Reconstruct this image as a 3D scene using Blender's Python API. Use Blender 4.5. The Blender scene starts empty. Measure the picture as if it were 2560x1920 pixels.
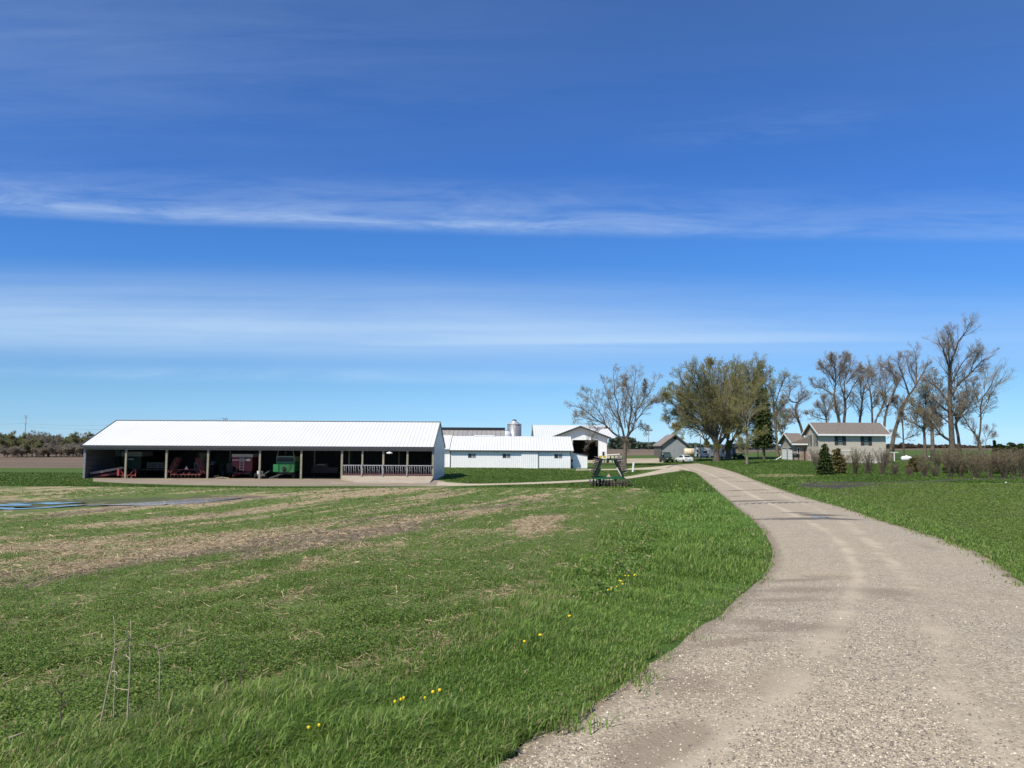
import bpy, math, random
import numpy as np
from mathutils import Vector, Matrix

R = math.radians
scene = bpy.context.scene
COL = scene.collection
rng = np.random.default_rng(11)
random.seed(5)

# ------------------------------------------------------------------ camera
FPX, CX, CY = 1923.0, 1280.0, 960.0          # focal length of the photograph in its own pixels
CAM = np.array([0.0, 0.0, 1.65])
PITCH = math.atan(155.0 / FPX)
ROLL = R(0.30)
Fv = np.array([0, math.cos(PITCH), math.sin(PITCH)])
R0 = np.array([1.0, 0, 0]); U0 = np.array([0, -math.sin(PITCH), math.cos(PITCH)])
Rv = R0 * math.cos(ROLL) + U0 * math.sin(ROLL)
Uv = U0 * math.cos(ROLL) - R0 * math.sin(ROLL)

def ray(px, py):
    return Fv + Rv * ((px - CX) / FPX) + Uv * ((CY - py) / FPX)

def P(px, py, Y):
    """point seen at a photograph pixel, at the distance Y ahead"""
    d = ray(px, py)
    return CAM + d * (Y / d[1])

cam_data = bpy.data.cameras.new("camera")
cam_data.sensor_fit = 'HORIZONTAL'; cam_data.sensor_width = 36.0
cam_data.lens = 36.0 * FPX / 2560.0
cam_data.clip_start = 0.1; cam_data.clip_end = 12000
cam = bpy.data.objects.new("camera", cam_data); COL.objects.link(cam)
m = Matrix(((Rv[0], Uv[0], -Fv[0], CAM[0]), (Rv[1], Uv[1], -Fv[1], CAM[1]), (Rv[2], Uv[2], -Fv[2], CAM[2]), (0, 0, 0, 1)))
cam.matrix_world = m
scene.camera = cam
scene.view_settings.view_transform = 'Standard'; scene.view_settings.look = 'None'
scene.view_settings.exposure = 0; scene.view_settings.gamma = 1
scene.render.engine = 'CYCLES'
scene.cycles.max_bounces = 6; scene.cycles.diffuse_bounces = 2; scene.cycles.transparent_max_bounces = 8
scene.cycles.use_adaptive_sampling = True

# ------------------------------------------------------------------ numpy noise
def _hash(ix, iy, s):
    h = (ix.astype(np.int64) * 374761393 + iy.astype(np.int64) * 668265263 + s * 974711) & 0xffffffff
    h = ((h ^ (h >> 13)) * 1274126177) & 0xffffffff
    return ((h ^ (h >> 16)) & 0xffff) / 65535.0

def vnoise(x, y, s=0):
    ix = np.floor(x); iy = np.floor(y); fx = x - ix; fy = y - iy
    fx = fx * fx * (3 - 2 * fx); fy = fy * fy * (3 - 2 * fy)
    a = _hash(ix, iy, s); b = _hash(ix + 1, iy, s); c = _hash(ix, iy + 1, s); d = _hash(ix + 1, iy + 1, s)
    return (a * (1 - fx) + b * fx) * (1 - fy) + (c * (1 - fx) + d * fx) * fy

def fbm(x, y, s=0, o=4):
    t = 0; a = 0.5; n = 0
    for i in range(o):
        t = t + a * vnoise(x, y, s + i * 17); n += a; a *= 0.55; x = x * 2.03 + 7.1; y = y * 2.03 + 3.7
    return t / n

def sstep(a, b, x):
    t = np.clip((x - a) / (b - a), 0, 1); return t * t * (3 - 2 * t)

# ------------------------------------------------------------------ terrain: heights read from the photograph, smoothed
CTRL_PX = [  # px, py, distance
    (1890, 1450, 12.9), (2225, 1450, 12.9), (2560, 1450, 12.9), (1890, 1300, 27), (2060, 1300, 27), (2200, 1300, 27),
    (1815, 1240, 52), (1930, 1240, 52), (1765, 1200, 80), (1880, 1200, 80), (1690, 1165, 130),
    (1300, 1900, 4.2), (300, 1900, 4.3), (700, 1700, 6.0), (0, 1600, 7.6), (1200, 1600, 6.6),
    (100, 1400, 14.5), (700, 1400, 13.5), (1300, 1400, 13.5), (1000, 1300, 27),
    (1520, 1216, 72), (1300, 1215, 72), (220, 1196, 86), (650, 1198, 86), (1085, 1200, 86), (240, 1190, 100), (1090, 1190, 100),
    (-400, 1185, 95),
    (1127, 1169, 115), (1427, 1171.5, 115), (1561, 1163, 130), (1709, 1156.5, 147), (1790, 1149, 160), (1690, 1144, 175),
    (1450, 1152, 160), (1300, 1150, 165), (1150, 1150, 150),
    (2213, 1158, 135), (2050, 1156.5, 135), (1985, 1149.5, 142), (2350, 1150, 150), (2600, 1155, 150),
    (2200, 1190, 78), (2500, 1196, 75), (2060, 1181, 84), (2400, 1262, 36), (2250, 1225, 52), (2900, 1262, 36), (2900, 1200, 75),
    (100, 1142, 320), (100, 1170, 150), (-600, 1142, 320), (700, 1140, 320), (1600, 1123, 500), (1300, 1128, 400), (2300, 1121, 300), (2700, 1122, 300),
    (1950, 1126, 350),
]
_pts = [P(*c) for c in CTRL_PX]
PUD_Z = -1.90      # the wet corner of the hay field lies level
for _px in (-250, -100, 50, 200, 350, 500, 640):
    for _py in (1242, 1252, 1262, 1274, 1286):
        _d = ray(_px, _py); _pts.append(CAM + _d * ((PUD_Z - CAM[2]) / _d[2]))
for a in range(0, 360, 45):
    _pts.append(np.array([2 * math.cos(R(a)), 2 * math.sin(R(a)), 0.0]))
for a in range(180, 361, 30):
    for rr, zz in ((12, 0.0), (50, -0.4), (200, -1.0)):
        _pts.append(np.array([rr * math.cos(R(a)), rr * math.sin(R(a)), zz]))
for a in range(0, 360, 20):
    for rr in (900, 3000, 8000):
        _pts.append(np.array([rr * math.cos(R(a)), rr * math.sin(R(a)), -1.2]))
_pts = np.array(_pts)

def _q(x, y):
    r = np.hypot(x, y)
    s = np.log(r + 10.0) - math.log(10.0)
    k = s / np.maximum(r, 1e-6)
    return np.stack([x * k, y * k], -1)

def _tps_fit():
    q = _q(_pts[:, 0], _pts[:, 1]); n = len(q)
    d = np.linalg.norm(q[:, None] - q[None], axis=-1)
    K = np.where(d > 0, d * d * np.log(d + 1e-12), 0) + np.eye(n) * 0.004
    A = np.zeros((n + 3, n + 3)); A[:n, :n] = K
    A[:n, n] = 1; A[:n, n + 1:] = q; A[n, :n] = 1; A[n + 1:, :n] = q.T
    b = np.zeros(n + 3); b[:n] = _pts[:, 2]
    return q, np.linalg.solve(A, b)
_TQ, _TW = _tps_fit()

def T(x, y):
    x = np.asarray(x, float); y = np.asarray(y, float); sh = x.shape
    q = _q(x.ravel(), y.ravel()); out = np.empty(len(q)); n = len(_TQ)
    for i in range(0, len(q), 20000):
        c = q[i:i + 20000]
        d2 = ((c[:, None] - _TQ[None]) ** 2).sum(-1)
        K = np.where(d2 > 0, 0.5 * d2 * np.log(d2 + 1e-20), 0)
        out[i:i + 20000] = K @ _TW[:n] + _TW[n] + c @ _TW[n + 1:]
    return out.reshape(sh)

_MY = np.exp(np.linspace(math.log(1.2), math.log(3000), 900))
def G(px, py):
    """ground point seen at a photograph pixel"""
    d = ray(px, py); t = _MY / d[1]
    p = CAM[None] + d[None] * t[:, None]
    h = p[:, 2] - T(p[:, 0], p[:, 1])
    k = np.nonzero(h < 0)[0]
    if len(k) == 0: return p[-1]
    k = max(k[0], 1); f = h[k - 1] / (h[k - 1] - h[k])
    return p[k - 1] * (1 - f) + p[k] * f

def ground(x, y):
    return np.array([x, y, float(T(np.array([x]), np.array([y]))[0])])

# ------------------------------------------------------------------ objects
def tag(o, label=None, cat=None, group=None, kind=None):
    if label: o['label'] = label
    if cat: o['category'] = cat
    if group: o['group'] = group
    if kind: o['kind'] = kind
    return o

def thing(name, label, cat, loc=(0, 0, 0), rotz=0.0, group=None, rot=None):
    o = bpy.data.objects.new(name, None); COL.objects.link(o)
    o.empty_display_size = 0.3
    o.location = tuple(float(v) for v in loc); o.rotation_euler = rot if rot else (0, 0, rotz)
    return tag(o, label, cat, group)

def npmesh(name, verts, faces, mat, parent=None, smooth=False, attrs=None):
    """verts (N,3); faces (M,k) array or list of such arrays"""
    me = bpy.data.meshes.new(name)
    verts = np.ascontiguousarray(verts, np.float32)
    if not isinstance(faces, list): faces = [faces]
    faces = [np.asarray(f, np.int32) for f in faces if len(f)]
    loops = np.concatenate([f.ravel() for f in faces]); tot = np.concatenate([np.full(len(f), f.shape[1], np.int32) for f in faces])
    start = np.concatenate([[0], np.cumsum(tot)[:-1]]).astype(np.int32)
    me.vertices.add(len(verts)); me.vertices.foreach_set('co', verts.ravel())
    me.loops.add(len(loops)); me.loops.foreach_set('vertex_index', loops)
    me.polygons.add(len(tot)); me.polygons.foreach_set('loop_start', start); me.polygons.foreach_set('loop_total', tot)
    if smooth: me.polygons.foreach_set('use_smooth', np.ones(len(tot), bool))
    me.update(calc_edges=True)
    for k, v in (attrs or {}).items():
        a = me.attributes.new(k, 'FLOAT_COLOR', 'POINT')
        v = np.asarray(v, np.float32)
        if v.shape[1] == 3: v = np.concatenate([v, np.ones((len(v), 1), np.float32)], 1)
        a.data.foreach_set('color', v.ravel())
    me.materials.append(mat)
    o = bpy.data.objects.new(name, me); COL.objects.link(o)
    if parent is not None: o.parent = parent
    return o

def copy_tree(o, parent=None):
    c = o.copy(); COL.objects.link(c)
    if parent is not None: c.parent = parent
    for ch in [x for x in o.children]: copy_tree(ch, c)
    return c

class MB:
    """collects simple solids into one mesh"""
    def __init__(s): s.v = []; s.f = []; s.sm = []
    def add(s, vs, fs, smooth=False):
        b = len(s.v); s.v += [tuple(float(c) for c in v) for v in vs]
        s.f += [tuple(b + i for i in f) for f in fs]; s.sm += [smooth] * len(fs); return s
    def box(s, x0, x1, y0, y1, z0, z1, M=None):
        vs = [(x, y, z) for z in (z0, z1) for y in (y0, y1) for x in (x0, x1)]
        if M is not None: vs = [tuple(M @ Vector(v)) for v in vs]
        return s.add(vs, [(0, 2, 3, 1), (4, 5, 7, 6), (0, 1, 5, 4), (2, 6, 7, 3), (0, 4, 6, 2), (1, 3, 7, 5)])
    def bar(s, a, b, w, h=None, up=(0, 0, 1)):
        a = Vector(a); b = Vector(b); d = (b - a).normalized(); h = w if h is None else h
        u = Vector(up)
        if abs(d.dot(u)) > .95: u = Vector((0, 1, 0))
        sx = d.cross(u).normalized(); sz = sx.cross(d).normalized()
        vs = []
        for p in (a, b):
            for i, j in ((-1, -1), (1, -1), (1, 1), (-1, 1)): vs.append(p + sx * (i * w / 2) + sz * (j * h / 2))
        return s.add(vs, [(3, 2, 1, 0), (4, 5, 6, 7), (0, 1, 5, 4), (1, 2, 6, 5), (2, 3, 7, 6), (3, 0, 4, 7)])
    def tube(s, pts, r, n=8, r1=None):
        pts = [Vector(p) for p in pts]; k = len(pts); b = len(s.v)
        for i, p in enumerate(pts):
            d = (pts[min(i + 1, k - 1)] - pts[max(i - 1, 0)]).normalized()
            u = Vector((0, 0, 1)) if abs(d.z) < .95 else Vector((0, 1, 0))
            sx = d.cross(u).normalized(); sz = sx.cross(d)
            rr = r if r1 is None else r + (r1 - r) * i / (k - 1)
            for j in range(n):
                t = 2 * math.pi * j / n; s.v.append(tuple(p + sx * rr * math.cos(t) + sz * rr * math.sin(t)))
        for i in range(k - 1):
            for j in range(n):
                s.f.append((b + i * n + j, b + i * n + (j + 1) % n, b + (i + 1) * n + (j + 1) % n, b + (i + 1) * n + j)); s.sm.append(True)
        s.f.append(tuple(b + j for j in range(n))[::-1]); s.f.append(tuple(b + (k - 1) * n + j for j in range(n))); s.sm += [False, False]
        return s
    def lathe(s, prof, M=None, n=24):
        """prof: (radius, height) pairs turned about z"""
        b = len(s.v)
        for r, z in prof:
            for j in range(n):
                t = 2 * math.pi * j / n; v = Vector((r * math.cos(t), r * math.sin(t), z))
                s.v.append(tuple(M @ v) if M is not None else tuple(v))
        for i in range(len(prof) - 1):
            for j in range(n):
                s.f.append((b + i * n + j, b + i * n + (j + 1) % n, b + (i + 1) * n + (j + 1) % n, b + (i + 1) * n + j)); s.sm.append(True)
        s.f.append(tuple(b + j for j in range(n))[::-1]); s.f.append(tuple(b + (len(prof) - 1) * n + j for j in range(n))); s.sm += [False, False]
        return s
    def prism(s, poly, a, b, axis='y'):
        """polygon in the plane across the axis, pushed from a to b.  y: (x,z)  x: (y,z)  z: (x,y)"""
        f = {'y': lambda p, t: (p[0], t, p[1]), 'x': lambda p, t: (t, p[0], p[1]), 'z': lambda p, t: (p[0], p[1], t)}[axis]
        n = len(poly); vs = [f(p, a) for p in poly] + [f(p, b) for p in poly]
        fs = [tuple(range(n)), tuple(range(2 * n - 1, n - 1, -1))] + [(i, n + i, n + (i + 1) % n, (i + 1) % n) for i in range(n)]
        return s.add(vs, fs)
    def build(s, name, mat, parent=None, bevel=0.0):
        me = bpy.data.meshes.new(name); me.from_pydata(s.v, [], s.f)
        import bmesh
        bm = bmesh.new(); bm.from_mesh(me); bmesh.ops.recalc_face_normals(bm, faces=bm.faces[:])
        bm.to_mesh(me); bm.free()
        me.polygons.foreach_set('use_smooth', np.array(s.sm, bool)); me.update()
        me.materials.append(mat)
        o = bpy.data.objects.new(name, me); COL.objects.link(o)
        if parent is not None: o.parent = parent
        if bevel:
            bv = o.modifiers.new('bevel', 'BEVEL'); bv.width = bevel; bv.segments = 2; bv.limit_method = 'ANGLE'
        return o

# ------------------------------------------------------------------ materials
def nodes_of(name):
    mt = bpy.data.materials.new(name); mt.use_nodes = True
    nt = mt.node_tree; nt.nodes.clear()
    out = nt.nodes.new('ShaderNodeOutputMaterial')
    return mt, nt, out

class NT:
    """short-hand for wiring nodes"""
    def __init__(s, nt): s.nt = nt
    def n(s, t, **kw):
        nd = s.nt.nodes.new(t)
        for k, v in kw.items(): setattr(nd, k, v)
        return nd
    def put(s, sock, v):
        if isinstance(v, bpy.types.NodeSocket): s.nt.links.new(v, sock)
        elif isinstance(v, (tuple, list)) and len(v) == 3 and sock.type == 'RGBA': sock.default_value = (*v, 1)
        else: sock.default_value = v
    def math(s, op, a, b=0.0, c=None, clamp=False):
        nd = s.n('ShaderNodeMath', operation=op, use_clamp=clamp); s.put(nd.inputs[0], a); s.put(nd.inputs[1], b)
        if c is not None: s.put(nd.inputs[2], c)
        return nd.outputs[0]
    def mix(s, f, a, b, blend='MIX'):
        nd = s.n('ShaderNodeMix', data_type='RGBA', blend_type=blend); s.put(nd.inputs[0], f); s.put(nd.inputs[6], a); s.put(nd.inputs[7], b)
        return nd.outputs[2]
    def noise(s, vec, scale, detail=3.0, rough=.55, dist=0.0):
        nd = s.n('ShaderNodeTexNoise'); s.put(nd.inputs['Vector'], vec)
        nd.inputs['Scale'].default_value = scale; nd.inputs['Detail'].default_value = detail
        nd.inputs['Roughness'].default_value = rough; nd.inputs['Distortion'].default_value = dist
        return nd.outputs['Fac']
    def maprange(s, v, a, b, c=0.0, d=1.0, smooth=False):
        nd = s.n('ShaderNodeMapRange'); nd.clamp = True
        if smooth: nd.interpolation_type = 'SMOOTHSTEP'
        s.put(nd.inputs[0], v)
        for i, x in zip((1, 2, 3, 4), (a, b, c, d)): s.put(nd.inputs[i], x)
        return nd.outputs[0]
    def sep(s, v):
        nd = s.n('ShaderNodeSeparateXYZ'); s.put(nd.inputs[0], v); return nd.outputs
    def comb(s, x, y, z):
        nd = s.n('ShaderNodeCombineXYZ')
        for i, v in enumerate((x, y, z)): s.put(nd.inputs[i], v)
        return nd.outputs[0]
    def obj(s): return s.n('ShaderNodeTexCoord').outputs['Object']
    def pos(s): return s.n('ShaderNodeNewGeometry').outputs['Position']
    def scale(s, v, x, y, z):
        nd = s.n('ShaderNodeVectorMath', operation='MULTIPLY'); s.put(nd.inputs[0], v); nd.inputs[1].default_value = (x, y, z); return nd.outputs[0]
    def bump(s, h, strength=.3, dist=.02):
        nd = s.n('ShaderNodeBump'); s.put(nd.inputs['Height'], h); nd.inputs['Strength'].default_value = strength; nd.inputs['Distance'].default_value = dist
        return nd.outputs[0]
    def bsdf(s, out, color, rough=.6, metallic=0.0, normal=None, spec=None):
        b = s.n('ShaderNodeBsdfPrincipled'); s.put(b.inputs['Base Color'], color); s.put(b.inputs['Roughness'], rough); s.put(b.inputs['Metallic'], metallic)
        if normal is not None: s.nt.links.new(normal, b.inputs['Normal'])
        if spec is not None: b.inputs['Specular IOR Level'].default_value = spec
        s.nt.links.new(b.outputs[0], out.inputs[0]); return b

MATS = {}
def mk(name, rgb, rough=.6, var=.12, scale=3.0, metallic=0.0, ribs=None, bump=.0, grime=None, spec=None, streak=None, two=None):
    """two-tone weathered surface. ribs=(axis, spacing, darkness) corrugates and paints rib shade as dark lines; grime=(rgb, amount); streak: vertical dirt runs"""
    if name in MATS: return MATS[name]
    mt, nt, out = nodes_of(name); g = NT(nt); co = g.obj()
    nz = g.noise(co, scale, 4); c0 = tuple(max(0, x * (1 - var)) for x in rgb); c1 = tuple(min(1, x * (1 + var)) for x in rgb)
    if two: c1 = two
    c = g.mix(g.maprange(nz, .3, .7), c0, c1)
    if grime:
        gz = g.noise(g.scale(co, 1, 1, .35), scale * .6, 5, .65)
        c = g.mix(g.math('MULTIPLY', g.maprange(gz, .5, .75), grime[1]), c, grime[0])
    if streak:
        sz = g.noise(g.scale(co, 6, 6, .25), 1.0, 3)
        c = g.mix(g.math('MULTIPLY', g.maprange(sz, .45, .8), streak[1]), c, streak[0])
    nrm = None; h = None
    if ribs:
        ax, sp, dp = ribs
        x = g.sep(co)[{'x': 0, 'y': 1, 'z': 2}[ax]]
        w = g.math('SINE', g.math('MULTIPLY', x, 2 * math.pi / sp))
        dark = g.maprange(w, .55, .98, 0, dp)
        c = g.mix(dark, c, tuple(v * .45 for v in rgb))  # shade along the ribs put into the colour, beside the bump
        h = g.math('MULTIPLY', g.maprange(w, .2, .9), .02)
    if bump:
        hb = g.math('MULTIPLY', g.noise(co, scale * 8, 3), bump)
        h = g.math('ADD', h, hb) if h is not None else hb
    if h is not None: nrm = g.bump(h, .6, 1.0)
    g.bsdf(out, c, rough, metallic, nrm, spec)
    MATS[name] = mt; return mt
# ------------------------------------------------------------------ sky, sun
SUN_EL, SUN_AZ = R(50), R(216)                   # azimuth clockwise from +Y: behind the camera's left shoulder
sd = Vector((math.sin(SUN_AZ) * math.cos(SUN_EL), math.cos(SUN_AZ) * math.cos(SUN_EL), math.sin(SUN_EL)))
sl = bpy.data.lights.new("sun", 'SUN'); sl.energy = 5.0; sl.angle = R(.53); sl.color = (1.0, .93, .80)
sun = bpy.data.objects.new("sun", sl); COL.objects.link(sun)
sun.rotation_euler = (-sd).to_track_quat('-Z', 'Y').to_euler(); sun.location = (-40, -30, 60)

w = bpy.data.worlds.new("World"); scene.world = w; w.use_nodes = True
nt = w.node_tree; nt.nodes.clear(); g = NT(nt)
wout = g.n('ShaderNodeOutputWorld'); bg = g.n('ShaderNodeBackground'); bg.inputs[1].default_value = 0.1
sky = g.n('ShaderNodeTexSky', sky_type='NISHITA'); sky.sun_disc = False
sky.sun_elevation = SUN_EL; sky.sun_rotation = SUN_AZ; sky.air_density = 1.0; sky.dust_density = .4; sky.ozone_density = 2.0; sky.altitude = 300
d = g.n('ShaderNodeTexCoord').outputs['Generated']
dx, dy, dz = g.sep(d)
ay = g.math('MAXIMUM', g.math('ABSOLUTE', dy), .08)
wv = g.math('DIVIDE', dz, ay)                    # height of the direction above the horizon
av = g.math('DIVIDE', dx, ay)
el = g.math('MAXIMUM', dz, 0.0)
# deepen the blue overhead, keep the pale band low down
ramp = g.n('ShaderNodeValToRGB'); g.put(ramp.inputs[0], wv)
cr = ramp.color_ramp
stops = [(0.0, (.69, 1.10, 1.86)), (.011, (.676, 1.09, 1.82)), (.034, (.56, .94, 1.58)), (.073, (.53, .87, 1.32)), (.115, (.48, .80, 1.26)), (.2, (.41, .80, 1.33)), (.253, (.385, .82, 1.42)), (.356, (.37, .78, 1.44)), (.44, (.38, .79, 1.43)), (.59, (.50, .86, 1.40)), (1.0, (.58, .88, 1.20))]
while len(cr.elements) < len(stops): cr.elements.new(.5)
for e, (p, c) in zip(cr.elements, stops): e.position = p; e.color = (*c, 1)
base = g.mix(1.0, sky.outputs[0], ramp.outputs[0], 'MULTIPLY')
# cirrus: long streaks lying across the view, drawn on the sky itself
cv = g.comb(g.math('MULTIPLY', av, 1.0), g.math('MULTIPLY', wv, 9.0), 0.0)
n1 = g.noise(g.scale(cv, 1.1, 1.2, 1), 1.7, 8, .66, .6)
n2 = g.noise(g.scale(cv, 2.2, 1.8, 1), 2.4, 9, .68, .5)
n3 = g.noise(g.scale(cv, .6, 2.6, 1), 1.3, 7, .62, .25)
wob = g.math('MULTIPLY', g.math('SUBTRACT', g.noise(g.comb(av, 0.0, 0.0), 1.3, 2), .5), .012)
def band(centre, slope, below, above, curve=0.0):
    c = g.math('ADD', g.math('MULTIPLY', av, slope), centre)
    if curve: c = g.math('ADD', c, g.math('MULTIPLY', g.math('MULTIPLY', av, av), curve))
    t = g.math('ADD', g.math('SUBTRACT', wv, c), wob)
    lo = g.maprange(t, -below, 0.0, 0, 1, True); hi = g.maprange(t, 0.0, above, 1, 0, True)
    return g.math('MULTIPLY', lo, hi)
left_fade = g.maprange(av, -.1, .55, 1, .55, True)
core = g.math('MULTIPLY', band(.292, -.025, .010, .012, .018), g.math('MULTIPLY', g.maprange(n2, .3, .7, .25, 1.0), g.maprange(av, -.05, .3, 1, 0, True)))
veil = g.math('MULTIPLY', g.math('MULTIPLY', band(.288, -.02, .014, .085, .018), g.maprange(n2, .35, .7, .12, 1.0)), left_fade)
low = g.math('MULTIPLY', band(.150, -.012, .065, .095), g.math('MULTIPLY', g.maprange(g.math('ADD', g.math('MULTIPLY', n3, .6), g.math('MULTIPLY', n1, .4)), .3, .66, .38, 1.0), g.maprange(av, -.2, .65, 1, .38, True)))
thread = g.math('MULTIPLY', band(.135, .012, .006, .016), g.math('MULTIPLY', g.maprange(av, -.3, .05, 0, .5, True), g.maprange(av, .3, .62, 1, .25, True)))
low2 = g.math('MULTIPLY', band(.088, -.004, .012, .018), g.math('MULTIPLY', g.maprange(n1, .35, .65, 0, .45), g.maprange(av, -.1, .4, 1, .25, True)))
haze = g.math('MULTIPLY', g.math('MULTIPLY', g.maprange(wv, .3, .5, 0, 1, True), g.maprange(av, -.75, .25, .34, .05, True)), g.maprange(n1, .3, .7, .15, 1.0))
wisp = g.math('MULTIPLY', g.math('MULTIPLY', band(.385, .12, .035, .05), g.maprange(n2, .4, .8, 0, .12)), g.math('MULTIPLY', g.maprange(av, .1, .3, 0, 1, True), g.maprange(av, .38, .6, 1, 0, True)))
tot = g.math('MULTIPLY', core, .30)
for x, k in ((veil, .42), (low, .74), (thread, .50), (low2, .7), (haze, .5), (wisp, 1.0)):
    tot = g.math('ADD', tot, g.math('MULTIPLY', x, k))
tot = g.math('MINIMUM', tot, .85)
ccol = g.mix(g.maprange(wv, .08, .35, 0, 1), (6.4, 8.4, 10.0), (5.0, 6.5, 9.2))
final = g.mix(tot, base, ccol)
nt.links.new(final, bg.inputs[0]); nt.links.new(bg.outputs[0], wout.inputs[0])

# ------------------------------------------------------------------ zones of the ground
def px_line(pts): return [G(x, y)[:2] for x, y in pts]

ROAD_L = [(-40, -14), (-14, -3.5), (-5, 1.2), (-1.9, 2.9)] + [tuple(p) for p in px_line([(1190, 1920), (1290, 1850), (1400, 1790), (1560, 1685), (1700, 1590), (1790, 1530), (1860, 1475), (1910, 1430), (1928, 1385), (1920, 1350), (1895, 1312), (1850, 1275), (1815, 1245), (1785, 1220), (1758, 1197), (1738, 1182), (1715, 1176), (1660, 1163)])]
ROAD_R = [(40, -14), (30, -4), (20, 1.5), (12.5, 5.0)] + [(9.0, 7.4), (8.0, 9.2), (7.95, 11.0)] + [tuple(p) for p in px_line([(2560, 1450), (2500, 1408), (2440, 1376), (2370, 1350), (2290, 1325), (2200, 1298), (2110, 1268), (2000, 1238), (1920, 1211), (1865, 1190), (1810, 1172), (1770, 1163), (1745, 1158)])]

def resample(pts, n):
    p = np.array(pts, float); s = np.concatenate([[0], np.cumsum(np.linalg.norm(np.diff(p, axis=0), axis=1))])
    # Catmull-Rom through the points
    t = np.linspace(0, len(p) - 1, n); i = np.clip(t.astype(int), 0, len(p) - 2); f = (t - i)[:, None]
    g0 = p[np.maximum(i - 1, 0)]; g1 = p[i]; g2 = p[i + 1]; g3 = p[np.minimum(i + 2, len(p) - 1)]
    return .5 * ((2 * g1) + (-g0 + g2) * f + (2 * g0 - 5 * g1 + 4 * g2 - g3) * f ** 2 + (-g0 + 3 * g1 - 3 * g2 + g3) * f ** 3)

NR = 420
rl = resample(ROAD_L, NR); rr_ = resample(ROAD_R, NR)
ROAD_POLY = np.concatenate([rl, rr_[::-1]])

def inside(poly, x, y):
    poly = np.asarray(poly); c = np.zeros(x.shape, bool); j = len(poly) - 1
    lo = poly.min(0); hi = poly.max(0)
    m = (x >= lo[0]) & (x <= hi[0]) & (y >= lo[1]) & (y <= hi[1])
    xs = x[m]; ys = y[m]; cc = np.zeros(xs.shape, bool)
    for i in range(len(poly)):
        xi, yi = poly[i]; xj, yj = poly[j]
        if yi != yj: cc ^= ((yi > ys) != (yj > ys)) & (xs < (xj - xi) * (ys - yi) / (yj - yi) + xi)
        j = i
    c[m] = cc; return c

def sdf(poly, x, y, reach=4.0):
    """signed distance (positive inside), exact only within reach"""
    poly = np.asarray(poly); ins = inside(poly, x, y)
    lo = poly.min(0) - reach; hi = poly.max(0) + reach
    m = (x > lo[0]) & (x < hi[0]) & (y > lo[1]) & (y < hi[1])
    d = np.full(x.shape, float(reach)); xs = x[m]; ys = y[m]; dd = np.full(xs.shape, 1e9)
    for i in range(len(poly)):
        a = poly[i - 1]; b = poly[i]; e = b - a; L = max(e @ e, 1e-9)
        t = np.clip(((xs - a[0]) * e[0] + (ys - a[1]) * e[1]) / L, 0, 1)
        dd = np.minimum(dd, np.hypot(xs - a[0] - t * e[0], ys - a[1] - t * e[1]))
    d[m] = np.minimum(dd, reach)
    return np.where(ins, d, -d)

CROP = np.array([(-1.9, 3.4), (-2.2, 3.9)] + px_line([(560, 1840), (700, 1790), (1000, 1690), (1300, 1560), (1500, 1440), (1590, 1345), (1625, 1280), (1640, 1245), (1625, 1222), (1560, 1220), (1300, 1219), (1000, 1219), (600, 1220), (300, 1217), (-300, 1214), (-1500, 1214)]) + [(-110, 40), (-60, 12), (-14, 2.5), (-6, 2.6)])
SEED = np.array(px_line([(2760, 1500), (2560, 1412), (2440, 1345), (2300, 1300), (2150, 1256), (2020, 1222), (1985, 1212), (2040, 1207), (2200, 1206), (2400, 1209), (2560, 1207), (3400, 1207)]) + [(80, 20), (40, 12)])
MUD1 = np.array(px_line([(1935, 1207), (2050, 1210), (2200, 1210), (2330, 1206), (2420, 1200), (2560, 1196), (2560, 1193), (2400, 1197), (2290, 1203), (2180, 1206), (2060, 1204.5), (1960, 1205), (1935, 1206)]))
MUD1b = np.array(px_line([(1950, 1208), (2080, 1212), (2220, 1212), (2100, 1222), (2010, 1219)]))
MUD2 = np.array(px_line([(-200, 1248), (200, 1243), (420, 1238), (620, 1233), (780, 1236), (700, 1246), (560, 1254), (420, 1262), (250, 1272), (60, 1285), (-300, 1292)]))
STRAW = np.array(px_line([(1880, 1187), (1950, 1184.5), (2030, 1188), (2040, 1191), (1960, 1193), (1890, 1192)]))
VERGE_L = np.array([tuple(p) for p in CROP[2:10]] + [tuple(p) for p in px_line([(1700, 1182), (1738, 1184)])] + [tuple(p) for p in rl[::-1] if p[1] < 95 and p[0] > -14] + [(-14, 2.0)])

# ground sheet: rings around the photographer, finest where the photograph looks
th = np.concatenate([np.linspace(-180, -46, 40, endpoint=False), np.linspace(-46, 46, 660, endpoint=False), np.linspace(46, 180, 40, endpoint=False)])
rad = np.concatenate([np.linspace(.3, 2.4, 6), np.exp(np.linspace(math.log(2.8), math.log(600), 420)), np.exp(np.linspace(math.log(640), math.log(9000), 22))])
NT_, NRD = len(th), len(rad)
TH, RD = np.meshgrid(np.radians(th), rad, indexing='ij')
gx = (np.sin(TH) * RD).ravel(); gy = (np.cos(TH) * RD).ravel()
gz = T(gx, gy)

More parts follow.
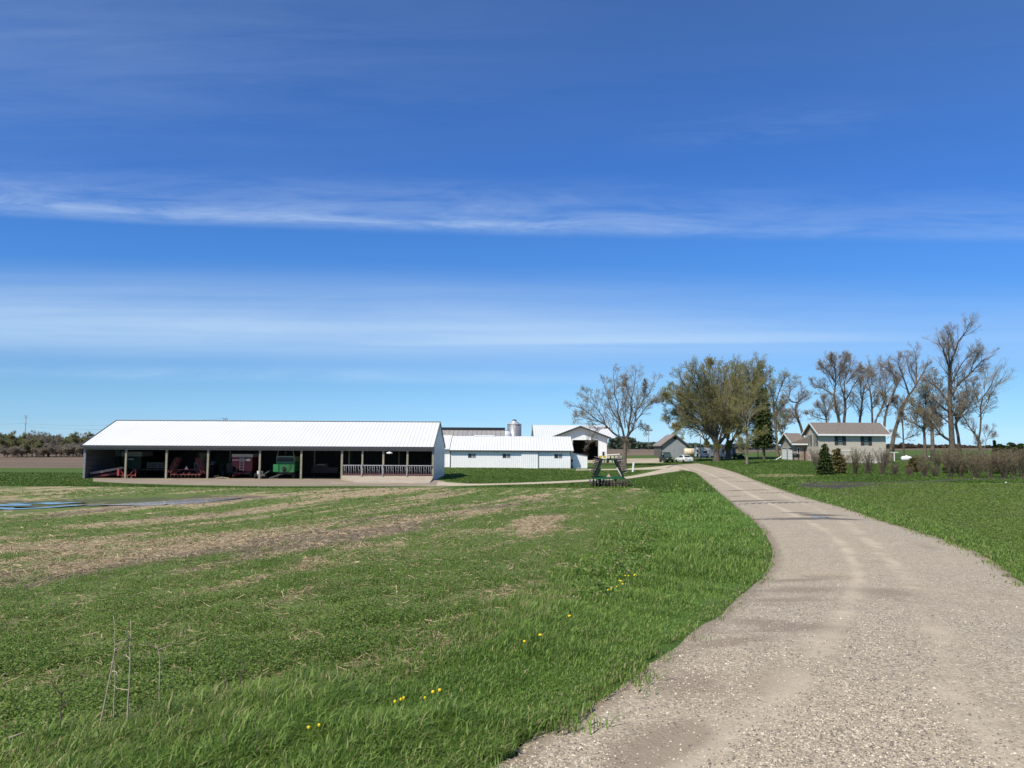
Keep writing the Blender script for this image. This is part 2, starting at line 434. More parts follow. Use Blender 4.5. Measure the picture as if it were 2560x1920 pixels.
ROWDIR = np.array([math.sin(R(14)), math.cos(R(14))])
def rowuv(x, y): return x * ROWDIR[1] - y * ROWDIR[0], x * ROWDIR[0] + y * ROWDIR[1]
def crop_cover(x, y):
    """how much green, how much straw in the cut hay field"""
    u, v = rowuv(x, y)
    u = u + (fbm(u * .12, v * .04, 77, 3) - .5) * 3.0
    a = fbm(u * .55, v * .075, 3, 4); b = fbm(u * 1.7, v * .55, 9, 4); c = fbm(u * .16, v * .05, 21, 3); f = fbm(u * 6, v * 3.5, 31, 3)
    rr = np.hypot(x, y)
    near = 1 - sstep(9, 20, rr); far = sstep(30, 60, rr)
    bare = .95 * a + .55 * c + .45 * b + .25 * f
    # the two long tan swaths and the paler far streaks of the photograph
    sw = np.exp(-((u + 15.0 + .09 * (v - 20)) / 2.1) ** 2) * sstep(10, 15, v) * (1 - sstep(46, 62, v)) + .8 * np.exp(-((u + 22 + .1 * (v - 20)) / 2.0) ** 2) * sstep(14, 20, v)
    right = sstep(-9, -2, u)
    mid = np.exp(-((u + 9.5 + .05 * (v - 20)) / 1.8) ** 2) * sstep(12, 18, v) * (1 - sstep(50, 62, v)) + .8 * np.exp(-((u + 5.5) / 1.3) ** 2) * sstep(8, 12, v) * (1 - sstep(22, 30, v))
    bare = bare - .035 + .20 * sw + .17 * mid - .05 * right - .02 * near
    thin = sstep(.60, .74, fbm(u * 1.9, v * .10, 123, 4)) * sstep(14, 26, v) * (1 - .75 * right)
    tan_ = np.maximum(sstep(1.08, 1.40, bare + .05 * (1 - sstep(14, 24, v))), .85 * thin)
    dark = sstep(.56, .70, fbm(u * .5, v * .11, 55, 4) + .12 * b)
    return 1 - .95 * tan_, np.clip(.95 - .75 * dark * (1 - .7 * sw) * (1 - thin) + .1 * far, 0, 1)

s_crop = sdf(CROP, gx, gy, 5); s_road = sdf(ROAD_POLY, gx, gy, 3); s_seed = sdf(SEED, gx, gy, 4)
s_m1 = np.maximum(sdf(MUD1, gx, gy, 4), sdf(MUD1b, gx, gy, 4)); s_m2 = sdf(MUD2, gx, gy, 6); s_st = sdf(STRAW, gx, gy, 4)
s_vl = sdf(VERGE_L, gx, gy, 3)
wb = (fbm(gx * .8, gy * .8, 91, 3) - .5)
cropz = sstep(-.35, .35, s_crop + wb * 1.4)
cover, strawy = crop_cover(gx, gy)
yy = gy; xx = gx
plow_edge = np.where(xx < -20, 152.0, np.where(xx < 20, 190.0, np.where(xx < 60, 205, 215.0)))
plow = sstep(-2.5, 2.5, (yy - plow_edge) + wb * 8) * (1 - sstep(60, 75, xx) * (1 - sstep(230, 260, yy)))
seedz = sstep(-.4, .4, s_seed + wb * 1.2)
mud = np.maximum(sstep(-.8, .8, s_m1 + wb * 5.0) , sstep(-.2, 2.4, s_m2 + wb * 8.0) * .5)
mud = np.maximum(mud, .55 * sstep(-.9, -.05, s_road) * (fbm(gx * 2, gy * 2, 13, 3)))
# trampled strip between the hay field and the lush verge
edge = .7 * np.exp(-((s_crop - .05) / .30) ** 2) * sstep(6, 9, np.hypot(gx, gy)) * sstep(.42, .62, fbm(gx * .7, gy * .7, 41, 3)) * (gy < 60) * (gx > -2)
straw_m = np.maximum(sstep(-.5, .5, s_st + wb * 3), edge * .8)
lush = sstep(-.3, .3, s_vl) * (1 - cropz)
m1 = np.stack([cover, strawy, cropz, np.ones_like(cover)], -1)
m2 = np.stack([lush, plow, seedz, np.ones_like(cover)], -1)
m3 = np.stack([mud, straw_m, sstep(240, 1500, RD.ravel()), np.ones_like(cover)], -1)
gz = gz - .07 * sstep(-.12, .18, s_road)
gz = gz + (PUD_Z - .02 - gz) * sstep(-.2, 1.6, s_m2) * .9

mt, nt, out = nodes_of("ground"); g = NT(nt)
def attr(n):
    a = g.n('ShaderNodeAttribute'); a.attribute_name = n; q = g.n('ShaderNodeSeparateColor'); nt.links.new(a.outputs['Color'], q.inputs[0]); return q.outputs
A1, A2, A3 = attr('zone_a'), attr('zone_b'), attr('zone_c')
pos = g.pos()
nb = g.noise(pos, .12, 3); nm_ = g.noise(pos, 1.1, 4); nf = g.noise(pos, 9.0, 4, .65); nff = g.noise(pos, 45.0, 3, .7)
lawn = g.mix(g.maprange(nm_, .3, .7), (.062, .118, .015), (.100, .165, .024))
lawn = g.mix(g.maprange(nb, .35, .65, 0, .5), lawn, (.105, .140, .030))
lawn = g.mix(g.maprange(nf, .35, .7, 0, .6), lawn, (.042, .080, .012))
lushc = g.mix(g.maprange(nf, .3, .7), (.055, .125, .013), (.125, .225, .030))
# hay field: soil, straw, green
rowpos = g.n('ShaderNodeVectorRotate', rotation_type='Z_AXIS'); g.put(rowpos.inputs['Vector'], pos); rowpos.inputs['Angle'].default_value = R(14)
ns = g.noise(g.scale(rowpos.outputs[0], 7, 2.2, 3), 1.0, 5, .7)
ns2 = g.noise(g.scale(rowpos.outputs[0], 28, 12, 12), 1.0, 4, .7)
soil = g.mix(g.maprange(nf, .3, .7), (.105, .080, .054), (.200, .155, .105))
straw = g.mix(g.maprange(ns2, .3, .7), (.28, .215, .115), (.50, .395, .215))
straw = g.mix(g.maprange(ns, .35, .7, 0, .55), straw, (.56, .46, .30))
base = g.mix(g.math('MULTIPLY', A1[1], g.maprange(ns, .25, .6, .35, 1)), soil, straw)
cgreen = g.mix(g.maprange(nf, .3, .7), (.075, .125, .018), (.145, .205, .042))
gmask = g.maprange(g.math('ADD', A1[0], g.math('MULTIPLY', g.math('SUBTRACT', g.math('MULTIPLY', g.math('ADD', nff, nf), .5), .5), 1.9)), .50, .92, 0, .92)
crop = g.mix(gmask, base, cgreen)
# ploughed land, seedling rows, mud, strewn straw
plw = g.mix(g.noise(g.scale(pos, .02, .16, 1), 1.0, 4), (.150, .105, .070), (.240, .175, .120))
plw = g.mix(g.maprange(g.noise(g.scale(pos, .004, .05, 1), 1.0, 2), .45, .62, 0, .65), plw, (.105, .078, .058))
sx = g.n('ShaderNodeVectorRotate', rotation_type='Z_AXIS'); g.put(sx.inputs['Vector'], pos); sx.inputs['Angle'].default_value = R(58)
rw = g.math('SINE', g.math('ADD', g.math('MULTIPLY', g.sep(sx.outputs[0])[0], 2 * math.pi / .19), g.math('MULTIPLY', nm_, 3)))
seedg = g.mix(g.maprange(nf, .3, .7), (.070, .105, .020), (.130, .170, .042))
sm_ = g.maprange(g.math('ADD', g.math('ADD', g.math('MULTIPLY', rw, .20), g.math('MULTIPLY', nff, .9)), g.math('MULTIPLY', nb, .5)), .42, .78, .12, .95)
seed = g.mix(sm_, g.mix(nf, (.07, .054, .038), (.125, .098, .068)), seedg)
mudc = g.mix(g.maprange(nf, .3, .7), (.042, .034, .028), (.100, .080, .060))
strc = g.mix(g.maprange(nf, .3, .7), (.20, .145, .085), (.38, .30, .19))
c = g.mix(A2[0], lawn, lushc)
c = g.mix(A1[2], c, crop)
c = g.mix(A2[2], c, seed)
c = g.mix(A2[1], c, plw)
c = g.mix(g.maprange(g.math('ADD', A3[0], g.math('MULTIPLY', g.math('SUBTRACT', nf, .5), .5)), .25, .7, 0, .92), c, mudc)
c = g.mix(g.maprange(g.math('ADD', A3[1], g.math('MULTIPLY', g.math('SUBTRACT', nf, .5), .9)), .3, .7, 0, .9), c, strc)
c = g.mix(g.math('MULTIPLY', A3[2], .35), c, (.20, .22, .25))  # distance haze blended into the colour of the far ground
hh = g.math('ADD', g.math('MULTIPLY', nf, .06), g.math('MULTIPLY', nff, .018))
g.bsdf(out, c, g.math('SUBTRACT', .95, g.math('MULTIPLY', A3[0], .25)), 0, g.bump(hh, .8, 1.0), .25)
GROUND = mt

ii = np.arange(NT_); jj = np.arange(NRD - 1)
I, J = np.meshgrid(ii, jj, indexing='ij'); I2 = (I + 1) % NT_
quads = np.stack([I * NRD + J, I2 * NRD + J, I2 * NRD + J + 1, I * NRD + J + 1], -1).reshape(-1, 4)[:, ::-1]
cent = np.stack([gx[quads].mean(1), gy[quads].mean(1)], -1)
qs_crop = cropz[quads].mean(1) > .5; qs_seed = seedz[quads].mean(1) > .5; qs_pl = plow[quads].mean(1) > .5
qs_pl &= ~qs_crop & ~qs_seed
av_ = np.stack([gx, gy, gz], -1)
def zone(name, mask):
    q = quads[mask]; u, inv = np.unique(q.ravel(), return_inverse=True)
    o = npmesh(name, av_[u], inv.reshape(q.shape), GROUND, smooth=True, attrs={'zone_a': m1[u], 'zone_b': m2[u], 'zone_c': m3[u]})
    return tag(o, kind='structure')
zone('hay_field', qs_crop); zone('seedling_field', qs_seed); zone('ploughed_field', qs_pl)
zone('lawn', ~(qs_crop | qs_seed | qs_pl))
# fan that closes the sheet under the photographer
npmesh('ground', np.concatenate([[[0, 0, float(T(np.array([0.]), np.array([0.]))[0]) - .07]], av_[np.arange(NT_) * NRD]]), np.stack([np.zeros(NT_, int), 1 + (np.arange(NT_) + 1) % NT_, 1 + np.arange(NT_)], -1), GROUND)['kind'] = 'structure'

# ------------------------------------------------------------------ gravel surfaces
def gravel(name, kind):
    mt, nt, out = nodes_of(name); g = NT(nt); pos = g.pos()
    a = g.n('ShaderNodeAttribute'); a.attribute_name = 'wear'; q = g.n('ShaderNodeSeparateColor'); nt.links.new(a.outputs['Color'], q.inputs[0])
    v = g.n('ShaderNodeTexVoronoi'); g.put(v.inputs['Vector'], pos); v.inputs['Scale'].default_value = 42; v.inputs['Randomness'].default_value = 1
    vs = g.n('ShaderNodeSeparateColor'); nt.links.new(v.outputs['Color'], vs.inputs[0])
    v2 = g.n('ShaderNodeTexVoronoi'); g.put(v2.inputs['Vector'], pos); v2.inputs['Scale'].default_value = 120
    v2s = g.n('ShaderNodeSeparateColor'); nt.links.new(v2.outputs['Color'], v2s.inputs[0])
    nb = g.noise(pos, .35, 4); nm_ = g.noise(pos, 2.2, 5, .6); nf = g.noise(pos, 30, 3, .7)
    tone = (.43, .358, .250)
    c = g.mix(g.maprange(nm_, .3, .7), tuple(x * .82 for x in tone), tuple(x * 1.12 for x in tone))
    ramp = g.n('ShaderNodeValToRGB'); g.put(ramp.inputs[0], vs.outputs[0]); e = ramp.color_ramp.elements
    e[0].color = (.17, .148, .13, 1); e[1].color = (.74, .66, .53, 1); x = ramp.color_ramp.elements.new(.35); x.color = (.34, .278, .200, 1); x = ramp.color_ramp.elements.new(.75); x.color = (.51, .425, .30, 1)
    stone = g.mix(g.maprange(v2s.outputs[0], 0, 1, 0, .5), ramp.outputs[0], (.30, .25, .2))
    loose = g.math('MULTIPLY', g.maprange(q.outputs[0], 0, 1, .95, .25), g.maprange(nb, .3, .65, .55, 1))
    c = g.mix(g.math('MULTIPLY', loose, .92), c, stone)
    dust = g.maprange(g.math('ADD', q.outputs[0], g.math('MULTIPLY', g.math('SUBTRACT', nm_, .5), .6)), .45, .9, 0, .75)
    c = g.mix(dust, c, (.56, .47, .345))
    c = g.mix(g.maprange(g.math('ADD', q.outputs[2], g.math('MULTIPLY', g.math('SUBTRACT', nm_, .5), .9)), .3, .8, 0, .85), c, (.27, .215, .155))
    c = g.mix(g.maprange(g.math('ADD', q.outputs[1], g.math('MULTIPLY', g.math('SUBTRACT', nf, .5), .5)), .3, .75, 0, .88), c, (.115, .098, .086))
    h = g.math('MULTIPLY', g.math('SUBTRACT', 1.0, v.outputs['Distance']), g.maprange(q.outputs[0], 0, .8, .010, .002))
    h = g.math('ADD', h, g.math('MULTIPLY', nm_, .02))
    g.bsdf(out, c, .92, 0, g.bump(h, .9, 1.0), .3)
    return mt
GRAVEL = gravel("gravel", 0)

nc = 90
t = np.linspace(0, 1, nc)[None, :, None]
jit = ((fbm(rl[:, 0] * 1.1, rl[:, 1] * 1.1, 5, 3) - .5) * .18 + (fbm(rl[:, 0] * 5, rl[:, 1] * 5, 6, 3) - .5) * .22)[:, None]
grd = rl[:, None] * (1 - t) + rr_[:, None] * t
dirn = (rr_ - rl); dirn /= np.linalg.norm(dirn, axis=1, keepdims=True)
grd = grd + dirn[:, None] * jit[:, None] * ((1 - t) ** 6) + dirn[:, None] * jit[::-1][:, None] * (t ** 6)
rx, ry = grd[..., 0].ravel(), grd[..., 1].ravel()
tt = np.broadcast_to(t[..., 0], (NR, nc)).ravel()
crown_ = .05 * (1 - (2 * tt - 1) ** 2)
rz = T(rx, ry) - .03 + crown_ + (fbm(rx * .9, ry * .9, 63, 3) - .5) * .035 * (np.hypot(rx, ry) < 40)
# wheel paths: pale and packed; wet transverse patches; brown earthy patches
def trail(pts, w0, wob=.12):
    c = resample([tuple(q) for q in px_line(pts)], 60); dd = np.full(rx.shape, 9.0)
    for k_ in range(59):
        a_ = c[k_]; e_ = c[k_ + 1] - a_; L_ = max(e_ @ e_, 1e-9); t_ = np.clip(((rx - a_[0]) * e_[0] + (ry - a_[1]) * e_[1]) / L_, 0, 1)
        dd = np.minimum(dd, np.hypot(rx - a_[0] - t_ * e_[0], ry - a_[1] - t_ * e_[1]))
    dd = dd + wob * (fbm(rx * 1.3, ry * 1.3, 44, 3) - .5)
    return np.exp(-(dd / (w0 * (.55 + 1.0 * fbm(rx * .7, ry * .7, 45, 3)))) ** 2) * (.35 + .9 * fbm(rx * 2.1, ry * 1.1, 46, 3))
far_ = [(2080, 1340), (2010, 1300), (1930, 1262), (1860, 1228), (1800, 1198), (1755, 1178), (1715, 1166)]
tr_a = trail([(1560, 1990), (1690, 1900), (1830, 1825), (1925, 1770), (1990, 1690), (2060, 1600), (2125, 1510), (2140, 1420)] + far_, .20)
tr_b = trail([(2620, 1990), (2480, 1860), (2390, 1710), (2330, 1570), (2270, 1460), (2190, 1370), (2100, 1300), (2000, 1256), (1920, 1222), (1850, 1196), (1785, 1174)], .26)
tr_c = trail([(1420, 1850), (1560, 1780), (1720, 1690), (1850, 1600), (1960, 1500), (2000, 1400), (1980, 1330)], .34)
wear = np.clip(.06 + .95 * np.maximum(tr_a, .75 * tr_b) * (.45 + .8 * fbm(rx * .6, ry * .4, 8, 3)) + .5 * tr_c * fbm(rx * .8, ry * .8, 9, 3) + .30 * sstep(16, 60, ry) * (1 - np.abs(2 * tt - 1)), 0, 1)
margin = sdf(ROAD_POLY, rx, ry, 2)
def blob(px, py, w, l, ang=0):
    p = G(px, py); ex = rx - p[0]; ey = ry - p[1]; ca, sa = math.cos(ang), math.sin(ang)
    return np.exp(-((ex * ca + ey * sa) / w) ** 2 - ((-ex * sa + ey * ca) / l) ** 2)
wet = np.zeros_like(rx)
for px, py, ww, ll in ((1860, 1226, 2.6, .7), (1930, 1232, 1.6, .5), (1870, 1252, 2.8, 1.1), (1960, 1256, 2.6, .6), (1905, 1259, 3.0, .4), (1910, 1296, 2.0, .32), (2030, 1297, 1.7, .8), (2050, 1288, 1.0, .9), (2100, 1298, 1.3, .4), (1840, 1240, 1.2, .5), (1800, 1195, 2.0, .7), (1860, 1204, 2.2, .5), (1990, 1283, .8, .5)):
    wet = np.maximum(wet, blob(px, py, ww, ll))
wet = np.clip(wet * (.55 + 1.0 * fbm(rx * 2.0, ry * .5, 29, 4)), 0, 1) * .95
hole = blob(2062, 1439, .32, .16)
wet = np.maximum(wet, .62 * hole)
earth = np.zeros_like(rx)
for px, py, ww, ll, an in ((1990, 1475, 1.1, .55, .2), (1960, 1500, .9, .3, .3), (1930, 1560, .9, .5, -.1), (2060, 1440, .5, .3, 0), (1830, 1600, .9, .16, .5), (1930, 1575, .8, .14, .45), (1985, 1530, .5, .14, -.3), (1940, 1510, .6, .12, .2), (2240, 1490, .7, .9, 0), (1700, 1700, .5, .5, .3), (1660, 1850, .25, .6, -.7), (1990, 1450, 1.0, .25, .1)):
    earth = np.maximum(earth, blob(px, py, ww, ll, an))
earth = np.clip(earth * (.4 + 1.1 * fbm(rx * 1.5, ry * 1.5, 37, 3)), 0, 1)
earth = np.maximum(earth, np.exp(-(np.maximum(margin, 0) / (.14 + .22 * fbm(rx * 1.7, ry * 1.7, 47, 3))) ** 2) * .95)
earth = np.maximum(earth, .55 * np.exp(-((np.abs(np.minimum(margin, 1.9)) - .9) / .35) ** 2) * sstep(.45, .7, fbm(rx * .7, ry * .7, 48, 3)))
rz = rz - .07 * hole - .02 * wet
q = (np.arange(NR - 1)[:, None] * nc + np.arange(nc - 1)[None]).ravel()
npmesh('road', np.stack([rx, ry, rz], -1), np.stack([q, q + 1, q + nc + 1, q + nc], -1), GRAVEL, smooth=True, attrs={'wear': np.stack([wear, wet, earth], -1)})['kind'] = 'structure'

def strip(name, A, B, mat, lift=.03, n=60, nc=10, wear=.5, earth=.3, jitter=.5, world=False):
    a = resample(A if world else px_line(A), n); b = resample(B if world else px_line(B), n)
    t = np.linspace(0, 1, nc)[None, :, None]; gg = a[:, None] * (1 - t) + b[:, None] * t
    x, y = gg[..., 0].ravel(), gg[..., 1].ravel(); tt = np.broadcast_to(t[..., 0], (n, nc)).ravel()
    k = (fbm(x * .5, y * .5, 88, 3) - .5) * jitter * 2
    y = y + k * (tt < .01) + k * (tt > .99)
    z = T(x, y) + lift - .05 * ((tt < .01) | (tt > .99))
    wr = np.stack([np.clip(wear + .5 * (fbm(x * .3, y * .3, 5, 3) - .5), 0, 1), np.zeros_like(x), np.clip(earth + 1.2 * (fbm(x * .4, y * .4, 15, 3) - .5), 0, 1)], -1)
    q = (np.arange(n - 1)[:, None] * nc + np.arange(nc - 1)[None]).ravel()
    o = npmesh(name, np.stack([x, y, z], -1), np.stack([q, q + 1, q + nc + 1, q + nc], -1), mat, smooth=True, attrs={'wear': wr})
    o['kind'] = 'structure'; return o
# shed apron, farm track that leaves it, yard in front of the big machine shed
strip('farmyard', [(232, 1204), (330, 1210), (480, 1214), (650, 1217), (860, 1216), (1000, 1217), (1120, 1217)], [(232, 1192), (330, 1189), (480, 1189), (650, 1189), (860, 1189), (1000, 1190), (1110, 1202)], GRAVEL, .03, 60, 10, .55, .85, .5)
strip('farm_track', [(1090, 1216.5), (1170, 1214), (1250, 1212), (1330, 1210), (1410, 1207), (1500, 1201.5), (1570, 1196.5), (1630, 1188), (1680, 1180), (1725, 1175)], [(1095, 1203), (1170, 1209), (1250, 1208.6), (1330, 1206), (1410, 1202.5), (1500, 1197), (1570, 1191), (1620, 1181), (1640, 1176), (1690, 1163)], GRAVEL, .035, 90, 8, .85, .15, .25)
strip('farm_road', [(1440, 1176.5), (1500, 1175.5), (1560, 1174.5), (1620, 1174), (1660, 1172)], [(1440, 1174), (1500, 1173), (1560, 1171.6), (1620, 1168), (1690, 1161)], GRAVEL, .045, 40, 6, .85, .15, .25)
strip('barn_yard', [(1400, 1158), (1470, 1158), (1540, 1158), (1600, 1157.5), (1660, 1157)], [(1400, 1150.5), (1470, 1150), (1540, 1147), (1600, 1146), (1652, 1145.5)], GRAVEL, .05, 40, 10, .7, .4, .5)

# standing water in the low corner of the hay field
mt, nt, out = nodes_of("puddle_water"); g = NT(nt); pos = g.pos()
hz = g.noise(g.scale(pos, 1, 2.5, 1), 1.2, 3)
b = g.bsdf(out, (.15, .155, .15), .10, 0, g.bump(g.math('MULTIPLY', hz, .02), .34, 1.0)); b.inputs['Specular IOR Level'].default_value = 1.0; b.inputs['IOR'].default_value = 1.5
WATER = mt
WATER_STILL = mt.copy(); WATER_STILL.name = 'still_water'
for nd in WATER_STILL.node_tree.nodes:
    if nd.type == 'BUMP': nd.inputs['Strength'].default_value = .05
    if nd.type == 'BSDF_PRINCIPLED': nd.inputs['Roughness'].default_value = .05
def puddle(name, A, B, n=70, mat=None):
    a = resample(px_line(A), n); b = resample(px_line(B), n); nc = 8
    t = np.linspace(0, 1, nc)[None, :, None]; gg = a[:, None] * (1 - t) + b[:, None] * t
    x, y = gg[..., 0].ravel(), gg[..., 1].ravel(); tt = np.broadcast_to(t[..., 0], (n, nc)).ravel()
    k = (fbm(x * .55, y * .55, 19, 3) - .5) * 2.6; y = y + k * (tt < .01) + k * (tt > .99) * .8
    z = np.full(len(x), PUD_Z + .012)
    q = (np.arange(n - 1)[:, None] * nc + np.arange(nc - 1)[None]).ravel()
    o = npmesh(name, np.stack([x, y, z], -1), np.stack([q, q + 1, q + nc + 1, q + nc], -1), mat or WATER, smooth=True); o['kind'] = 'structure'
pw = G(2052, 1294.5); nn = 18; aa = np.linspace(0, 2 * np.pi, nn, endpoint=False); rad_ = .24 + .07 * np.sin(3 * aa + 1)
hz_ = max(float(T(np.array([pw[0] + dx_]), np.array([pw[1]]))[0]) for dx_ in (-.3, 0, .3)) + .012
npmesh('puddle', np.concatenate([[[pw[0], pw[1], hz_]], np.stack([pw[0] + rad_ * 1.15 * np.cos(aa), pw[1] + rad_ * 1.5 * np.sin(aa), np.full(nn, hz_)], -1)]), np.stack([np.zeros(nn, int), 1 + np.arange(nn), 1 + (np.arange(nn) + 1) % nn], -1), WATER_STILL)['kind'] = 'structure'
puddle('puddle', [(220, 1266), (300, 1265), (370, 1265.5), (450, 1262), (520, 1256), (600, 1247)], [(220, 1264.5), (300, 1260), (370, 1255.5), (450, 1252), (520, 1248.5), (600, 1246)])
puddle('puddle', [(-150, 1273), (-40, 1272), (40, 1272), (90, 1271), (150, 1269), (213, 1264.6)], [(-150, 1268), (-40, 1267.5), (40, 1267), (90, 1268.5), (150, 1266), (213, 1263.6)], mat=WATER_STILL)
puddle('puddle', [(-150, 1265), (-60, 1264.6), (30, 1264.4), (85, 1263)], [(-150, 1261), (-60, 1260.6), (30, 1261), (85, 1262.4)], mat=WATER_STILL)
puddle('puddle', [(20, 1259.6), (70, 1259.0), (130, 1259), (212, 1259)], [(20, 1258.6), (70, 1257), (130, 1256.4), (212, 1256)], mat=WATER_STILL)
# ------------------------------------------------------------------ trees
def bark(name, rgb, dark):
    mt, nt, out = nodes_of(name); g = NT(nt); co = g.obj()
    n = g.noise(g.scale(co, 5, 5, 1.2), 1.5, 5, .65)
    c = g.mix(g.maprange(n, .35, .65), dark, rgb)
    g.bsdf(out, c, .9, 0, g.bump(g.math('MULTIPLY', n, .05), .8, 1.0), .2); return mt
def leafmat(name, a, b, trans=.3):
    mt, nt, out = nodes_of(name); g = NT(nt)
    at = g.n('ShaderNodeAttribute'); at.attribute_name = 'tone'; s = g.n('ShaderNodeSeparateColor'); nt.links.new(at.outputs['Color'], s.inputs[0])
    c = g.mix(s.outputs[0], a, b)
    d = g.n('ShaderNodeBsdfDiffuse'); g.put(d.inputs[0], c)
    t = g.n('ShaderNodeBsdfTranslucent'); g.put(t.inputs[0], g.mix(.5, c, b))
    mx = g.n('ShaderNodeMixShader'); mx.inputs[0].default_value = trans; nt.links.new(d.outputs[0], mx.inputs[1]); nt.links.new(t.outputs[0], mx.inputs[2])
    nt.links.new(mx.outputs[0], out.inputs[0]); return mt
BARK = bark("bark_grey_brown", (.215, .175, .135), (.085, .068, .053))
BARK_D = bark("bark_dark", (.170, .137, .105), (.060, .049, .039))
BARK_L = bark("bark_pale", (.28, .235, .185), (.11, .09, .07))
TWIG = mk("twig_brown", (.30, .245, .19), .9, .25, 2, spec=.2)
TWIG_G = mk("twig_grey", (.34, .285, .225), .9, .25, 2, spec=.2)
TWIG_O = mk("twig_olive", (.31, .265, .14), .9, .25, 2, spec=.2)
L_OLIVE = leafmat("spring_leaves_olive", (.20, .205, .06), (.38, .385, .13))
L_BUD = leafmat("buds_pale", (.17, .155, .09), (.32, .29, .17))
L_BROWN = leafmat("buds_brown", (.20, .16, .10), (.34, .27, .17))
L_SPRUCE = leafmat("spruce_needles", (.026, .044, .015), (.085, .110, .040), .1)
L_CEDAR = leafmat("cedar_sprays", (.080, .075, .030), (.185, .160, .065), .1)
L_FAR = leafmat("far_leaves", (.20, .20, .10), (.34, .33, .17), .6)
L_FARB = leafmat("far_twigs", (.23, .20, .155), (.38, .33, .26), .6)

def unit(v): return v / np.maximum(np.linalg.norm(v, axis=-1, keepdims=True), 1e-9)

def tubes(pts, rad, n):
    """pts (N,k,3) rad (N,k) -> verts, quads"""
    N, k, _ = pts.shape
    t = np.empty_like(pts); t[:, 1:-1] = pts[:, 2:] - pts[:, :-2]; t[:, 0] = pts[:, 1] - pts[:, 0]; t[:, -1] = pts[:, -1] - pts[:, -2]
    t = unit(t)
    ref = np.where(np.abs(t[..., 2:3]) > .93, np.array([1., 0, 0]), np.array([0, 0, 1.]))
    a = unit(np.cross(t, ref)); b = np.cross(t, a)
    an = 2 * np.pi * np.arange(n) / n
    v = pts[:, :, None] + rad[:, :, None, None] * (a[:, :, None] * np.cos(an)[None, None, :, None] + b[:, :, None] * np.sin(an)[None, None, :, None])
    idx = np.arange(N * k * n).reshape(N, k, n); nx = np.roll(idx, -1, 2)
    q = np.stack([idx[:, :-1], nx[:, :-1], nx[:, 1:], idx[:, 1:]], -1).reshape(-1, 4)
    return v.reshape(-1, 3), q

def merge(parts):
    vs, qs, b = [], [], 0
    for v, q in parts:
        vs.append(v); qs.append(q + b); b += len(v)
    return np.concatenate(vs), np.concatenate(qs)

def grow(rg, start, dirn, length, r0, r1, k=5, wig=.25, up=.12):
    N = len(start); pts = np.empty((N, k, 3)); pts[:, 0] = start; d = unit(dirn)
    for i in range(1, k):
        pts[:, i] = pts[:, i - 1] + d * (length / (k - 1))[:, None]
        d = unit(d + rg.normal(0, wig, (N, 3)) + np.array([0, 0, up]))
    s = np.linspace(0, 1, k)[None]
    return pts, r0[:, None] * (1 - s) + r1[:, None] * s

def sprout(rg, pts, rad, m, lo, hi, ang, lenf, plen, rf, upb=.1):
    """m children on every parent: starting points, directions, lengths, radii"""
    N, k, _ = pts.shape
    t = rg.uniform(lo, hi, (N, m)) * (k - 1); i = np.minimum(t.astype(int), k - 2); f = (t - i)[..., None]
    ar = np.arange(N)[:, None]
    st = pts[ar, i] * (1 - f) + pts[ar, i + 1] * f
    d = unit(pts[ar, i + 1] - pts[ar, i])
    rr = rad[ar, i] * (1 - f[..., 0]) + rad[ar, i + 1] * f[..., 0]
    rnd = rg.normal(0, 1, (N, m, 3)); perp = unit(rnd - (rnd * d).sum(-1, keepdims=True) * d)
    a = rg.uniform(ang[0], ang[1], (N, m, 1))
    nd = unit(d * np.cos(a) + perp * np.sin(a) + np.array([0, 0, upb]))
    L = plen[:, None] * lenf * rg.uniform(.6, 1.15, (N, m)) * (1.12 - .82 * t / (k - 1))
    return st.reshape(-1, 3), nd.reshape(-1, 3), L.ravel(), (rr * rf).ravel()

def leaf_quads(rg, c, size, flat=0.0, aspect=.55):
    N = len(c); a = unit(rg.normal(0, 1, (N, 3))); r = rg.normal(0, 1, (N, 3)); b = unit(np.cross(a, r))
    s = size * rg.uniform(.6, 1.4, (N, 1))
    v = np.stack([c - a * s, c + b * s * aspect, c + a * s, c - b * s * aspect], 1).reshape(-1, 3)
    tone = np.repeat(rg.uniform(0, 1, (N, 1)), 4, 0)
    return v, np.arange(4 * N).reshape(N, 4), np.repeat(tone, 3, 1)

def limb_pts(pl, base, Y, rg, depth, k=9):
    """limbs are traced over the photograph's tree and given a depth of their own"""
    p = resample(np.array(pl, float), k)
    s = np.linspace(0, 1, k)
    w = np.array([P(a[0], a[1], Y) for a in p])
    off = depth * s ** 1.2
    w[:, 1] += off; w[:, 0] += off * (w[:, 0] / Y) * .6
    w[:, 2] += off * 0.0
    return w - base

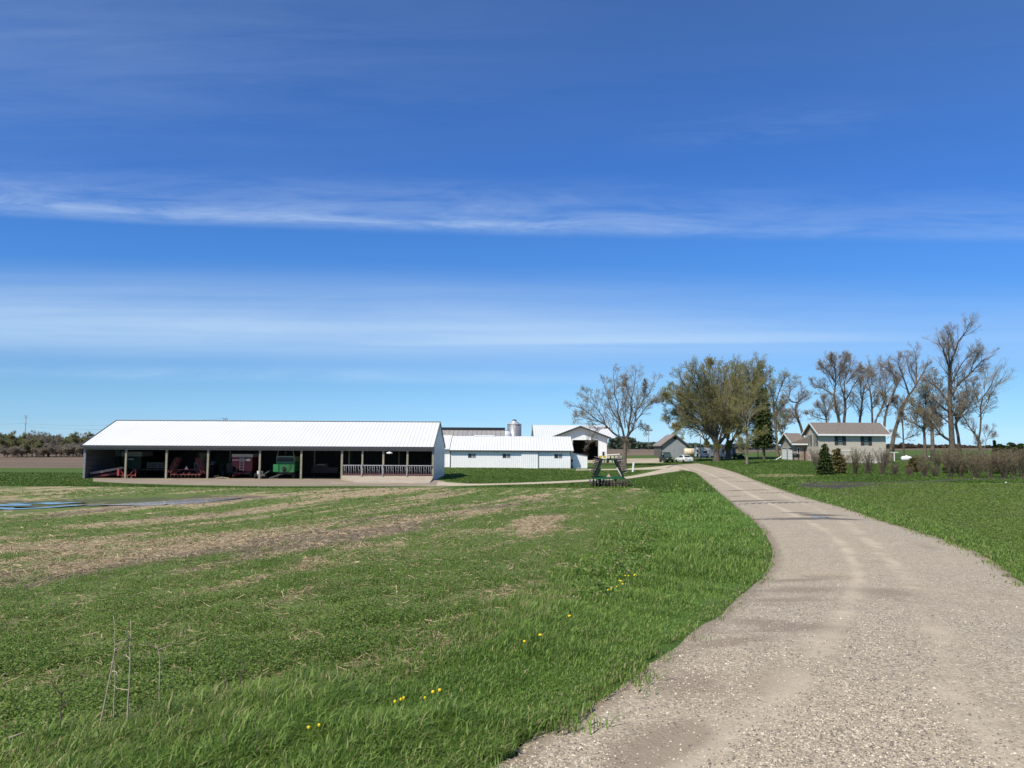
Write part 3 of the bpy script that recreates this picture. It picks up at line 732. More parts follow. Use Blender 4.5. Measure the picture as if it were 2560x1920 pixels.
def tree(name, label, cat, base_px, Y, limbs, width, seed, mats, lv=(5, 6, 5), len0=.42, twig=.030, leaf=None, group=None, up=.12, ang=(.5, 1.05), droop=0.0, base_at=None, spread=.55, fine=1.0):
    """limbs: (pixel polyline, thickness factor[, depth]); the first is the trunk. lv: children per limb, branch and twig"""
    rg = np.random.default_rng(seed)
    base = G(*base_px) if base_at is None else base_at
    bp = P(base_px[0], base_px[1], Y); base = np.array([bp[0], Y, float(T(np.array([bp[0]]), np.array([Y]))[0])])
    root = thing(name, label, cat, base, group=group)
    Ps, Rs = [], []
    hgt = 0
    for i, lb in enumerate(limbs):
        pl, th = lb[0], lb[1]
        top = min(q[1] for q in pl)
        dep = lb[2] if len(lb) > 2 else (0 if i == 0 else rg.uniform(-1, 1) * spread * np.hypot(pl[-1][0] - pl[0][0], pl[-1][1] - pl[0][1]) * Y / FPX)
        w = limb_pts(pl, base, Y, rg, dep)
        if i == 0: w[0, 2] = -.25
        L = np.linalg.norm(np.diff(w, axis=0), axis=1).sum()
        r0 = width * th * (.84 if i == 0 else .70); r1 = r0 * (.6 if (i == 0 and len(limbs) > 1 and th >= 1) else .07)
        if i: w[1:-1] += rg.normal(0, .008 * L, w[1:-1].shape)
        s = np.linspace(0, 1, len(w)); rad = r0 * (1 - s) + r1 * s
        if i == 0: rad[0] *= 1.45; rad[1] *= 1.08
        Ps.append(w); Rs.append(rad); hgt = max(hgt, w[:, 2].max())
    Pm = np.array(Ps); Rm = np.array(Rs); Lm = np.linalg.norm(np.diff(Pm, axis=1), axis=2).sum(1)
    trunk_parts = [tubes(Pm, Rm, 8)]
    src = slice(1, None) if len(limbs) > 1 else slice(0, None)
    lo = .18 if len(limbs) > 1 else .35
    ang1 = (ang[0] * .75, ang[1] * .88)
    st, d, L, r = sprout(rg, Pm[src], Rm[src], int(lv[0] * 1.7), lo * .55, .90, ang1, len0 * 1.3, Lm[src], .36, up)
    if len(limbs) > 1:
        e = sprout(rg, Pm[:1], Rm[:1], lv[0] + 4, .42, 1, ang, len0 * .8, Lm[:1], .22, up)
        st, d, L, r = (np.concatenate(z) for z in zip((st, d, L, r), e))
    r = np.maximum(r, twig * .8)
    p1, r1 = grow(rg, st, d, L, r, np.full(len(r), twig * .40), 7, .10, up * .55 - droop * .5)
    trunk_parts.append(tubes(p1, r1, 5))
    st, d, L2, r = sprout(rg, p1, r1, lv[1] + 2, .12, .92, ang1, .50, L, .6, up * .6)
    p2, r2 = grow(rg, st, d, L2, np.clip(r, twig * .45, twig * 1.2), np.full(len(r), twig * .26), 5, .13, up * .4 - droop)
    ps = [tubes(p2, r2, 3)]
    st, d, L3, r = sprout(rg, p2, r2, max(3, lv[2] - 1), .12, .95, (.3, .75), .55, L2, .6, up * .3)
    L3 = np.clip(L3 * 1.2, .45, 2.0)
    p3, r3 = grow(rg, st, d, L3, np.full(len(r), twig * .30), np.full(len(r), twig * .2), 4, .13, up * .3 - droop * 1.6)
    ps.append(tubes(p3, r3, 3))
    if fine:
        m = 1 if fine < 1 else 2
        st, d, L4, r = sprout(rg, p3, r3, m, .2, 1, (.3, .8), .6, L3, .6, 0)
        p4, r4 = grow(rg, st, d, np.clip(L4, .25, 1.2), np.full(len(r), twig * .22), np.full(len(r), twig * .14), 3, .2, -droop * 1.6)
        ps.append(tubes(p4, r4, 3))
    v, q = merge(trunk_parts); npmesh('trunk', v, q, mats[0], root, smooth=True)
    v, q = merge(ps)
    if leaf:
        n, size, lm = leaf
        pool = (p4 if fine else p3); sel = rg.integers(0, len(pool), n); t = rg.uniform(.2, 1, n) * (pool.shape[1] - 1); i = np.minimum(t.astype(int), pool.shape[1] - 2); f = (t - i)[:, None]
        c = pool[sel, i] * (1 - f) + pool[sel, i + 1] * f + rg.normal(0, size * .4, (n, 3))
        lvv, lq, tone = leaf_quads(rg, c, size)
        cr = npmesh('crown', v, q, mats[1], root)
        npmesh('foliage', lvv, lq, lm, cr, attrs={'tone': tone})
    else:
        npmesh('crown', v, q, mats[1], root)
    return root

def zA(pts): return [(1400 + x * .27125, 880 + y * .27132) for x, y in pts]
def zB(pts): return [(1900 + x * .29837, 780 + y * .29841) for x, y in pts]

tree('bare_tree', 'spreading bare tree with pale buds beside the doorway of the big white machine shed', 'tree', (1561.5, 1164), 128,
  [(zA([(592, 1050), (596, 960), (600, 880), (600, 800)]), 1.0, 0),
   (zA([(600, 830), (540, 765), (430, 700), (350, 640), (250, 565), (160, 520), (95, 515)]), .62),
   (zA([(430, 705), (390, 600), (320, 510), (250, 430), (240, 340)]), .34),
   (zA([(350, 640), (240, 610), (170, 590), (110, 600)]), .22),
   (zA([(592, 800), (548, 640), (522, 480), (492, 330), (480, 180)]), .60),
   (zA([(540, 620), (470, 520), (430, 400), (390, 270)]), .33),
   (zA([(605, 800), (640, 640), (655, 450), (680, 300), (690, 130)]), .58),
   (zA([(660, 440), (610, 330), (590, 220)]), .26),
   (zA([(612, 800), (700, 640), (692, 560), (760, 450), (850, 340), (885, 180)]), .55),
   (zA([(760, 450), (790, 360), (770, 240)]), .26),
   (zA([(700, 640), (780, 520), (860, 460), (930, 440)]), .30),
   (zA([(640, 760), (700, 700), (760, 690), (810, 750)]), .20),
   (zA([(470, 700), (370, 700), (310, 745), (275, 820), (250, 890)]), .22),
   (zA([(600, 700), (590, 560), (600, 420), (575, 300)]), .30),
  ], .46, 3, (BARK, TWIG_G), lv=(9, 6, 5), len0=.36, twig=.030, leaf=(14000, .055, L_BUD), up=.14, droop=.03, fine=.5)

tree('willow_tree', 'largest rounded olive willow with a thick dark trunk in front of the camper', 'tree', (1791, 1148), 150,
  [(zA([(1443, 985), (1445, 930), (1446, 890), (1442, 845)]), 1.0, 0),
   (zA([(1436, 860), (1370, 725), (1280, 640), (1150, 560), (1010, 465), (940, 400)]), .55),
   (zA([(1440, 850), (1370, 700), (1300, 560), (1200, 400), (1120, 260), (1080, 190)]), .55),
   (zA([(1440, 850), (1410, 680), (1390, 500), (1330, 300), (1270, 140)]), .5),
   (zA([(1448, 850), (1446, 640), (1450, 450), (1470, 250), (1480, 80)]), .5),
   (zA([(1455, 850), (1500, 700), (1545, 520), (1580, 330), (1570, 100)]), .5),
   (zA([(1462, 860), (1540, 750), (1620, 660), (1690, 520), (1740, 400)]), .42),
   (zA([(1290, 640), (1160, 600), (1040, 570), (975, 640)]), .26),
   (zA([(1230, 600), (1120, 480), (1010, 420), (940, 450)]), .26),
   (zA([(1300, 560), (1220, 520), (1110, 400), (1010, 300)]), .28),
   (zA([(1390, 500), (1300, 420), (1230, 250), (1190, 120)]), .28),
   (zA([(1450, 500), (1400, 300), (1380, 160), (1400, 80)]), .28),
   (zA([(1500, 690), (1490, 480), (1540, 250), (1530, 90)]), .28),
   (zA([(1450, 800), (1500, 620), (1600, 480), (1650, 300), (1640, 160)]), .3, -2.5), (zA([(1440, 840), (1350, 640), (1240, 500), (1160, 420), (1050, 360)]), .28, -3.0), (zA([(1400, 720), (1320, 480), (1250, 330), (1160, 220)]), .26, 2.5), (zA([(1450, 760), (1430, 560), (1350, 380), (1330, 200)]), .28, -3.0), (zA([(1370, 740), (1240, 700), (1120, 680), (1060, 740)]), .24, -2.0), (zA([(1460, 840), (1560, 700), (1600, 640), (1620, 720)]), .2, -3.0),
  ], .72, 8, (BARK_D, TWIG_O), lv=(20, 7, 6), len0=.34, twig=.034, leaf=(110000, .055, L_OLIVE), up=.16, droop=.05, fine=.5, spread=.6)

tree('willow_tree', 'willow with a forked trunk standing just behind and beside the largest willow', 'tree', (1821, 1146.5), 155,
  [(zA([(1552, 980), (1550, 930), (1552, 890), (1555, 840)]), 1.0, 0),
   (zA([(1548, 870), (1520, 740), (1500, 560), (1530, 380), (1545, 150)]), .55),
   (zA([(1560, 880), (1620, 760), (1690, 600), (1740, 420), (1800, 200), (1820, 110)]), .6),
   (zA([(1590, 830), (1660, 650), (1650, 450), (1670, 250), (1660, 110)]), .42),
   (zA([(1690, 600), (1780, 460), (1860, 330), (1900, 150)]), .36),
   (zA([(1640, 720), (1740, 600), (1830, 520), (1900, 430)]), .30),
   (zA([(1555, 800), (1590, 600), (1600, 400), (1620, 200)]), .4), (zA([(1600, 800), (1700, 700), (1800, 640), (1860, 660)]), .28, -2.0), (zA([(1640, 720), (1720, 480), (1740, 280), (1720, 140)]), .34, -2.5), (zA([(1690, 600), (1790, 380), (1850, 200), (1860, 140)]), .3, 2.0), (zA([(1550, 860), (1540, 640), (1580, 420), (1590, 160)]), .32, -3.0),
  ], .70, 21, (BARK_D, TWIG_O), lv=(22, 7, 6), len0=.36, twig=.034, leaf=(90000, .055, L_OLIVE), up=.16, droop=.05, fine=.5, spread=.5)

tree('young_willow', 'slim pale willow with a low leaning limb, on the lawn before the spruce', 'tree', (1866, 1158), 128,
  [(zA([(1722, 1028), (1725, 930), (1726, 840), (1718, 720)]), 1.0, 0),
   (zA([(1716, 950), (1690, 900), (1662, 850), (1638, 790)]), .55),
   (zA([(1720, 740), (1700, 600), (1690, 460), (1700, 300)]), .55),
   (zA([(1722, 740), (1750, 600), (1800, 420), (1830, 250)]), .55),
   (zA([(1730, 870), (1760, 830), (1810, 780), (1900, 700)]), .35),
   (zA([(1750, 610), (1850, 480), (1900, 380)]), .3),
   (zA([(1710, 650), (1640, 560), (1610, 420)]), .3),
  ], .26, 33, (BARK_L, TWIG_O), lv=(10, 6, 5), len0=.40, twig=.026, leaf=(15000, .055, L_OLIVE), up=.14, droop=.06, fine=.5)

tree('small_willow', 'small olive willow behind the galvanized gable shed and the camper', 'tree', (1766, 1140), 185,
  [(zA([(1352, 950), (1352, 880), (1350, 820)]), 1.0, 0),
   (zA([(1350, 840), (1290, 760), (1200, 700), (1120, 700), (1080, 740)]), .5), (zA([(1350, 830), (1280, 700), (1220, 640), (1180, 600)]), .5),
   (zA([(1350, 830), (1340, 720), (1330, 620)]), .5), (zA([(1352, 830), (1390, 740), (1400, 640)]), .45),
  ], .40, 35, (BARK_D, TWIG_O), lv=(12, 6, 5), len0=.5, twig=.036, leaf=(9000, .11, L_OLIVE), up=.1, droop=.06, fine=0)

tree('tall_bare_tree', 'tall straight bare tree rising behind the spruce beside the olive willows', 'tree', (1943, 1138), 175,
  [(zA([(2005, 955), (1995, 800), (1985, 650), (1970, 500)]), 1.0, 0),
   (zA([(1975, 520), (1960, 400), (1975, 280)]), .5), (zA([(1972, 520), (2010, 380), (2070, 240), (2110, 290)]), .5), (zA([(1985, 640), (1930, 500), (1900, 300)]), .4),
   (zA([(1985, 600), (2040, 500), (2060, 420)]), .35), (zA([(1990, 760), (2050, 660), (2090, 600)]), .3)
  ], .42, 36, (BARK, TWIG_G), lv=(12, 6, 5), len0=.45, twig=.036, leaf=(6000, .09, L_OLIVE), fine=.5)
tree('bare_tree', 'pale thin bare tree between the spruce and the garage of the house', 'tree', (1962, 1139), 185,
  [(zA([(2062, 940), (2060, 820), (2050, 700)]), 1.0, 0), (zA([(2050, 720), (2030, 600), (2040, 470)]), .6), (zA([(2055, 740), (2090, 640), (2080, 540)]), .6), (zA([(2050, 760), (1990, 680), (1960, 600)]), .5)],
  .2, 37, (BARK_L, TWIG_G), lv=(12, 6, 5), len0=.55, twig=.032, leaf=(5000, .09, L_BUD), fine=.5)

back = 'bare trees behind the house'
tree('bare_tree', 'small crooked bare tree with a kinked trunk above the garage roof', 'tree', zB([(358, 1195)])[0], 160,
  [(zB([(360, 1195), (352, 1000), (318, 900), (296, 810), (312, 758)]), 1.0, 0), (zB([(312, 760), (262, 745), (250, 690), (290, 600)]), .6), (zB([(312, 758), (360, 715), (405, 690)]), .5), (zB([(300, 810), (340, 720), (350, 600)]), .4), (zB([(340, 960), (300, 880), (260, 900)]), .3)],
  .38, 41, (BARK_D, TWIG), lv=(9, 6, 4), len0=.5, twig=.034, fine=.5, group=back)
tree('bare_tree', 'dense dark bare tree right above the ridge of the house roof, leaning toward the garage', 'tree', zB([(668, 1200)])[0], 158,
  [(zB([(670, 1200), (664, 930), (640, 820), (622, 710)]), 1.0, 0), (zB([(622, 715), (640, 600), (636, 450), (660, 345)]), .6), (zB([(622, 700), (540, 640), (430, 580)]), .5), (zB([(636, 600), (560, 490), (500, 460)]), .45), (zB([(640, 560), (690, 450), (710, 380)]), .4), (zB([(636, 480), (580, 420), (600, 370)]), .35)],
  .46, 42, (BARK_D, TWIG), lv=(12, 7, 6), len0=.50, twig=.031, fine=.5, group=back)
tree('bare_tree', 'dense dark bare tree with an upright trunk and lopsided crown above the house roof', 'tree', zB([(702, 1200)])[0], 162,
  [(zB([(704, 1200), (704, 930), (716, 800), (702, 690)]), 1.0, 0), (zB([(704, 700), (720, 560), (760, 450), (770, 410)]), .6), (zB([(716, 740), (775, 640), (850, 530), (890, 500)]), .55), (zB([(722, 600), (800, 500), (850, 470)]), .45), (zB([(704, 700), (670, 560), (690, 450)]), .4)],
  .42, 43, (BARK_D, TWIG), lv=(12, 7, 6), len0=.50, twig=.031, fine=.5, group=back)
tree('bare_tree', 'low bushy bare tree peeking over the middle of the garage and house roofs', 'tree', zB([(558, 1200)])[0], 170,
  [(zB([(560, 1200), (558, 930), (545, 860)]), 1.0, 0), (zB([(548, 870), (510, 820), (460, 770)]), .6), (zB([(552, 860), (590, 780), (600, 710)]), .6), (zB([(550, 900), (480, 880), (400, 840)]), .5), (zB([(550, 860), (540, 760), (530, 720)]), .5)],
  .3, 44, (BARK_D, TWIG), lv=(11, 6, 5), len0=.5, twig=.034, fine=.5, group=back)
tree('bare_tree', 'narrow bare tree with twin tops above the far half of the house roof', 'tree', zB([(838, 1200)])[0], 168,
  [(zB([(838, 1200), (836, 930), (846, 850), (858, 720)]), 1.0, 0), (zB([(858, 730), (890, 590), (950, 470), (1000, 440)]), .6), (zB([(856, 740), (850, 640), (880, 480)]), .55), (zB([(846, 840), (800, 760), (790, 690)]), .4), (zB([(860, 700), (920, 620), (940, 520)]), .4)],
  .38, 45, (BARK_D, TWIG), lv=(10, 6, 5), len0=.50, twig=.031, fine=.5, group=back)
tree('bare_tree', 'pale trunked bare tree rising behind the far end of the house roof ridge', 'tree', zB([(945, 1200)])[0], 172,
  [(zB([(946, 1200), (942, 930), (934, 760), (920, 640)]), 1.0, 0), (zB([(922, 650), (905, 540), (930, 440)]), .6), (zB([(930, 720), (990, 640), (1010, 470), (1030, 450)]), .5), (zB([(940, 820), (970, 760), (1000, 700)]), .4)],
  .32, 46, (BARK_L, TWIG_G), lv=(11, 6, 5), len0=.50, twig=.031, fine=.5, group=back)
tree('bare_tree', 'bare tree whose slanting trunk crosses behind the end of the house roof', 'tree', zB([(955, 1210)])[0], 163,
  [(zB([(950, 1210), (965, 930), (1010, 830), (1052, 720)]), 1.0, 0), (zB([(1052, 725), (1062, 600), (1110, 450)]), .6), (zB([(1050, 730), (1010, 600), (1040, 480)]), .45), (zB([(1020, 810), (1100, 760), (1140, 720)]), .4), (zB([(1056, 680), (1130, 590), (1150, 560)]), .4)],
  .36, 47, (BARK_D, TWIG), lv=(10, 6, 5), len0=.50, twig=.031, fine=.5, group=back)
tree('bare_tree', 'bare tree standing at the corner just past the end of the house', 'tree', zB([(1030, 1190)])[0], 150,
  [(zB([(1034, 1190), (1042, 950), (1062, 820), (1120, 680)]), 1.0, 0), (zB([(1118, 690), (1146, 560), (1060, 480), (1010, 460)]), .5), (zB([(1118, 690), (1130, 580), (1110, 450)]), .5), (zB([(1066, 820), (1030, 740), (1000, 680)]), .35)],
  .34, 48, (BARK_D, TWIG), lv=(9, 6, 5), len0=.48, twig=.030, fine=.5, group=back)
tree('bare_tree', 'leaning bare tree with a long sloping trunk between the house and the tallest tree', 'tree', zB([(1102, 1180)])[0], 152,
  [(zB([(1098, 1180), (1122, 1030), (1150, 930), (1190, 810), (1250, 690)]), 1.0, 0), (zB([(1248, 695), (1312, 600), (1370, 500), (1400, 430)]), .6), (zB([(1250, 690), (1190, 560), (1140, 440), (1130, 430)]), .5), (zB([(1310, 600), (1310, 420), (1292, 285)]), .5), (zB([(1180, 840), (1120, 780), (1100, 740)]), .35), (zB([(1300, 610), (1240, 460), (1215, 330)]), .4)],
  .50, 49, (BARK, TWIG_G), lv=(11, 6, 5), len0=.44, twig=.031, fine=.5, group=back)
tree('bare_tree', 'thin bare pole-like tree with one long level branch beyond the clothes line post', 'tree', zB([(1204, 1190)])[0], 150,
  [(zB([(1206, 1190), (1200, 1040), (1192, 920), (1172, 850)]), 1.0, 0), (zB([(1204, 1068), (1270, 1040), (1370, 990)]), .6), (zB([(1200, 1060), (1130, 1040), (1080, 1010)]), .4), (zB([(1192, 920), (1180, 800), (1200, 720)]), .5)],
  .2, 50, (BARK_D, TWIG), lv=(9, 5, 4), len0=.4, twig=.03, fine=.5, group=back)
tree('bare_tree', 'brown bare tree with wide low boughs behind the propane tank', 'tree', zB([(1384, 1190)])[0], 148,
  [(zB([(1384, 1190), (1378, 1060), (1376, 980), (1380, 860)]), 1.0, 0), (zB([(1374, 985), (1300, 930), (1240, 905), (1185, 850)]), .7), (zB([(1380, 880), (1380, 760), (1390, 640)]), .6), (zB([(1380, 960), (1440, 860), (1490, 780)]), .5), (zB([(1376, 900), (1300, 800), (1270, 740)]), .5), (zB([(1380, 900), (1330, 760), (1340, 660)]), .5)],
  .34, 51, (BARK, TWIG_O), lv=(12, 6, 5), len0=.50, twig=.031, leaf=(5000, .09, L_BROWN), fine=.5, group=back)
tree('bare_tree', 'stout bare tree with a bare arm reaching over, before the tallest tree', 'tree', zB([(1442, 1190)])[0], 146,
  [(zB([(1448, 1190), (1444, 1060), (1440, 970), (1430, 880)]), 1.0, 0), (zB([(1446, 990), (1500, 930), (1545, 880)]), .5), (zB([(1432, 890), (1400, 760), (1420, 620), (1470, 540)]), .55), (zB([(1434, 890), (1480, 740), (1510, 600)]), .5), (zB([(1436, 960), (1380, 880), (1330, 840)]), .4)],
  .46, 52, (BARK_L, TWIG_O), lv=(11, 6, 5), len0=.50, twig=.031, leaf=(5000, .09, L_BROWN), fine=.5, group=back)
tree('tall_bare_tree', 'tallest bare tree with a straight massive trunk rising above the hedge', 'tree', zB([(1612, 1190)])[0], 142,
  [(zB([(1614, 1190), (1604, 1000), (1594, 850), (1588, 700), (1594, 540)]), 1.0, 0), (zB([(1592, 560), (1600, 420), (1638, 270), (1684, 185), (1714, 118)]), .58), (zB([(1594, 600), (1560, 440), (1500, 310), (1440, 235)]), .5), (zB([(1596, 470), (1570, 340), (1560, 200), (1590, 160)]), .4),
   (zB([(1592, 1075), (1500, 1015), (1440, 940), (1395, 880), (1350, 850)]), .6), (zB([(1592, 720), (1660, 600), (1760, 520), (1850, 420), (1965, 365)]), .55), (zB([(1590, 780), (1520, 660), (1440, 580), (1390, 560)]), .5), (zB([(1760, 520), (1800, 400), (1850, 290)]), .35),
   (zB([(1592, 850), (1480, 760), (1420, 720)]), .42), (zB([(1594, 900), (1660, 780), (1700, 700)]), .42), (zB([(1592, 640), (1640, 500), (1720, 380), (1790, 330)]), .38), (zB([(1590, 930), (1500, 860), (1450, 820)]), .35)],
  .62, 53, (BARK_D, TWIG_G), lv=(11, 7, 5), len0=.42, twig=.031, fine=.5, group=back)
tree('bare_tree', 'dark bare tree close against the trunk of the tallest tree', 'tree', zB([(1672, 1190)])[0], 145,
  [(zB([(1676, 1190), (1660, 1040), (1642, 930), (1680, 850)]), 1.0, 0), (zB([(1678, 860), (1722, 780), (1712, 620), (1735, 480)]), .6), (zB([(1650, 930), (1690, 800), (1680, 680)]), .5), (zB([(1668, 900), (1760, 800), (1800, 640)]), .45), (zB([(1650, 930), (1610, 820), (1620, 700)]), .4)],
  .36, 54, (BARK_D, TWIG), lv=(12, 6, 5), len0=.45, twig=.034, fine=.5, group=back)
tree('bare_tree', 'bare tree at the end of the row with a dark elbow in its trunk', 'tree', zB([(1852, 1190)])[0], 140,
  [(zB([(1858, 1190), (1842, 1120), (1826, 1050)]), 1.0, 0), (zB([(1828, 1055), (1780, 990), (1745, 930), (1725, 880)]), .75), (zB([(1834, 1060), (1832, 880), (1830, 730), (1880, 630), (1955, 470)]), .6), (zB([(1740, 930), (1700, 850), (1720, 740)]), .45), (zB([(1832, 760), (1790, 640), (1800, 560)]), .4), (zB([(1876, 640), (1890, 520), (1870, 430)]), .35), (zB([(1832, 880), (1890, 780), (1910, 700)]), .35)],
  .42, 55, (BARK, TWIG_G), lv=(10, 6, 5), len0=.48, twig=.030, fine=.5, group=back)
tree('bare_sapling', 'thin leafless sapling past the last big tree, against the open sky', 'tree', zB([(1884, 1160)])[0], 135,
  [(zB([(1884, 1160), (1890, 1100), (1910, 1040), (1950, 970)]), 1.0, 0), (zB([(1900, 1070), (1950, 1050), (1990, 1030)]), .6), (zB([(1896, 1080), (1880, 1020), (1890, 960)]), .6)],
  .07, 56, (BARK, TWIG), lv=(8, 5, 4), len0=.5, twig=.022, fine=0)

# ---------------------------------------------------------------- conifers
def conifer(name, label, base_px, Y, top_py, half_w, seed, bare=.12, shape=.8, n=420, leafs=16, mat=None, group=None, size=.16):
    rg = np.random.default_rng(seed); b = P(base_px[0], base_px[1], Y); b[2] = float(T(b[:1], b[1:2])[0])
    top = P(base_px[0], top_py, Y); H = top[2] - b[2]; W = half_w * Y / FPX
    root = thing(name, label, 'tree', b, group=group)
    k = 8; s = np.linspace(0, 1, k); tr = np.zeros((1, k, 3)); tr[0, :, 2] = s * H - .15 * (s == 0)
    v, q = tubes(tr, (np.maximum(.02 * H * (1 - s), .01))[None], 8); npmesh('trunk', v, q, BARK_D, root, smooth=True)
    h = bare + (1 - bare) * (1 - np.sqrt(1 - rg.uniform(0, 1, n) * .995)); an = rg.uniform(0, 2 * np.pi, n)
    L = W * np.maximum(1 - (h - bare) / (1 - bare), .03) ** shape * rg.uniform(.42, 1.15, n) * np.minimum(1, .75 + (h - bare) * 3)
    d = np.stack([np.cos(an), np.sin(an), np.full(n, .12)], -1)
    st = np.stack([np.zeros(n), np.zeros(n), h * H], -1)
    p, r = grow(rg, st, d, L, np.full(n, .012 * W + .008), np.full(n, .006), 6, .07, -.16)
    p[:, -1, 2] += .06 * L
    v, q = tubes(p, r, 3); cr = npmesh('crown', v, q, BARK_D, root)
    m = leafs; t = np.sqrt(rg.uniform(.03, 1, (n, m))) * 5; i = np.minimum(t.astype(int), 4); f = (t - i)[..., None]; ar = np.arange(n)[:, None]
    c = p[ar, i] * (1 - f) + p[ar, i + 1] * f; c = c + rg.normal(0, 1, c.shape) * np.array([.09, .09, .05]) * W * .9
    c = c.reshape(-1, 3); a = unit(np.repeat(d, m, 0) + rg.normal(0, .5, (n * m, 3)) + np.array([0, 0, -.35])); bb = unit(np.cross(a, rg.normal(0, 1, a.shape)))
    sz = size * rg.uniform(.6, 1.5, (n * m, 1))
    v = np.stack([c - a * sz, c + bb * sz * .45, c + a * sz, c - bb * sz * .45], 1).reshape(-1, 3)
    tone = np.repeat(np.repeat(rg.uniform(0, 1, (n * m, 1)), 4, 0), 3, 1)
    npmesh('foliage', v, np.arange(4 * n * m).reshape(-1, 4), mat or L_SPRUCE, cr, attrs={'tone': tone})
    return root
conifer('spruce_tree', 'tall dark spruce with a bare lower trunk beside the basketball hoop', zA([(1880, 975)])[0], 150, 960, 33, 61, .17, .75, 520, 16, size=.24)
conifer('spruce_tree', 'low dark spruce with its crown down to the grass in front of the house', zB([(548, 1342)])[0], 80, 1101, 23, 62, .02, .62, 420, 14, size=.11)
conifer('cedar_tree', 'brownish green bushy cedar touching the dark spruce in front of the house', zB([(648, 1338)])[0], 82, 1117, 22, 63, .03, .42, 420, 12, mat=L_CEDAR, size=.12)
conifer('juniper_bush', 'dark rounded juniper beside the propane tank', zB([(1300, 1330)])[0], 92, 1140, 21, 64, .02, .3, 300, 15, mat=L_CEDAR, size=.12)
conifer('juniper_bush', 'black green juniper under the tallest bare tree, narrower of two side by side', zB([(1582, 1345)])[0], 90, 1148, 14, 65, .02, .3, 280, 14, size=.12)
conifer('juniper_bush', 'black green juniper behind the hedge, broader of two side by side', zB([(1672, 1345)])[0], 92, 1150, 20, 66, .02, .28, 320, 15, size=.12)
conifer('juniper_bush', 'dark juniper sunk low behind the brown hedge shrubs near the end of the row', zB([(2030, 1355)])[0], 90, 1150, 22, 67, .02, .3, 300, 14, size=.12)
far_ev = 'evergreens beyond the brown hedge'
for i, (bx, ty, hw) in enumerate(((1968, 1066, 6), (2010, 1100, 16), (2052, 1106, 15), (2112, 1084, 15), (2146, 1098, 12), (2184, 1094, 12))):
    pb = zB([(bx, 1180)])[0]; tp = zB([(bx, ty)])[0][1]
    conifer('spruce_tree' if i == 0 else 'evergreen_tree', 'young spruce with a thin pointed tip beyond the brown hedge' if i == 0 else 'round dark evergreen tops rising beyond the brown hedge', pb, 150, tp, hw, 70 + i, .03, (.9 if i == 0 else .30), 320, 16, size=.24, group=far_ev)

# ---------------------------------------------------------------- shrubs of the hedge
def shrub(name, label, base_px, Y, top_py, half_w, seed, n=26, tw=7, leaf=0, mats=None, group=None, lean=0.0, low=0.0, lm=None):
    rg = np.random.default_rng(seed); b = P(base_px[0], base_px[1], Y); b[2] = float(T(b[:1], b[1:2])[0])
    H = P(base_px[0], top_py, Y)[2] - b[2]; W = half_w * Y / FPX
    root = thing(name, label, 'shrub', b, group=group)
    W = W * 1.45; an = rg.uniform(0, 2 * np.pi, n); sp = rg.uniform(.1, 1, n) ** .7 * W * .85
    d = np.stack([np.cos(an) * sp + lean, np.sin(an) * sp, np.full(n, H * .85) * rg.uniform(.7, 1.1, n)], -1)
    L = np.linalg.norm(d, axis=1)
    st = np.stack([np.cos(an) * .1, np.sin(an) * .1, np.full(n, -.05)], -1) + rg.normal(0, .06, (n, 3))
    p, r = grow(rg, st, d, L, np.full(n, .026) * rg.uniform(.6, 1.3, n), np.full(n, .007), 6, .11, -.01)
    v, q = tubes(p, r, 4); npmesh('stem', v, q, (mats or (BARK_D, TWIG))[0], root, smooth=True)
    s2, d2, L2, r2 = sprout(rg, p, r, tw, .25 + low, 1, (.35, 1.0), .36, L, .6, .05)
    p2, rr2 = grow(rg, s2, d2, L2, np.full(len(r2), .009), np.full(len(r2), .005), 4, .15, .08)
    s3, d3, L3, r3 = sprout(rg, p2, rr2, 4, .15, 1, (.3, .9), .55, L2, .6, .1)
    p3, rr3 = grow(rg, s3, d3, L3, np.full(len(r3), .0065), np.full(len(r3), .004), 3, .15, .05)
    v, q = merge([tubes(p2, rr2, 3), tubes(p3, rr3, 3)])
    tw_o = npmesh('crown', v, q, (mats or (BARK_D, TWIG))[1], root)
    if leaf:
        sel = rg.integers(0, len(p3), leaf); c = p3[sel, 2] + rg.normal(0, .05, (leaf, 3))
        lv, lq, tone = leaf_quads(rg, c, .035); npmesh('foliage', lv, lq, lm or L_BROWN, tw_o, attrs={'tone': tone})
    return root
hedge = 'bare shrubs of the hedge along the lawn'
H_TWIG = mk('hedge_twigs', (.20, .165, .10), .9, .3, 2, spec=.2); H_TWIG_G = mk('hedge_twigs_grey', (.21, .17, .13), .9, .3, 2, spec=.2)
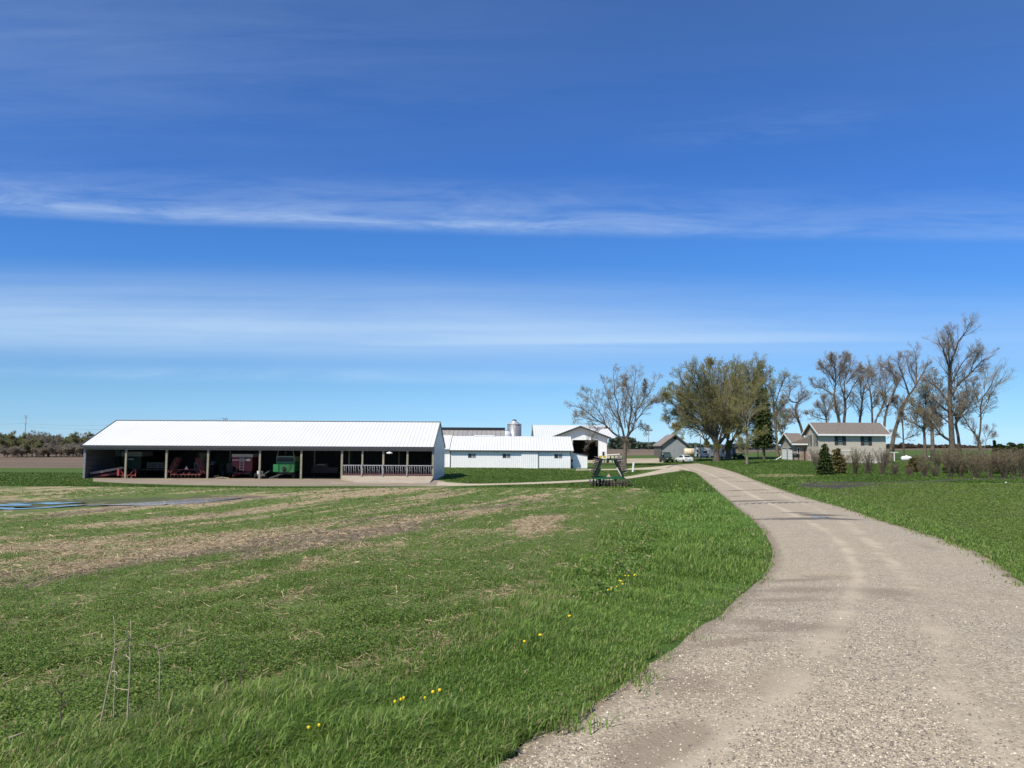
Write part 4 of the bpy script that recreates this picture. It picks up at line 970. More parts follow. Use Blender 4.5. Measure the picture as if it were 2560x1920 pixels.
HS = [  # base x, base y, top y, half width (all in the zoomed view), leaves, label
 (690, 1352, 1150, 40, 900, 'olive twiggy shrub pressed against the bushy cedar'),
 (480, 1300, 1120, 42, 0, 'pale twiggy shrub at the corner of the house behind the low spruce'),
 (800, 1358, 1110, 44, 500, 'ochre twiggy shrub in front of the house wall between its two windows'),
 (906, 1354, 1140, 46, 0, 'greyish purple twiggy shrub before the second front window of the house'),
 (1030, 1360, 1105, 36, 0, 'slender grey shrub in front of the far corner of the house'),
 (1130, 1367, 1235, 30, 0, 'small low shrub below the clothes line post'),
 (1250, 1368, 1290, 18, 0, 'tiny low shrub in front of the rounded juniper'),
 (1376, 1376, 1190, 44, 300, 'olive shrub just past the rounded juniper'),
 (1470, 1378, 1270, 34, 0, 'small thin shrub alone on the lawn between the junipers'),
 (1600, 1384, 1130, 52, 900, 'tall olive shrub in front of the two black junipers'),
 (1690, 1384, 1190, 46, 500, 'loose shrub with one crossing pale stem before the broader black juniper'),
 (1808, 1388, 1150, 64, 1400, 'broad olive shrub, first of the dense end of the hedge'),
 (1925, 1386, 1160, 50, 1200, 'brown shrub between two broader ones in the dense end of the hedge'),
 (2042, 1388, 1120, 76, 1800, 'biggest reddish brown shrub with fanned stems in the dense end of the hedge'),
 (2130, 1372, 1130, 60, 1600, 'brown shrub beside the biggest reddish one in the dense end of the hedge'),
 (2195, 1380, 1115, 56, 1600, 'brown shrub cut off by the edge of the photograph'),
]
for i, (x, y, ty, hw, lf, lb) in enumerate(HS):
    bp = zB([(x, y)])[0]; Yh = G(*bp)[1]
    big = hw > 45
    shrub('hedge_shrub', lb, bp, float(np.clip(Yh, 60, 100)), zB([(x, ty)])[0][1], hw * .298, 100 + i, n=34 if big else 32, tw=9, leaf=lf, group=hedge, mats=(BARK_D, H_TWIG if lf else H_TWIG_G), lm=L_OLIVE if lb.startswith('ochre') else L_BROWN)
scrub = 'brown scrub behind the hedge'
for i, (x, y, ty, hw) in enumerate(((1560, 1260, 1100, 60), (1640, 1270, 1095, 70), (1760, 1280, 1120, 80), (1860, 1290, 1120, 90), (1960, 1300, 1120, 90), (2060, 1300, 1125, 90), (2150, 1300, 1125, 90), (1480, 1210, 1140, 40), (1330, 1210, 1160, 40))):
    shrub('scrub_bush', 'brown leafless scrub thicket standing behind the hedge', zB([(x, y)])[0], 108 + 3 * (i % 3), zB([(x, ty)])[0][1], hw * .298, 140 + i, n=34, tw=9, leaf=1500, group=scrub, mats=(BARK_D, H_TWIG))
shrub('garden_shrub', 'grey leafless shrub against the side wall past the end of the house', zB([(1075, 1250)])[0], 134, zB([(1070, 1160)])[0][1], 9, 160, n=20, tw=7)

# ---------------------------------------------------------------- far treeline on the left: a few trees of each kind, copied
def generic(name, label, H, W, seed, mats, leaf, lv=(8, 5, 4), cat='tree'):
    rg = np.random.default_rng(seed); root = thing(name, label, cat); mats = (BARK_L, mats[1])
    ns = 5; p = np.zeros((1, 7, 3)); p[0, :, 2] = np.linspace(-.2, H * .45, 7); p[0, 1:, 0] = rg.normal(0, .08, 6); r = np.linspace(.032 * H, .018 * H, 7)[None]
    an = rg.uniform(0, 2 * np.pi, 9); d = np.stack([np.cos(an) * W * .5, np.sin(an) * W * .5, H * rg.uniform(.35, .8, 9)], -1)
    st = np.zeros((9, 3)); st[:, 2] = H * rg.uniform(.06, .36, 9)
    p0, r0 = grow(rg, st, d, np.linalg.norm(d, axis=1) * .85, np.full(9, .013 * H), np.full(9, .003 * H), 7, .1, .1)
    s, d, L, rr = sprout(rg, p0, r0, lv[0], .15, 1, (.4, 1.0), .42, np.linalg.norm(np.diff(p0, axis=1), axis=2).sum(1), .6, .15)
    p1, r1 = grow(rg, s, d, L, np.full(len(L), .045), np.full(len(L), .025), 5, .2, .08)
    s, d, L2, rr = sprout(rg, p1, r1, lv[1], .1, 1, (.4, 1), .5, L, .6, .1)
    p2, r2 = grow(rg, s, d, L2, np.full(len(L2), .028), np.full(len(L2), .016), 4, .2, .05)
    v, q = merge([tubes(p, r, 6), tubes(p0, r0, 5)]); npmesh('trunk', v, q, mats[0], root, smooth=True)
    v, q = merge([tubes(p1, r1, 3), tubes(p2, r2, 3)])
    n, size, lm = leaf; sel = rg.integers(0, len(p2), n); c = p2[sel, rg.integers(1, 4, n)] + rg.normal(0, .3, (n, 3))
    cr = npmesh('crown', v, q, mats[1], root)
    lv_, lq, tone = leaf_quads(rg, c, size); npmesh('foliage', lv_, lq, lm, cr, attrs={'tone': tone})
    return root
PROTO = [generic('leafing_tree', '', 11, 11, 201, (BARK, TWIG_O), (9000, .17, L_FAR)), generic('leafing_tree', '', 9, 10, 202, (BARK, TWIG_O), (9000, .17, L_FAR)),
         generic('bare_tree', '', 11, 10, 203, (BARK_D, TWIG), (4200, .15, L_FARB)), generic('scrub_bush', '', 4.5, 7, 204, (BARK, TWIG), (5200, .17, L_FARB), cat='shrub')]
used = [False] * 4
def put(kind, px, Y, hpx, label, group, name=None, wide=1.0):
    o = PROTO[kind] if not used[kind] else copy_tree(PROTO[kind]); used[kind] = True
    b = P(px, 1142, Y); z = float(T(b[:1], b[1:2])[0]); o.location = (b[0], b[1], z)
    H0 = (11, 9, 11, 4.5)[kind]; s = .88 * hpx * Y / FPX / H0
    o.scale = (s * wide, s * wide, s); o.rotation_euler = (0, 0, random.uniform(0, 6.28))
    o['label'] = label; o['group'] = group; return o
lt = 'trees along the far edge of the ploughed field'
for kind, px, Y, h, lb, w_ in ((0, 12, 318, 88, 'tall green tinged tree at the picture edge, far side of the ploughed field', .8), (0, 55, 322, 76, 'broad leafing tree with forked trunk just below the tall utility pole', 1.3), (1, 33, 330, 64, 'lower leafing tree between the two tallest ones of the far row', 1.2),
                               (2, 92, 322, 74, 'grey bare tree next to the broad leafing tree in the far row', 1.0), (1, 80, 312, 52, 'olive leafing tree in front of the grey bare one in the far row', 1.3), (2, 122, 318, 70, 'dark bare tree with spreading limbs in the middle of the far row', 1.25), (1, 108, 326, 58, 'small leafing tree behind the dark bare one in the far row', 1.2),
                               (1, 192, 330, 64, 'yellow green rounded tree close to the end of the long white shed roof', 1.35), (0, 205, 345, 66, 'green tree half hidden by the end of the long white shed roof', 1.1), (2, 225, 335, 66, 'bare tree mostly hidden behind the end of the long white shed', 1.1), (2, 160, 345, 56, 'hazy bare tree set back in the gap of the far row', 1.4), (1, 172, 335, 46, 'low olive tree before the gap of the far row', 1.4)):
    put(kind, px, Y, h, lb, lt, wide=w_)
sc = 'scrub bushes at the foot of the far trees'
for i, px in enumerate((-10, 18, 45, 68, 95, 118, 140, 152, 168, 182, 198, 214, 228)):
    put(3, px, 306 + (i * 7) % 13, 26 + (i * 5) % 9 if px < 130 else 30 + (i * 5) % 8, 'grey brown scrub bush at the foot of the far row of trees', sc, wide=1.3)

def far_wood(name, spans, Y, base_py, seed, mat, size=1.3):
    """a distant wood that reads as one mass"""
    rg = np.random.default_rng(seed); C = []
    for x0, x1, h in spans:
        n = int((x1 - x0) * 45); x = rg.uniform(x0, x1, n)
        prof = h * (.55 + .45 * fbm(x * .09, x * 0 + seed, seed, 3)) * np.minimum(1, np.minimum(x - x0, x1 - x) / max(4, .12 * (x1 - x0)) + .25)
        y = base_py(x) - prof * rg.uniform(-.12, 1, n) ** .8 if callable(base_py) else base_py - prof * np.clip(rg.uniform(-.1, 1, n), -.1, 1)
        for a, b_ in zip(x, y):
            C.append(P(a, b_, Y + rg.uniform(-20, 30)))
    v, q, t = leaf_quads(rg, np.array(C), size, aspect=.7)
    o = npmesh(name, v, q, mat, attrs={'tone': t}); o['kind'] = 'stuff'; return o
def hazy(name, a, b): return leafmat(name, a, b, .2)
far_wood('distant_woods', [(-300, 240, 52)], 420, 1136, 301, hazy("hazy_wood_near", (.12, .125, .092), (.20, .20, .15)), 1.4)
far_wood('distant_woods', [(1200, 1345, 14), (1522, 1592, 30), (1540, 1586, 33), (1580, 1660, 14), (1640, 1760, 11)], 640, 1121, 302, hazy("hazy_wood", (.07, .095, .07), (.13, .165, .115)), 1.8)
far_wood('distant_woods', [(1720, 1960, 9), (1830, 1870, 12)], 700, 1122.5, 303, hazy("hazy_wood_blue", (.09, .115, .11), (.15, .175, .16)), 1.8)
far_wood('distant_woods', [(2200, 2420, 13), (2210, 2290, 16), (2380, 2700, 10)], 330, 1126, 304, hazy("brown_wood", (.050, .038, .026), (.120, .092, .062)), .9)
far_wood('distant_woods', [(2200, 2700, 7)], 300, 1133, 305, hazy("tan_scrub", (.120, .090, .060), (.230, .180, .125)), .8)
# ------------------------------------------------------------------ materials for buildings and machines
W_ROOF = mk("white_roof_steel", (.74, .745, .75), .45, .05, .35, ribs=('x', .42, .50), streak=((.55, .54, .50), .18))
W_SIDE = mk("white_wall_steel", (.88, .88, .87), .45, .03, .8, ribs=('x', .30, .28), streak=((.50, .48, .44), .16))
W_SIDE_Y = mk("white_wall_steel_end", (.66, .68, .70), .45, .04, .8, ribs=('y', .30, .38), streak=((.50, .48, .44), .16))
IN_STEEL = mk("shade_grey_steel", (.14, .15, .165), .5, .1, 1.0, ribs=('y', .30, .3))  # white end wall steel darkened, the shed's inner shade is in the colour
IN_DARK = mk("shade_dark_steel", (.035, .037, .041), .6, .2, 1.0, ribs=('x', .30, .3))  # nearly black so that deep interior shade sits in the colour
TRIM_D = mk("dark_trim", (.045, .046, .052), .5, .15)
TRIM_G = mk("grey_trim", (.20, .20, .205), .5, .12)
WOOD_POST = mk("weathered_post", (.27, .25, .18), .85, .22, 4, grime=((.16, .13, .09), .6))
WOOD_DK = mk("old_lumber", (.16, .125, .09), .9, .25, 4)
PLANK = mk("pale_plank", (.40, .32, .22), .85, .2, 4)
CONC = mk("old_concrete", (.46, .385, .295), .9, .12, 1.2, bump=.02, grime=((.25, .2, .15), .5))
CONC_G = mk("foundation_concrete", (.40, .38, .34), .9, .2, 2, grime=((.14, .14, .09), .7))
GALV = mk("galvanised_pipe", (.40, .39, .41), .42, .15, 4, metallic=.35)
WHITE_P = mk("white_paint", (.78, .78, .76), .45, .05, 2)
BLACK = mk("black_paint", (.015, .015, .016), .5, .2)
DARKI = mk("dark_interior", (.010, .010, .011), .8, .3)
RUBBER = mk("tyre_rubber", (.022, .021, .020), .85, .3, 6, grime=((.09, .07, .05), .6))
GREEN_P = mk("implement_green", (.020, .135, .036), .42, .18, 2, grime=((.05, .06, .03), .4))
GREEN_DK = mk("wagon_green", (.018, .050, .026), .5, .2, 2)  # green darkened to hold the shade inside the long shed
GREYGREEN = mk("faded_extension_board", (.20, .25, .24), .55, .15, 2)
YELLOW_P = mk("implement_yellow", (.62, .44, .030), .45, .12, 2)
CREAM = mk("cream_plastic", (.62, .55, .36), .5, .1, 2)
RED_P = mk("shade_dark_red", (.13, .017, .018), .55, .28, 2, grime=((.16, .05, .03), .5))  # red darkened, the shade of the shed bays is in the colour
RED_W = mk("wagon_red", (.17, .013, .016), .45, .15, 2)  # darkened as well, shed shade put into the wagon's red
GREY_P = mk("pale_grey_board", (.42, .43, .43), .55, .12, 2)
RUST = mk("rusty_steel", (.13, .075, .045), .85, .35, 4)
DISCM = mk("earth_worn_disc", (.135, .105, .085), .5, .35, 5, metallic=.45, two=(.30, .25, .21))
ORANGE = mk("slow_sign_orange", (.70, .20, .09), .5, .08)
PINK = mk("faded_slow_sign", (.62, .36, .34), .6, .1)
GLASS = mk("window_glass", (.035, .045, .055), .06, .2, 2)
GLASS_L = mk("window_glass_pale", (.20, .24, .27), .1, .25, 2)
SHINGLE = mk("brown_shingles", (.175, .142, .120), .92, .18, 5, bump=.02, two=(.235, .195, .165))
SIDING = mk("beige_lap_siding", (.51, .455, .385), .7, .05, .7, ribs=('z', .2, .28), streak=((.50, .40, .29), .5))
BRICKB = mk("tan_brick", (.46, .34, .25), .9, .2, 5)
BOARDB = mk("brown_boards", (.30, .25, .20), .85, .15, 2, ribs=('x', .22, .4))
BOARD_Y = mk("greyed_boards", (.40, .36, .31), .85, .12, 2, ribs=('y', .22, .35))
SHUT = mk("dark_shutter", (.022, .030, .036), .6, .1, ribs=('z', .06, .4))
PALE_D = mk("white_garage_door", (.80, .80, .79), .45, .03, 1, ribs=('z', .55, .25))
STEEL_OLD = mk("galvanised_siding", (.30, .325, .345), .5, .12, .9, metallic=.25, ribs=('z', .12, .25), streak=((.42, .44, .46), .6), grime=((.18, .15, .13), .5))
BIN = mk("bin_steel", (.36, .37, .385), .4, .12, .8, metallic=.55, ribs=('z', .16, .4), streak=((.52, .52, .53), .5))
BIN_C = mk("bin_cone_steel", (.50, .51, .52), .4, .08, .8, metallic=.4)
CAMPW = mk("camper_shell", (.72, .72, .71), .35, .04, 1)
CAMPG = mk("camper_grey", (.16, .165, .18), .45, .1, 1)
TANKC = mk("cream_tank", (.70, .58, .42), .5, .08, 1.4, grime=((.36, .17, .08), .8))
CARW = mk("car_white", (.80, .80, .79), .18, .02, 1)
REDL = mk("red_lens", (.40, .010, .012), .2, .1)
SKYPOLE = mk("grey_pole", (.22, .20, .19), .8, .15)
OLD_ROOF = mk("weathered_roof_boards", (.22, .185, .160), .85, .3, 3, two=(.36, .31, .27))
CURT = mk("grey_curtain_roof", (.30, .285, .27), .8, .2, 2, ribs=('x', .9, .45))
UTVG = mk("utv_green", (.016, .030, .020), .3, .2)

def wall_with_holes(mb, x0, x1, z0, z1, holes, y0, y1):
    """upright panel in x-z with rectangular openings (x0,x1,z0,z1), thickness y0..y1"""
    xs = sorted({x0, x1, *[h[0] for h in holes], *[h[1] for h in holes]}); zs = sorted({z0, z1, *[h[2] for h in holes], *[h[3] for h in holes]})
    for a, b in zip(xs[:-1], xs[1:]):
        for c, d in zip(zs[:-1], zs[1:]):
            mx, mz = (a + b) / 2, (c + d) / 2
            if not any(h[0] < mx < h[1] and h[2] < mz < h[3] for h in holes): mb.box(a, b, y0, y1, c, d)

def roof_slab(name, x0, x1, ya, za, yb, zb, th, mat, parent):
    """one roof slope between two lines that run along x"""
    mb = MB(); mb.prism([(ya, za), (yb, zb), (yb, zb - th), (ya, za - th)], x0, x1, 'x'); return mb.build(name, mat, parent)

# ---------------------------------------------------------------- long open-front shed
def open_shed():
    xl = (217 - CX) / FPX * 86; xr = (1085 - CX) / FPX * 86; zb = -2.18; x0 = (xl + xr) / 2; h = (xr - xl) / 2
    root = thing('open_front_shed', 'long white roofed pole shed with an open dark front full of farm machines', 'shed', (x0, 86, zb))
    ev, rg_, dp = 3.72, 6.60, 14.0
    ex = lambda px: (px - CX) / FPX * 86 - x0
    roof_slab('roof', -h - .25, h + .12, -.45, ev - .18 + .10, 7.0, rg_ + .06, .09, W_ROOF, root)
    roof_slab('roof', -h - .25, h + .12, 14.45, ev - .18 + .10, 7.0 + .004, rg_ + .06, .09, W_ROOF, root)
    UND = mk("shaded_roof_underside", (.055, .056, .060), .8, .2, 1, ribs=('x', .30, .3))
    roof_slab('roof_shade_sheet', -h + .06, h - .06, .12, ev - .20, 6.99, rg_ - .06, .03, UND, root); roof_slab('roof_shade_sheet', -h + .06, h - .06, 13.9, ev - .20, 7.0, rg_ - .06, .03, UND, root)  # dark sheets added under the white roof to keep the inside dim
    MB().box(-h - .27, h + .14, 6.85, 7.15, rg_ + .05, rg_ + .13).build('ridge_cap', TRIM_G, root)
    MB().box(-h - .28, h + .15, -.50, -.452, ev - .30, ev - .03).build('fascia', TRIM_D, root)
    MB().box(-h, h, -.10, .10, ev - .52, ev - .10).build('header_beam', TRIM_G, root)
    for s, nm in ((-1, 'end_wall'), (1, 'end_wall')):
        mb = MB(); x = s * h
        mb.prism([(.0, -.1), (14, -.1), (14, ev - .06), (7, rg_ - .06), (0, ev - .06)], x - .05, x + .05, 'x')
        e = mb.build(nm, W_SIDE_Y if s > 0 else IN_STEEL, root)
        if s > 0: MB().box(h - .09, h - .053, .12, 13.9, -.1, ev - .25).build('shade_sheet', IN_DARK, root)  # dark sheet added inside the end wall to carry its shade
        if s < 0:
            for z in (.75, 1.35, 1.95, 2.55, 3.15):
                MB().box(x + .052, x + .12, .15, 13.9, z - .05, z + .05).build('girt', WOOD_DK, root)
        mb = MB()   # rake trim on the gable
        for a, b in (((x, -.48, ev - .13), (x, 7, rg_ + .0)), ((x, 14.48, ev - .13), (x, 7, rg_ + .0))):
            off = s * (.20 if s < 0 else .085); mb.bar((a[0] + off, a[1], a[2]), (b[0] + off, b[1], b[2]), .07, .24)
        mb.build('rake_trim', TRIM_D if s < 0 else TRIM_G, root)
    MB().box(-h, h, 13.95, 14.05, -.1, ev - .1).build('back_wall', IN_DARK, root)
    MB().box(h + .052, h + .11, -.10, .06, 0, ev - .3).build('corner_trim', TRIM_G, root)
    for px, wd in ((321, .20), (422, .20), (525, .20), (654, .20), (757, .20), (858, .22), (909, .18), (961, .20), (1021, .20), (1084, .18), (218.5, .24)):
        x = ex(px); mb = MB(); mb.box(x - wd / 2, x + wd / 2, -.095, .095, -.3, ev - .52)
        mb.build('post', WOOD_POST if px > 219 else TRIM_G, root)
    for px, y in ((876, 5.0), (580, 7.0), (790, 7.0), (420, 7.0), (1000, 7.0)):
        x = (px - CX) / FPX * (86 + y) - x0; MB().box(x - .09, x + .09, y - .09, y + .09, -.2, ev + (2 if y > 6 else .9)).build('post', WOOD_POST, root)
    for i in range(9):    # rafters show dimly under the roof
        x = -h + (i + .5) * 2 * h / 9; mb = MB(); mb.bar((x, .1, ev - .2), (x, 7, rg_ - .18), .05, .2); mb.bar((x, 13.9, ev - .2), (x, 7, rg_ - .18), .05, .2); mb.bar((x, .1, ev - .3), (x, 13.9, ev - .3), .05, .16)
        mb.build('truss', WOOD_DK, root)
    # lamp under the eave
    lx = (975 - CX) / FPX * 85.6 - x0
    lm = MB(); lm.lathe([(.06, .20), (.10, .14), (.24, .04), (.26, 0), (.02, 0)], Matrix.Translation((lx, -.14, ev - .78)), 14); lm.box(lx - .03, lx + .03, -.17, -.10, ev - .60, ev - .30)
    t = thing('eave_lamp', 'round white lamp hanging under the shed eave over the feed rail', 'lamp', (x0 + lx, 86 - .14, zb + ev - .78))
    b = MB(); b.lathe([(.02, .26), (.10, .20), (.34, .08), (.36, .0), (.05, -.06)], None, 16); b.build('lamp_shade', WHITE_P, t); MB().tube([(0, 0, .22), (0, 0, .36)], .025, 6).build('stem', GALV, t)
    # feeding front: kerb, rails and yokes
    f = thing('feed_fence', 'white pipe feed fence with yoked gaps across the open end of the long shed', 'fence', (x0, 85.8, zb))
    a, b2 = ex(862), ex(1083)
    ff = MB(); ff.box(a - .1, b2 + .1, -.12, .12, -.25, .48); ff.build('feed_kerb', CONC, f)
    MB().box(a, b2, -.06, .06, 1.60 - .05, 1.60 + .05).build('rail', GALV, f); MB().box(a, b2, -.06, .06, .58, .67).build('rail', mk("rail_purple_rust", (.17, .075, .085), .7, .3), f)
    n = 19; sp = (b2 - a) / n
    for i in range(n):
        x = a + (i + .25) * sp; mb = MB()
        mb.tube([(x, 0, .64), (x, 0, 1.58)], .022, 6); mb.tube([(x + .30, 0, .64), (x + .20 + .05 * (i % 2), 0, 1.58)], .020, 6)
        mb.tube([(x + .02, 0, 1.12), (x + .16, 0, 1.10), (x + .18, 0, .66)], .020, 6)
        mb.build('yoke', GALV, f)
    for px in (909, 961, 1021):
        x = ex(px); MB().box(x - .05, x + .05, -.22, -.125, .42, 1.7).build('upright', GALV, f)
    # sloping concrete feed apron
    ap = [G(890, 1207.5), G(1074, 1208.5)]; y1 = 85.66
    mb = MB(); zt = zb + .34; xa, xb = x0 + a - .15, x0 + b2 + .15
    v = [(ap[0][0], ap[0][1], ap[0][2] + .06), (ap[1][0], ap[1][1], ap[1][2] + .06), (xb, y1, zt), (xa, y1, zt)]
    mb.add(v + [(q[0], q[1], q[2] - .6) for q in v], [(0, 1, 2, 3), (7, 6, 5, 4), (0, 4, 5, 1), (1, 5, 6, 2), (2, 6, 7, 3), (3, 7, 4, 0)])
    c = mb.build('concrete_apron', CONC); c['kind'] = 'structure'
    return x0, zb
SX0, SZB = open_shed()

def window(parent, x0, x1, z0, z1, y, panes=2, frame=WHITE_P, glass=(GLASS, GLASS_L), axis='x', s=-1):
    """framed window on a wall face at y (or x when axis is y); s: which way is outside"""
    w = .05; fr = MB()
    def bx(mb, a, b, c, d, e0, e1):
        e0, e1 = sorted((y + s * e0, y + s * e1))
        if axis == 'x': mb.box(a, b, e0, e1, c, d)
        else: mb.box(e0, e1, a, b, c, d)
    bx(fr, x0 - w, x1 + w, z0 - w, z0, .004, .06); bx(fr, x0 - w, x1 + w, z1, z1 + w, .004, .06); bx(fr, x0 - w, x0, z0, z1, .004, .06); bx(fr, x1, x1 + w, z0, z1, .004, .06)
    st = (x1 - x0) / panes
    for i in range(1, panes): bx(fr, x0 + i * st - .03, x0 + i * st + .03, z0, z1, .004, .055)
    f = fr.build('window', frame, parent)
    for i in range(panes):
        p = MB(); bx(p, x0 + i * st + (.03 if i else 0), x0 + (i + 1) * st - (.03 if i < panes - 1 else 0), z0, z1, .006, .02)
        p.build('pane', glass[i % len(glass)], f)
    return f

# ---------------------------------------------------------------- low white barn
def low_barn():
    Y = 115.0; X = lambda px: (px - CX) / FPX * Y; Z = lambda px, py: P(px, py, Y)[2]
    xl, xr = X(1128), X(1427); zb = -1.66; o = ((xl + xr) / 2, Y, zb); h = (xr - xl) / 2
    root = thing('low_barn', 'low white steel barn with three small windows and a sliding door', 'barn', o)
    lx = lambda px: X(px) - o[0]
    ev, rg_ = 2.72, 4.82
    hs = [(lx(a), lx(b), 1.52, 1.52 + .62) for a, b in ((1171.5, 1191), (1257.5, 1277), (1386.5, 1406))]
    mb = MB(); wall_with_holes(mb, -h, h, .12, ev, hs, 0, .08); w = mb.build('wall', W_SIDE, root)
    mb = MB(); mb.box(-h, h, 9.92, 10, 0, ev); mb.build('wall', W_SIDE, root)
    for s in (-1, 1):
        mb = MB(); mb.prism([(.08, .1), (9.92, .1), (9.92, ev), (5, rg_ - .05), (.08, ev)], s * h - .04, s * h + .04, 'x'); mb.build('end_wall', W_SIDE_Y, root)
    for a, b, c, d in hs: window(root, a, b, c, d, .05, 2)
    roof_slab('roof', -h - .12, h + .42, -.40, ev - .06, 5, rg_, .08, W_ROOF, root); roof_slab('roof', -h - .12, h + .42, 10.6, ev - .10, 5.003, rg_, .08, W_ROOF, root)
    MB().box(-h - .14, h + .44, -.44, -.402, ev - .24, ev - .06).build('fascia', TRIM_D, root)
    mb = MB()
    for s in (-1, 1):
        x = -h - .16 if s < 0 else h + .46
        mb.bar((x, -.42, ev - .12), (x, 5, rg_ - .04), .05, .22)
    mb.build('rake_trim', TRIM_D, root)
    xa = lx(1182); xb = lx(1235); MB().box(xa, xb, 4.8, 5.3, rg_ - .03, rg_ + .14).build('ridge_vent', WHITE_P, root)
    mb = MB(); mb.box(-h, h, -.03, .06, -.35, .115)
    mb.build('foundation', CONC_G, root)
    dx0, dx1 = lx(1304.5), lx(1345.5)
    d = MB().box(dx0, dx1, -.16, -.06, -.12, 2.45).build('sliding_door', W_SIDE, root)
    MB().box(dx0, lx(1392), -.20, -.05, 2.46, 2.56).build('door_track', TRIM_G, root)
    MB().box(dx1 + .005, dx1 + .06, -.15, -.03, -.1, 2.42).build('door_stop', TRIM_D, root)
    mb = MB()
    mb.box(-h - .065, -h + .05, -.04, .0, .1, ev - .1); mb.box(h - .03, h + .065, -.04, .0, .1, ev - .1); mb.build('corner_trim', TRIM_D, root)
    # small lean-to on the end
    l = thing('lean_to', 'little white lean-to with a sloping top against the end of the low barn', 'shed', (o[0] + h + .06, Y + 1.2, zb))
    wl = 2.55; mb = MB(); mb.prism([(0, -.2), (wl, -.2), (wl, 1.93), (0, 2.38)], 0, .06, 'y'); mb.build('wall', W_SIDE, l)
    mb = MB(); mb.prism([(0, -.2), (wl, -.2), (wl, 1.93), (0, 2.38)], 3.0, 3.06, 'y'); mb.box(wl - .06, wl, .06, 3.0, -.2, 1.90); mb.build('wall', W_SIDE_Y, l)
    mb = MB(); mb.prism([(-.0, 2.40), (wl + .12, 1.93), (wl + .12, 2.0), (0, 2.47)], -.15, 3.2, 'y'); mb.build('roof', TRIM_D, l)
    # meter box at the corner
    m_ = thing('meter_box', 'dark meter box and conduit where the lean-to meets the low barn', 'meter box', (o[0] + h + .25, Y + .95, zb))
    mb = MB(); mb.box(-.10, .14, -.1, .1, 1.0, 1.35); mb.lathe([(.10, 0), (.11, .08), (.06, .10)], Matrix.Translation((.02, -.1, 1.2)) @ Matrix.Rotation(R(90), 4, 'X'), 12); mb.build('box', BLACK, m_); MB().tube([(0, 0, -.3), (0, 0, 1.0)], .05, 8).build('conduit', TRIM_D, m_); MB().box(-.16, .1, -.12, .08, .0, .45).build('pump', BLACK, m_)
low_barn()

# ---------------------------------------------------------------- white link building between the long shed and the barn
def link_shed():
    Y = 117.0; X = lambda px: (px - CX) / FPX * Y; zb = -1.7
    xr = X(1126.5); xl = xr - 16; o = ((xl + xr) / 2, Y, zb); h = 8
    root = thing('link_shed', 'taller white roofed shed wedged between the long open shed and the low barn', 'shed', o)
    ev, rg_ = 3.0, 5.0
    mb = MB(); mb.box(-h, h, 0, .08, -.2, ev); mb.build('wall', W_SIDE, root); MB().box(-h, h, 8.92, 9, -.2, ev).build('wall', W_SIDE, root)
    for s in (-1, 1):
        mb = MB(); mb.prism([(.08, 0), (8.92, 0), (8.92, ev), (4.5, rg_ - .05), (.08, ev)], s * h - .05, s * h + .03, 'x'); mb.build('end_wall', W_SIDE_Y, root)
    roof_slab('roof', -h, h + .1, -.5, ev - .12, 4.5, rg_ + .05, .08, W_ROOF, root); roof_slab('roof', -h, h + .1, 9.5, ev - .12, 4.503, rg_ + .05, .08, W_ROOF, root)
    mb = MB(); mb.bar((h + .14, -.55, ev - .2), (h + .14, 4.5, rg_ - .02), .08, .5); mb.build('rake_trim', TRIM_G, root)
    MB().box(-h, h + .1, 4.35, 4.65, rg_ + .05, rg_ + .12).build('ridge_cap', CREAM, root)
link_shed()

# ---------------------------------------------------------------- long barn with the dark open ridge
def ridge_barn():
    Y = 142.0; root_x = -15.0; zb = -1.3
    root = thing('ridge_barn', 'long grey roofed barn with a black ridge rising behind the low barn', 'barn', (root_x, Y, zb))
    X = lambda px, y: (px - CX) / FPX * y - root_x
    h0, h1 = -26.0, X(1262, 150); ev, rg_ = 3.2, 6.35
    roof_slab('roof', h0, h1, -.4, ev, 7.4, rg_ - .35, .1, CURT, root); roof_slab('roof', h0, h1, 16.4, ev, 8.6, rg_ - .35, .1, CURT, root)
    mb = MB(); mb.prism([(7.2, rg_ - .40), (7.2, rg_ + .02), (8, rg_ + .16), (8.8, rg_ + .02), (8.8, rg_ - .40)], h0, h1 + .1, 'x'); mb.build('ridge_cap', BLACK, root)  # solid black cap, the dark of the open ridge gap put into its colour
    MB().box(h0, h1 - .3, 0, .1, -.2, ev - .1).build('wall', W_SIDE, root); MB().box(h0, h1 - .3, 15.9, 16, -.2, ev - .1).build('wall', W_SIDE, root)
    for x in (h0 + .3, h1 - .35):
        mb = MB(); mb.prism([(.1, 0), (15.9, 0), (15.9, ev), (8, rg_ - .5), (.1, ev)], x - .05, x + .05, 'x'); mb.build('end_wall', W_SIDE_Y, root)
    mb = MB(); mb.bar((h1 + .04, -.4, ev - .1), (h1 + .04, 7.4, rg_ - .42), .06, .22); mb.build('rake_trim', TRIM_D, root)
ridge_barn()

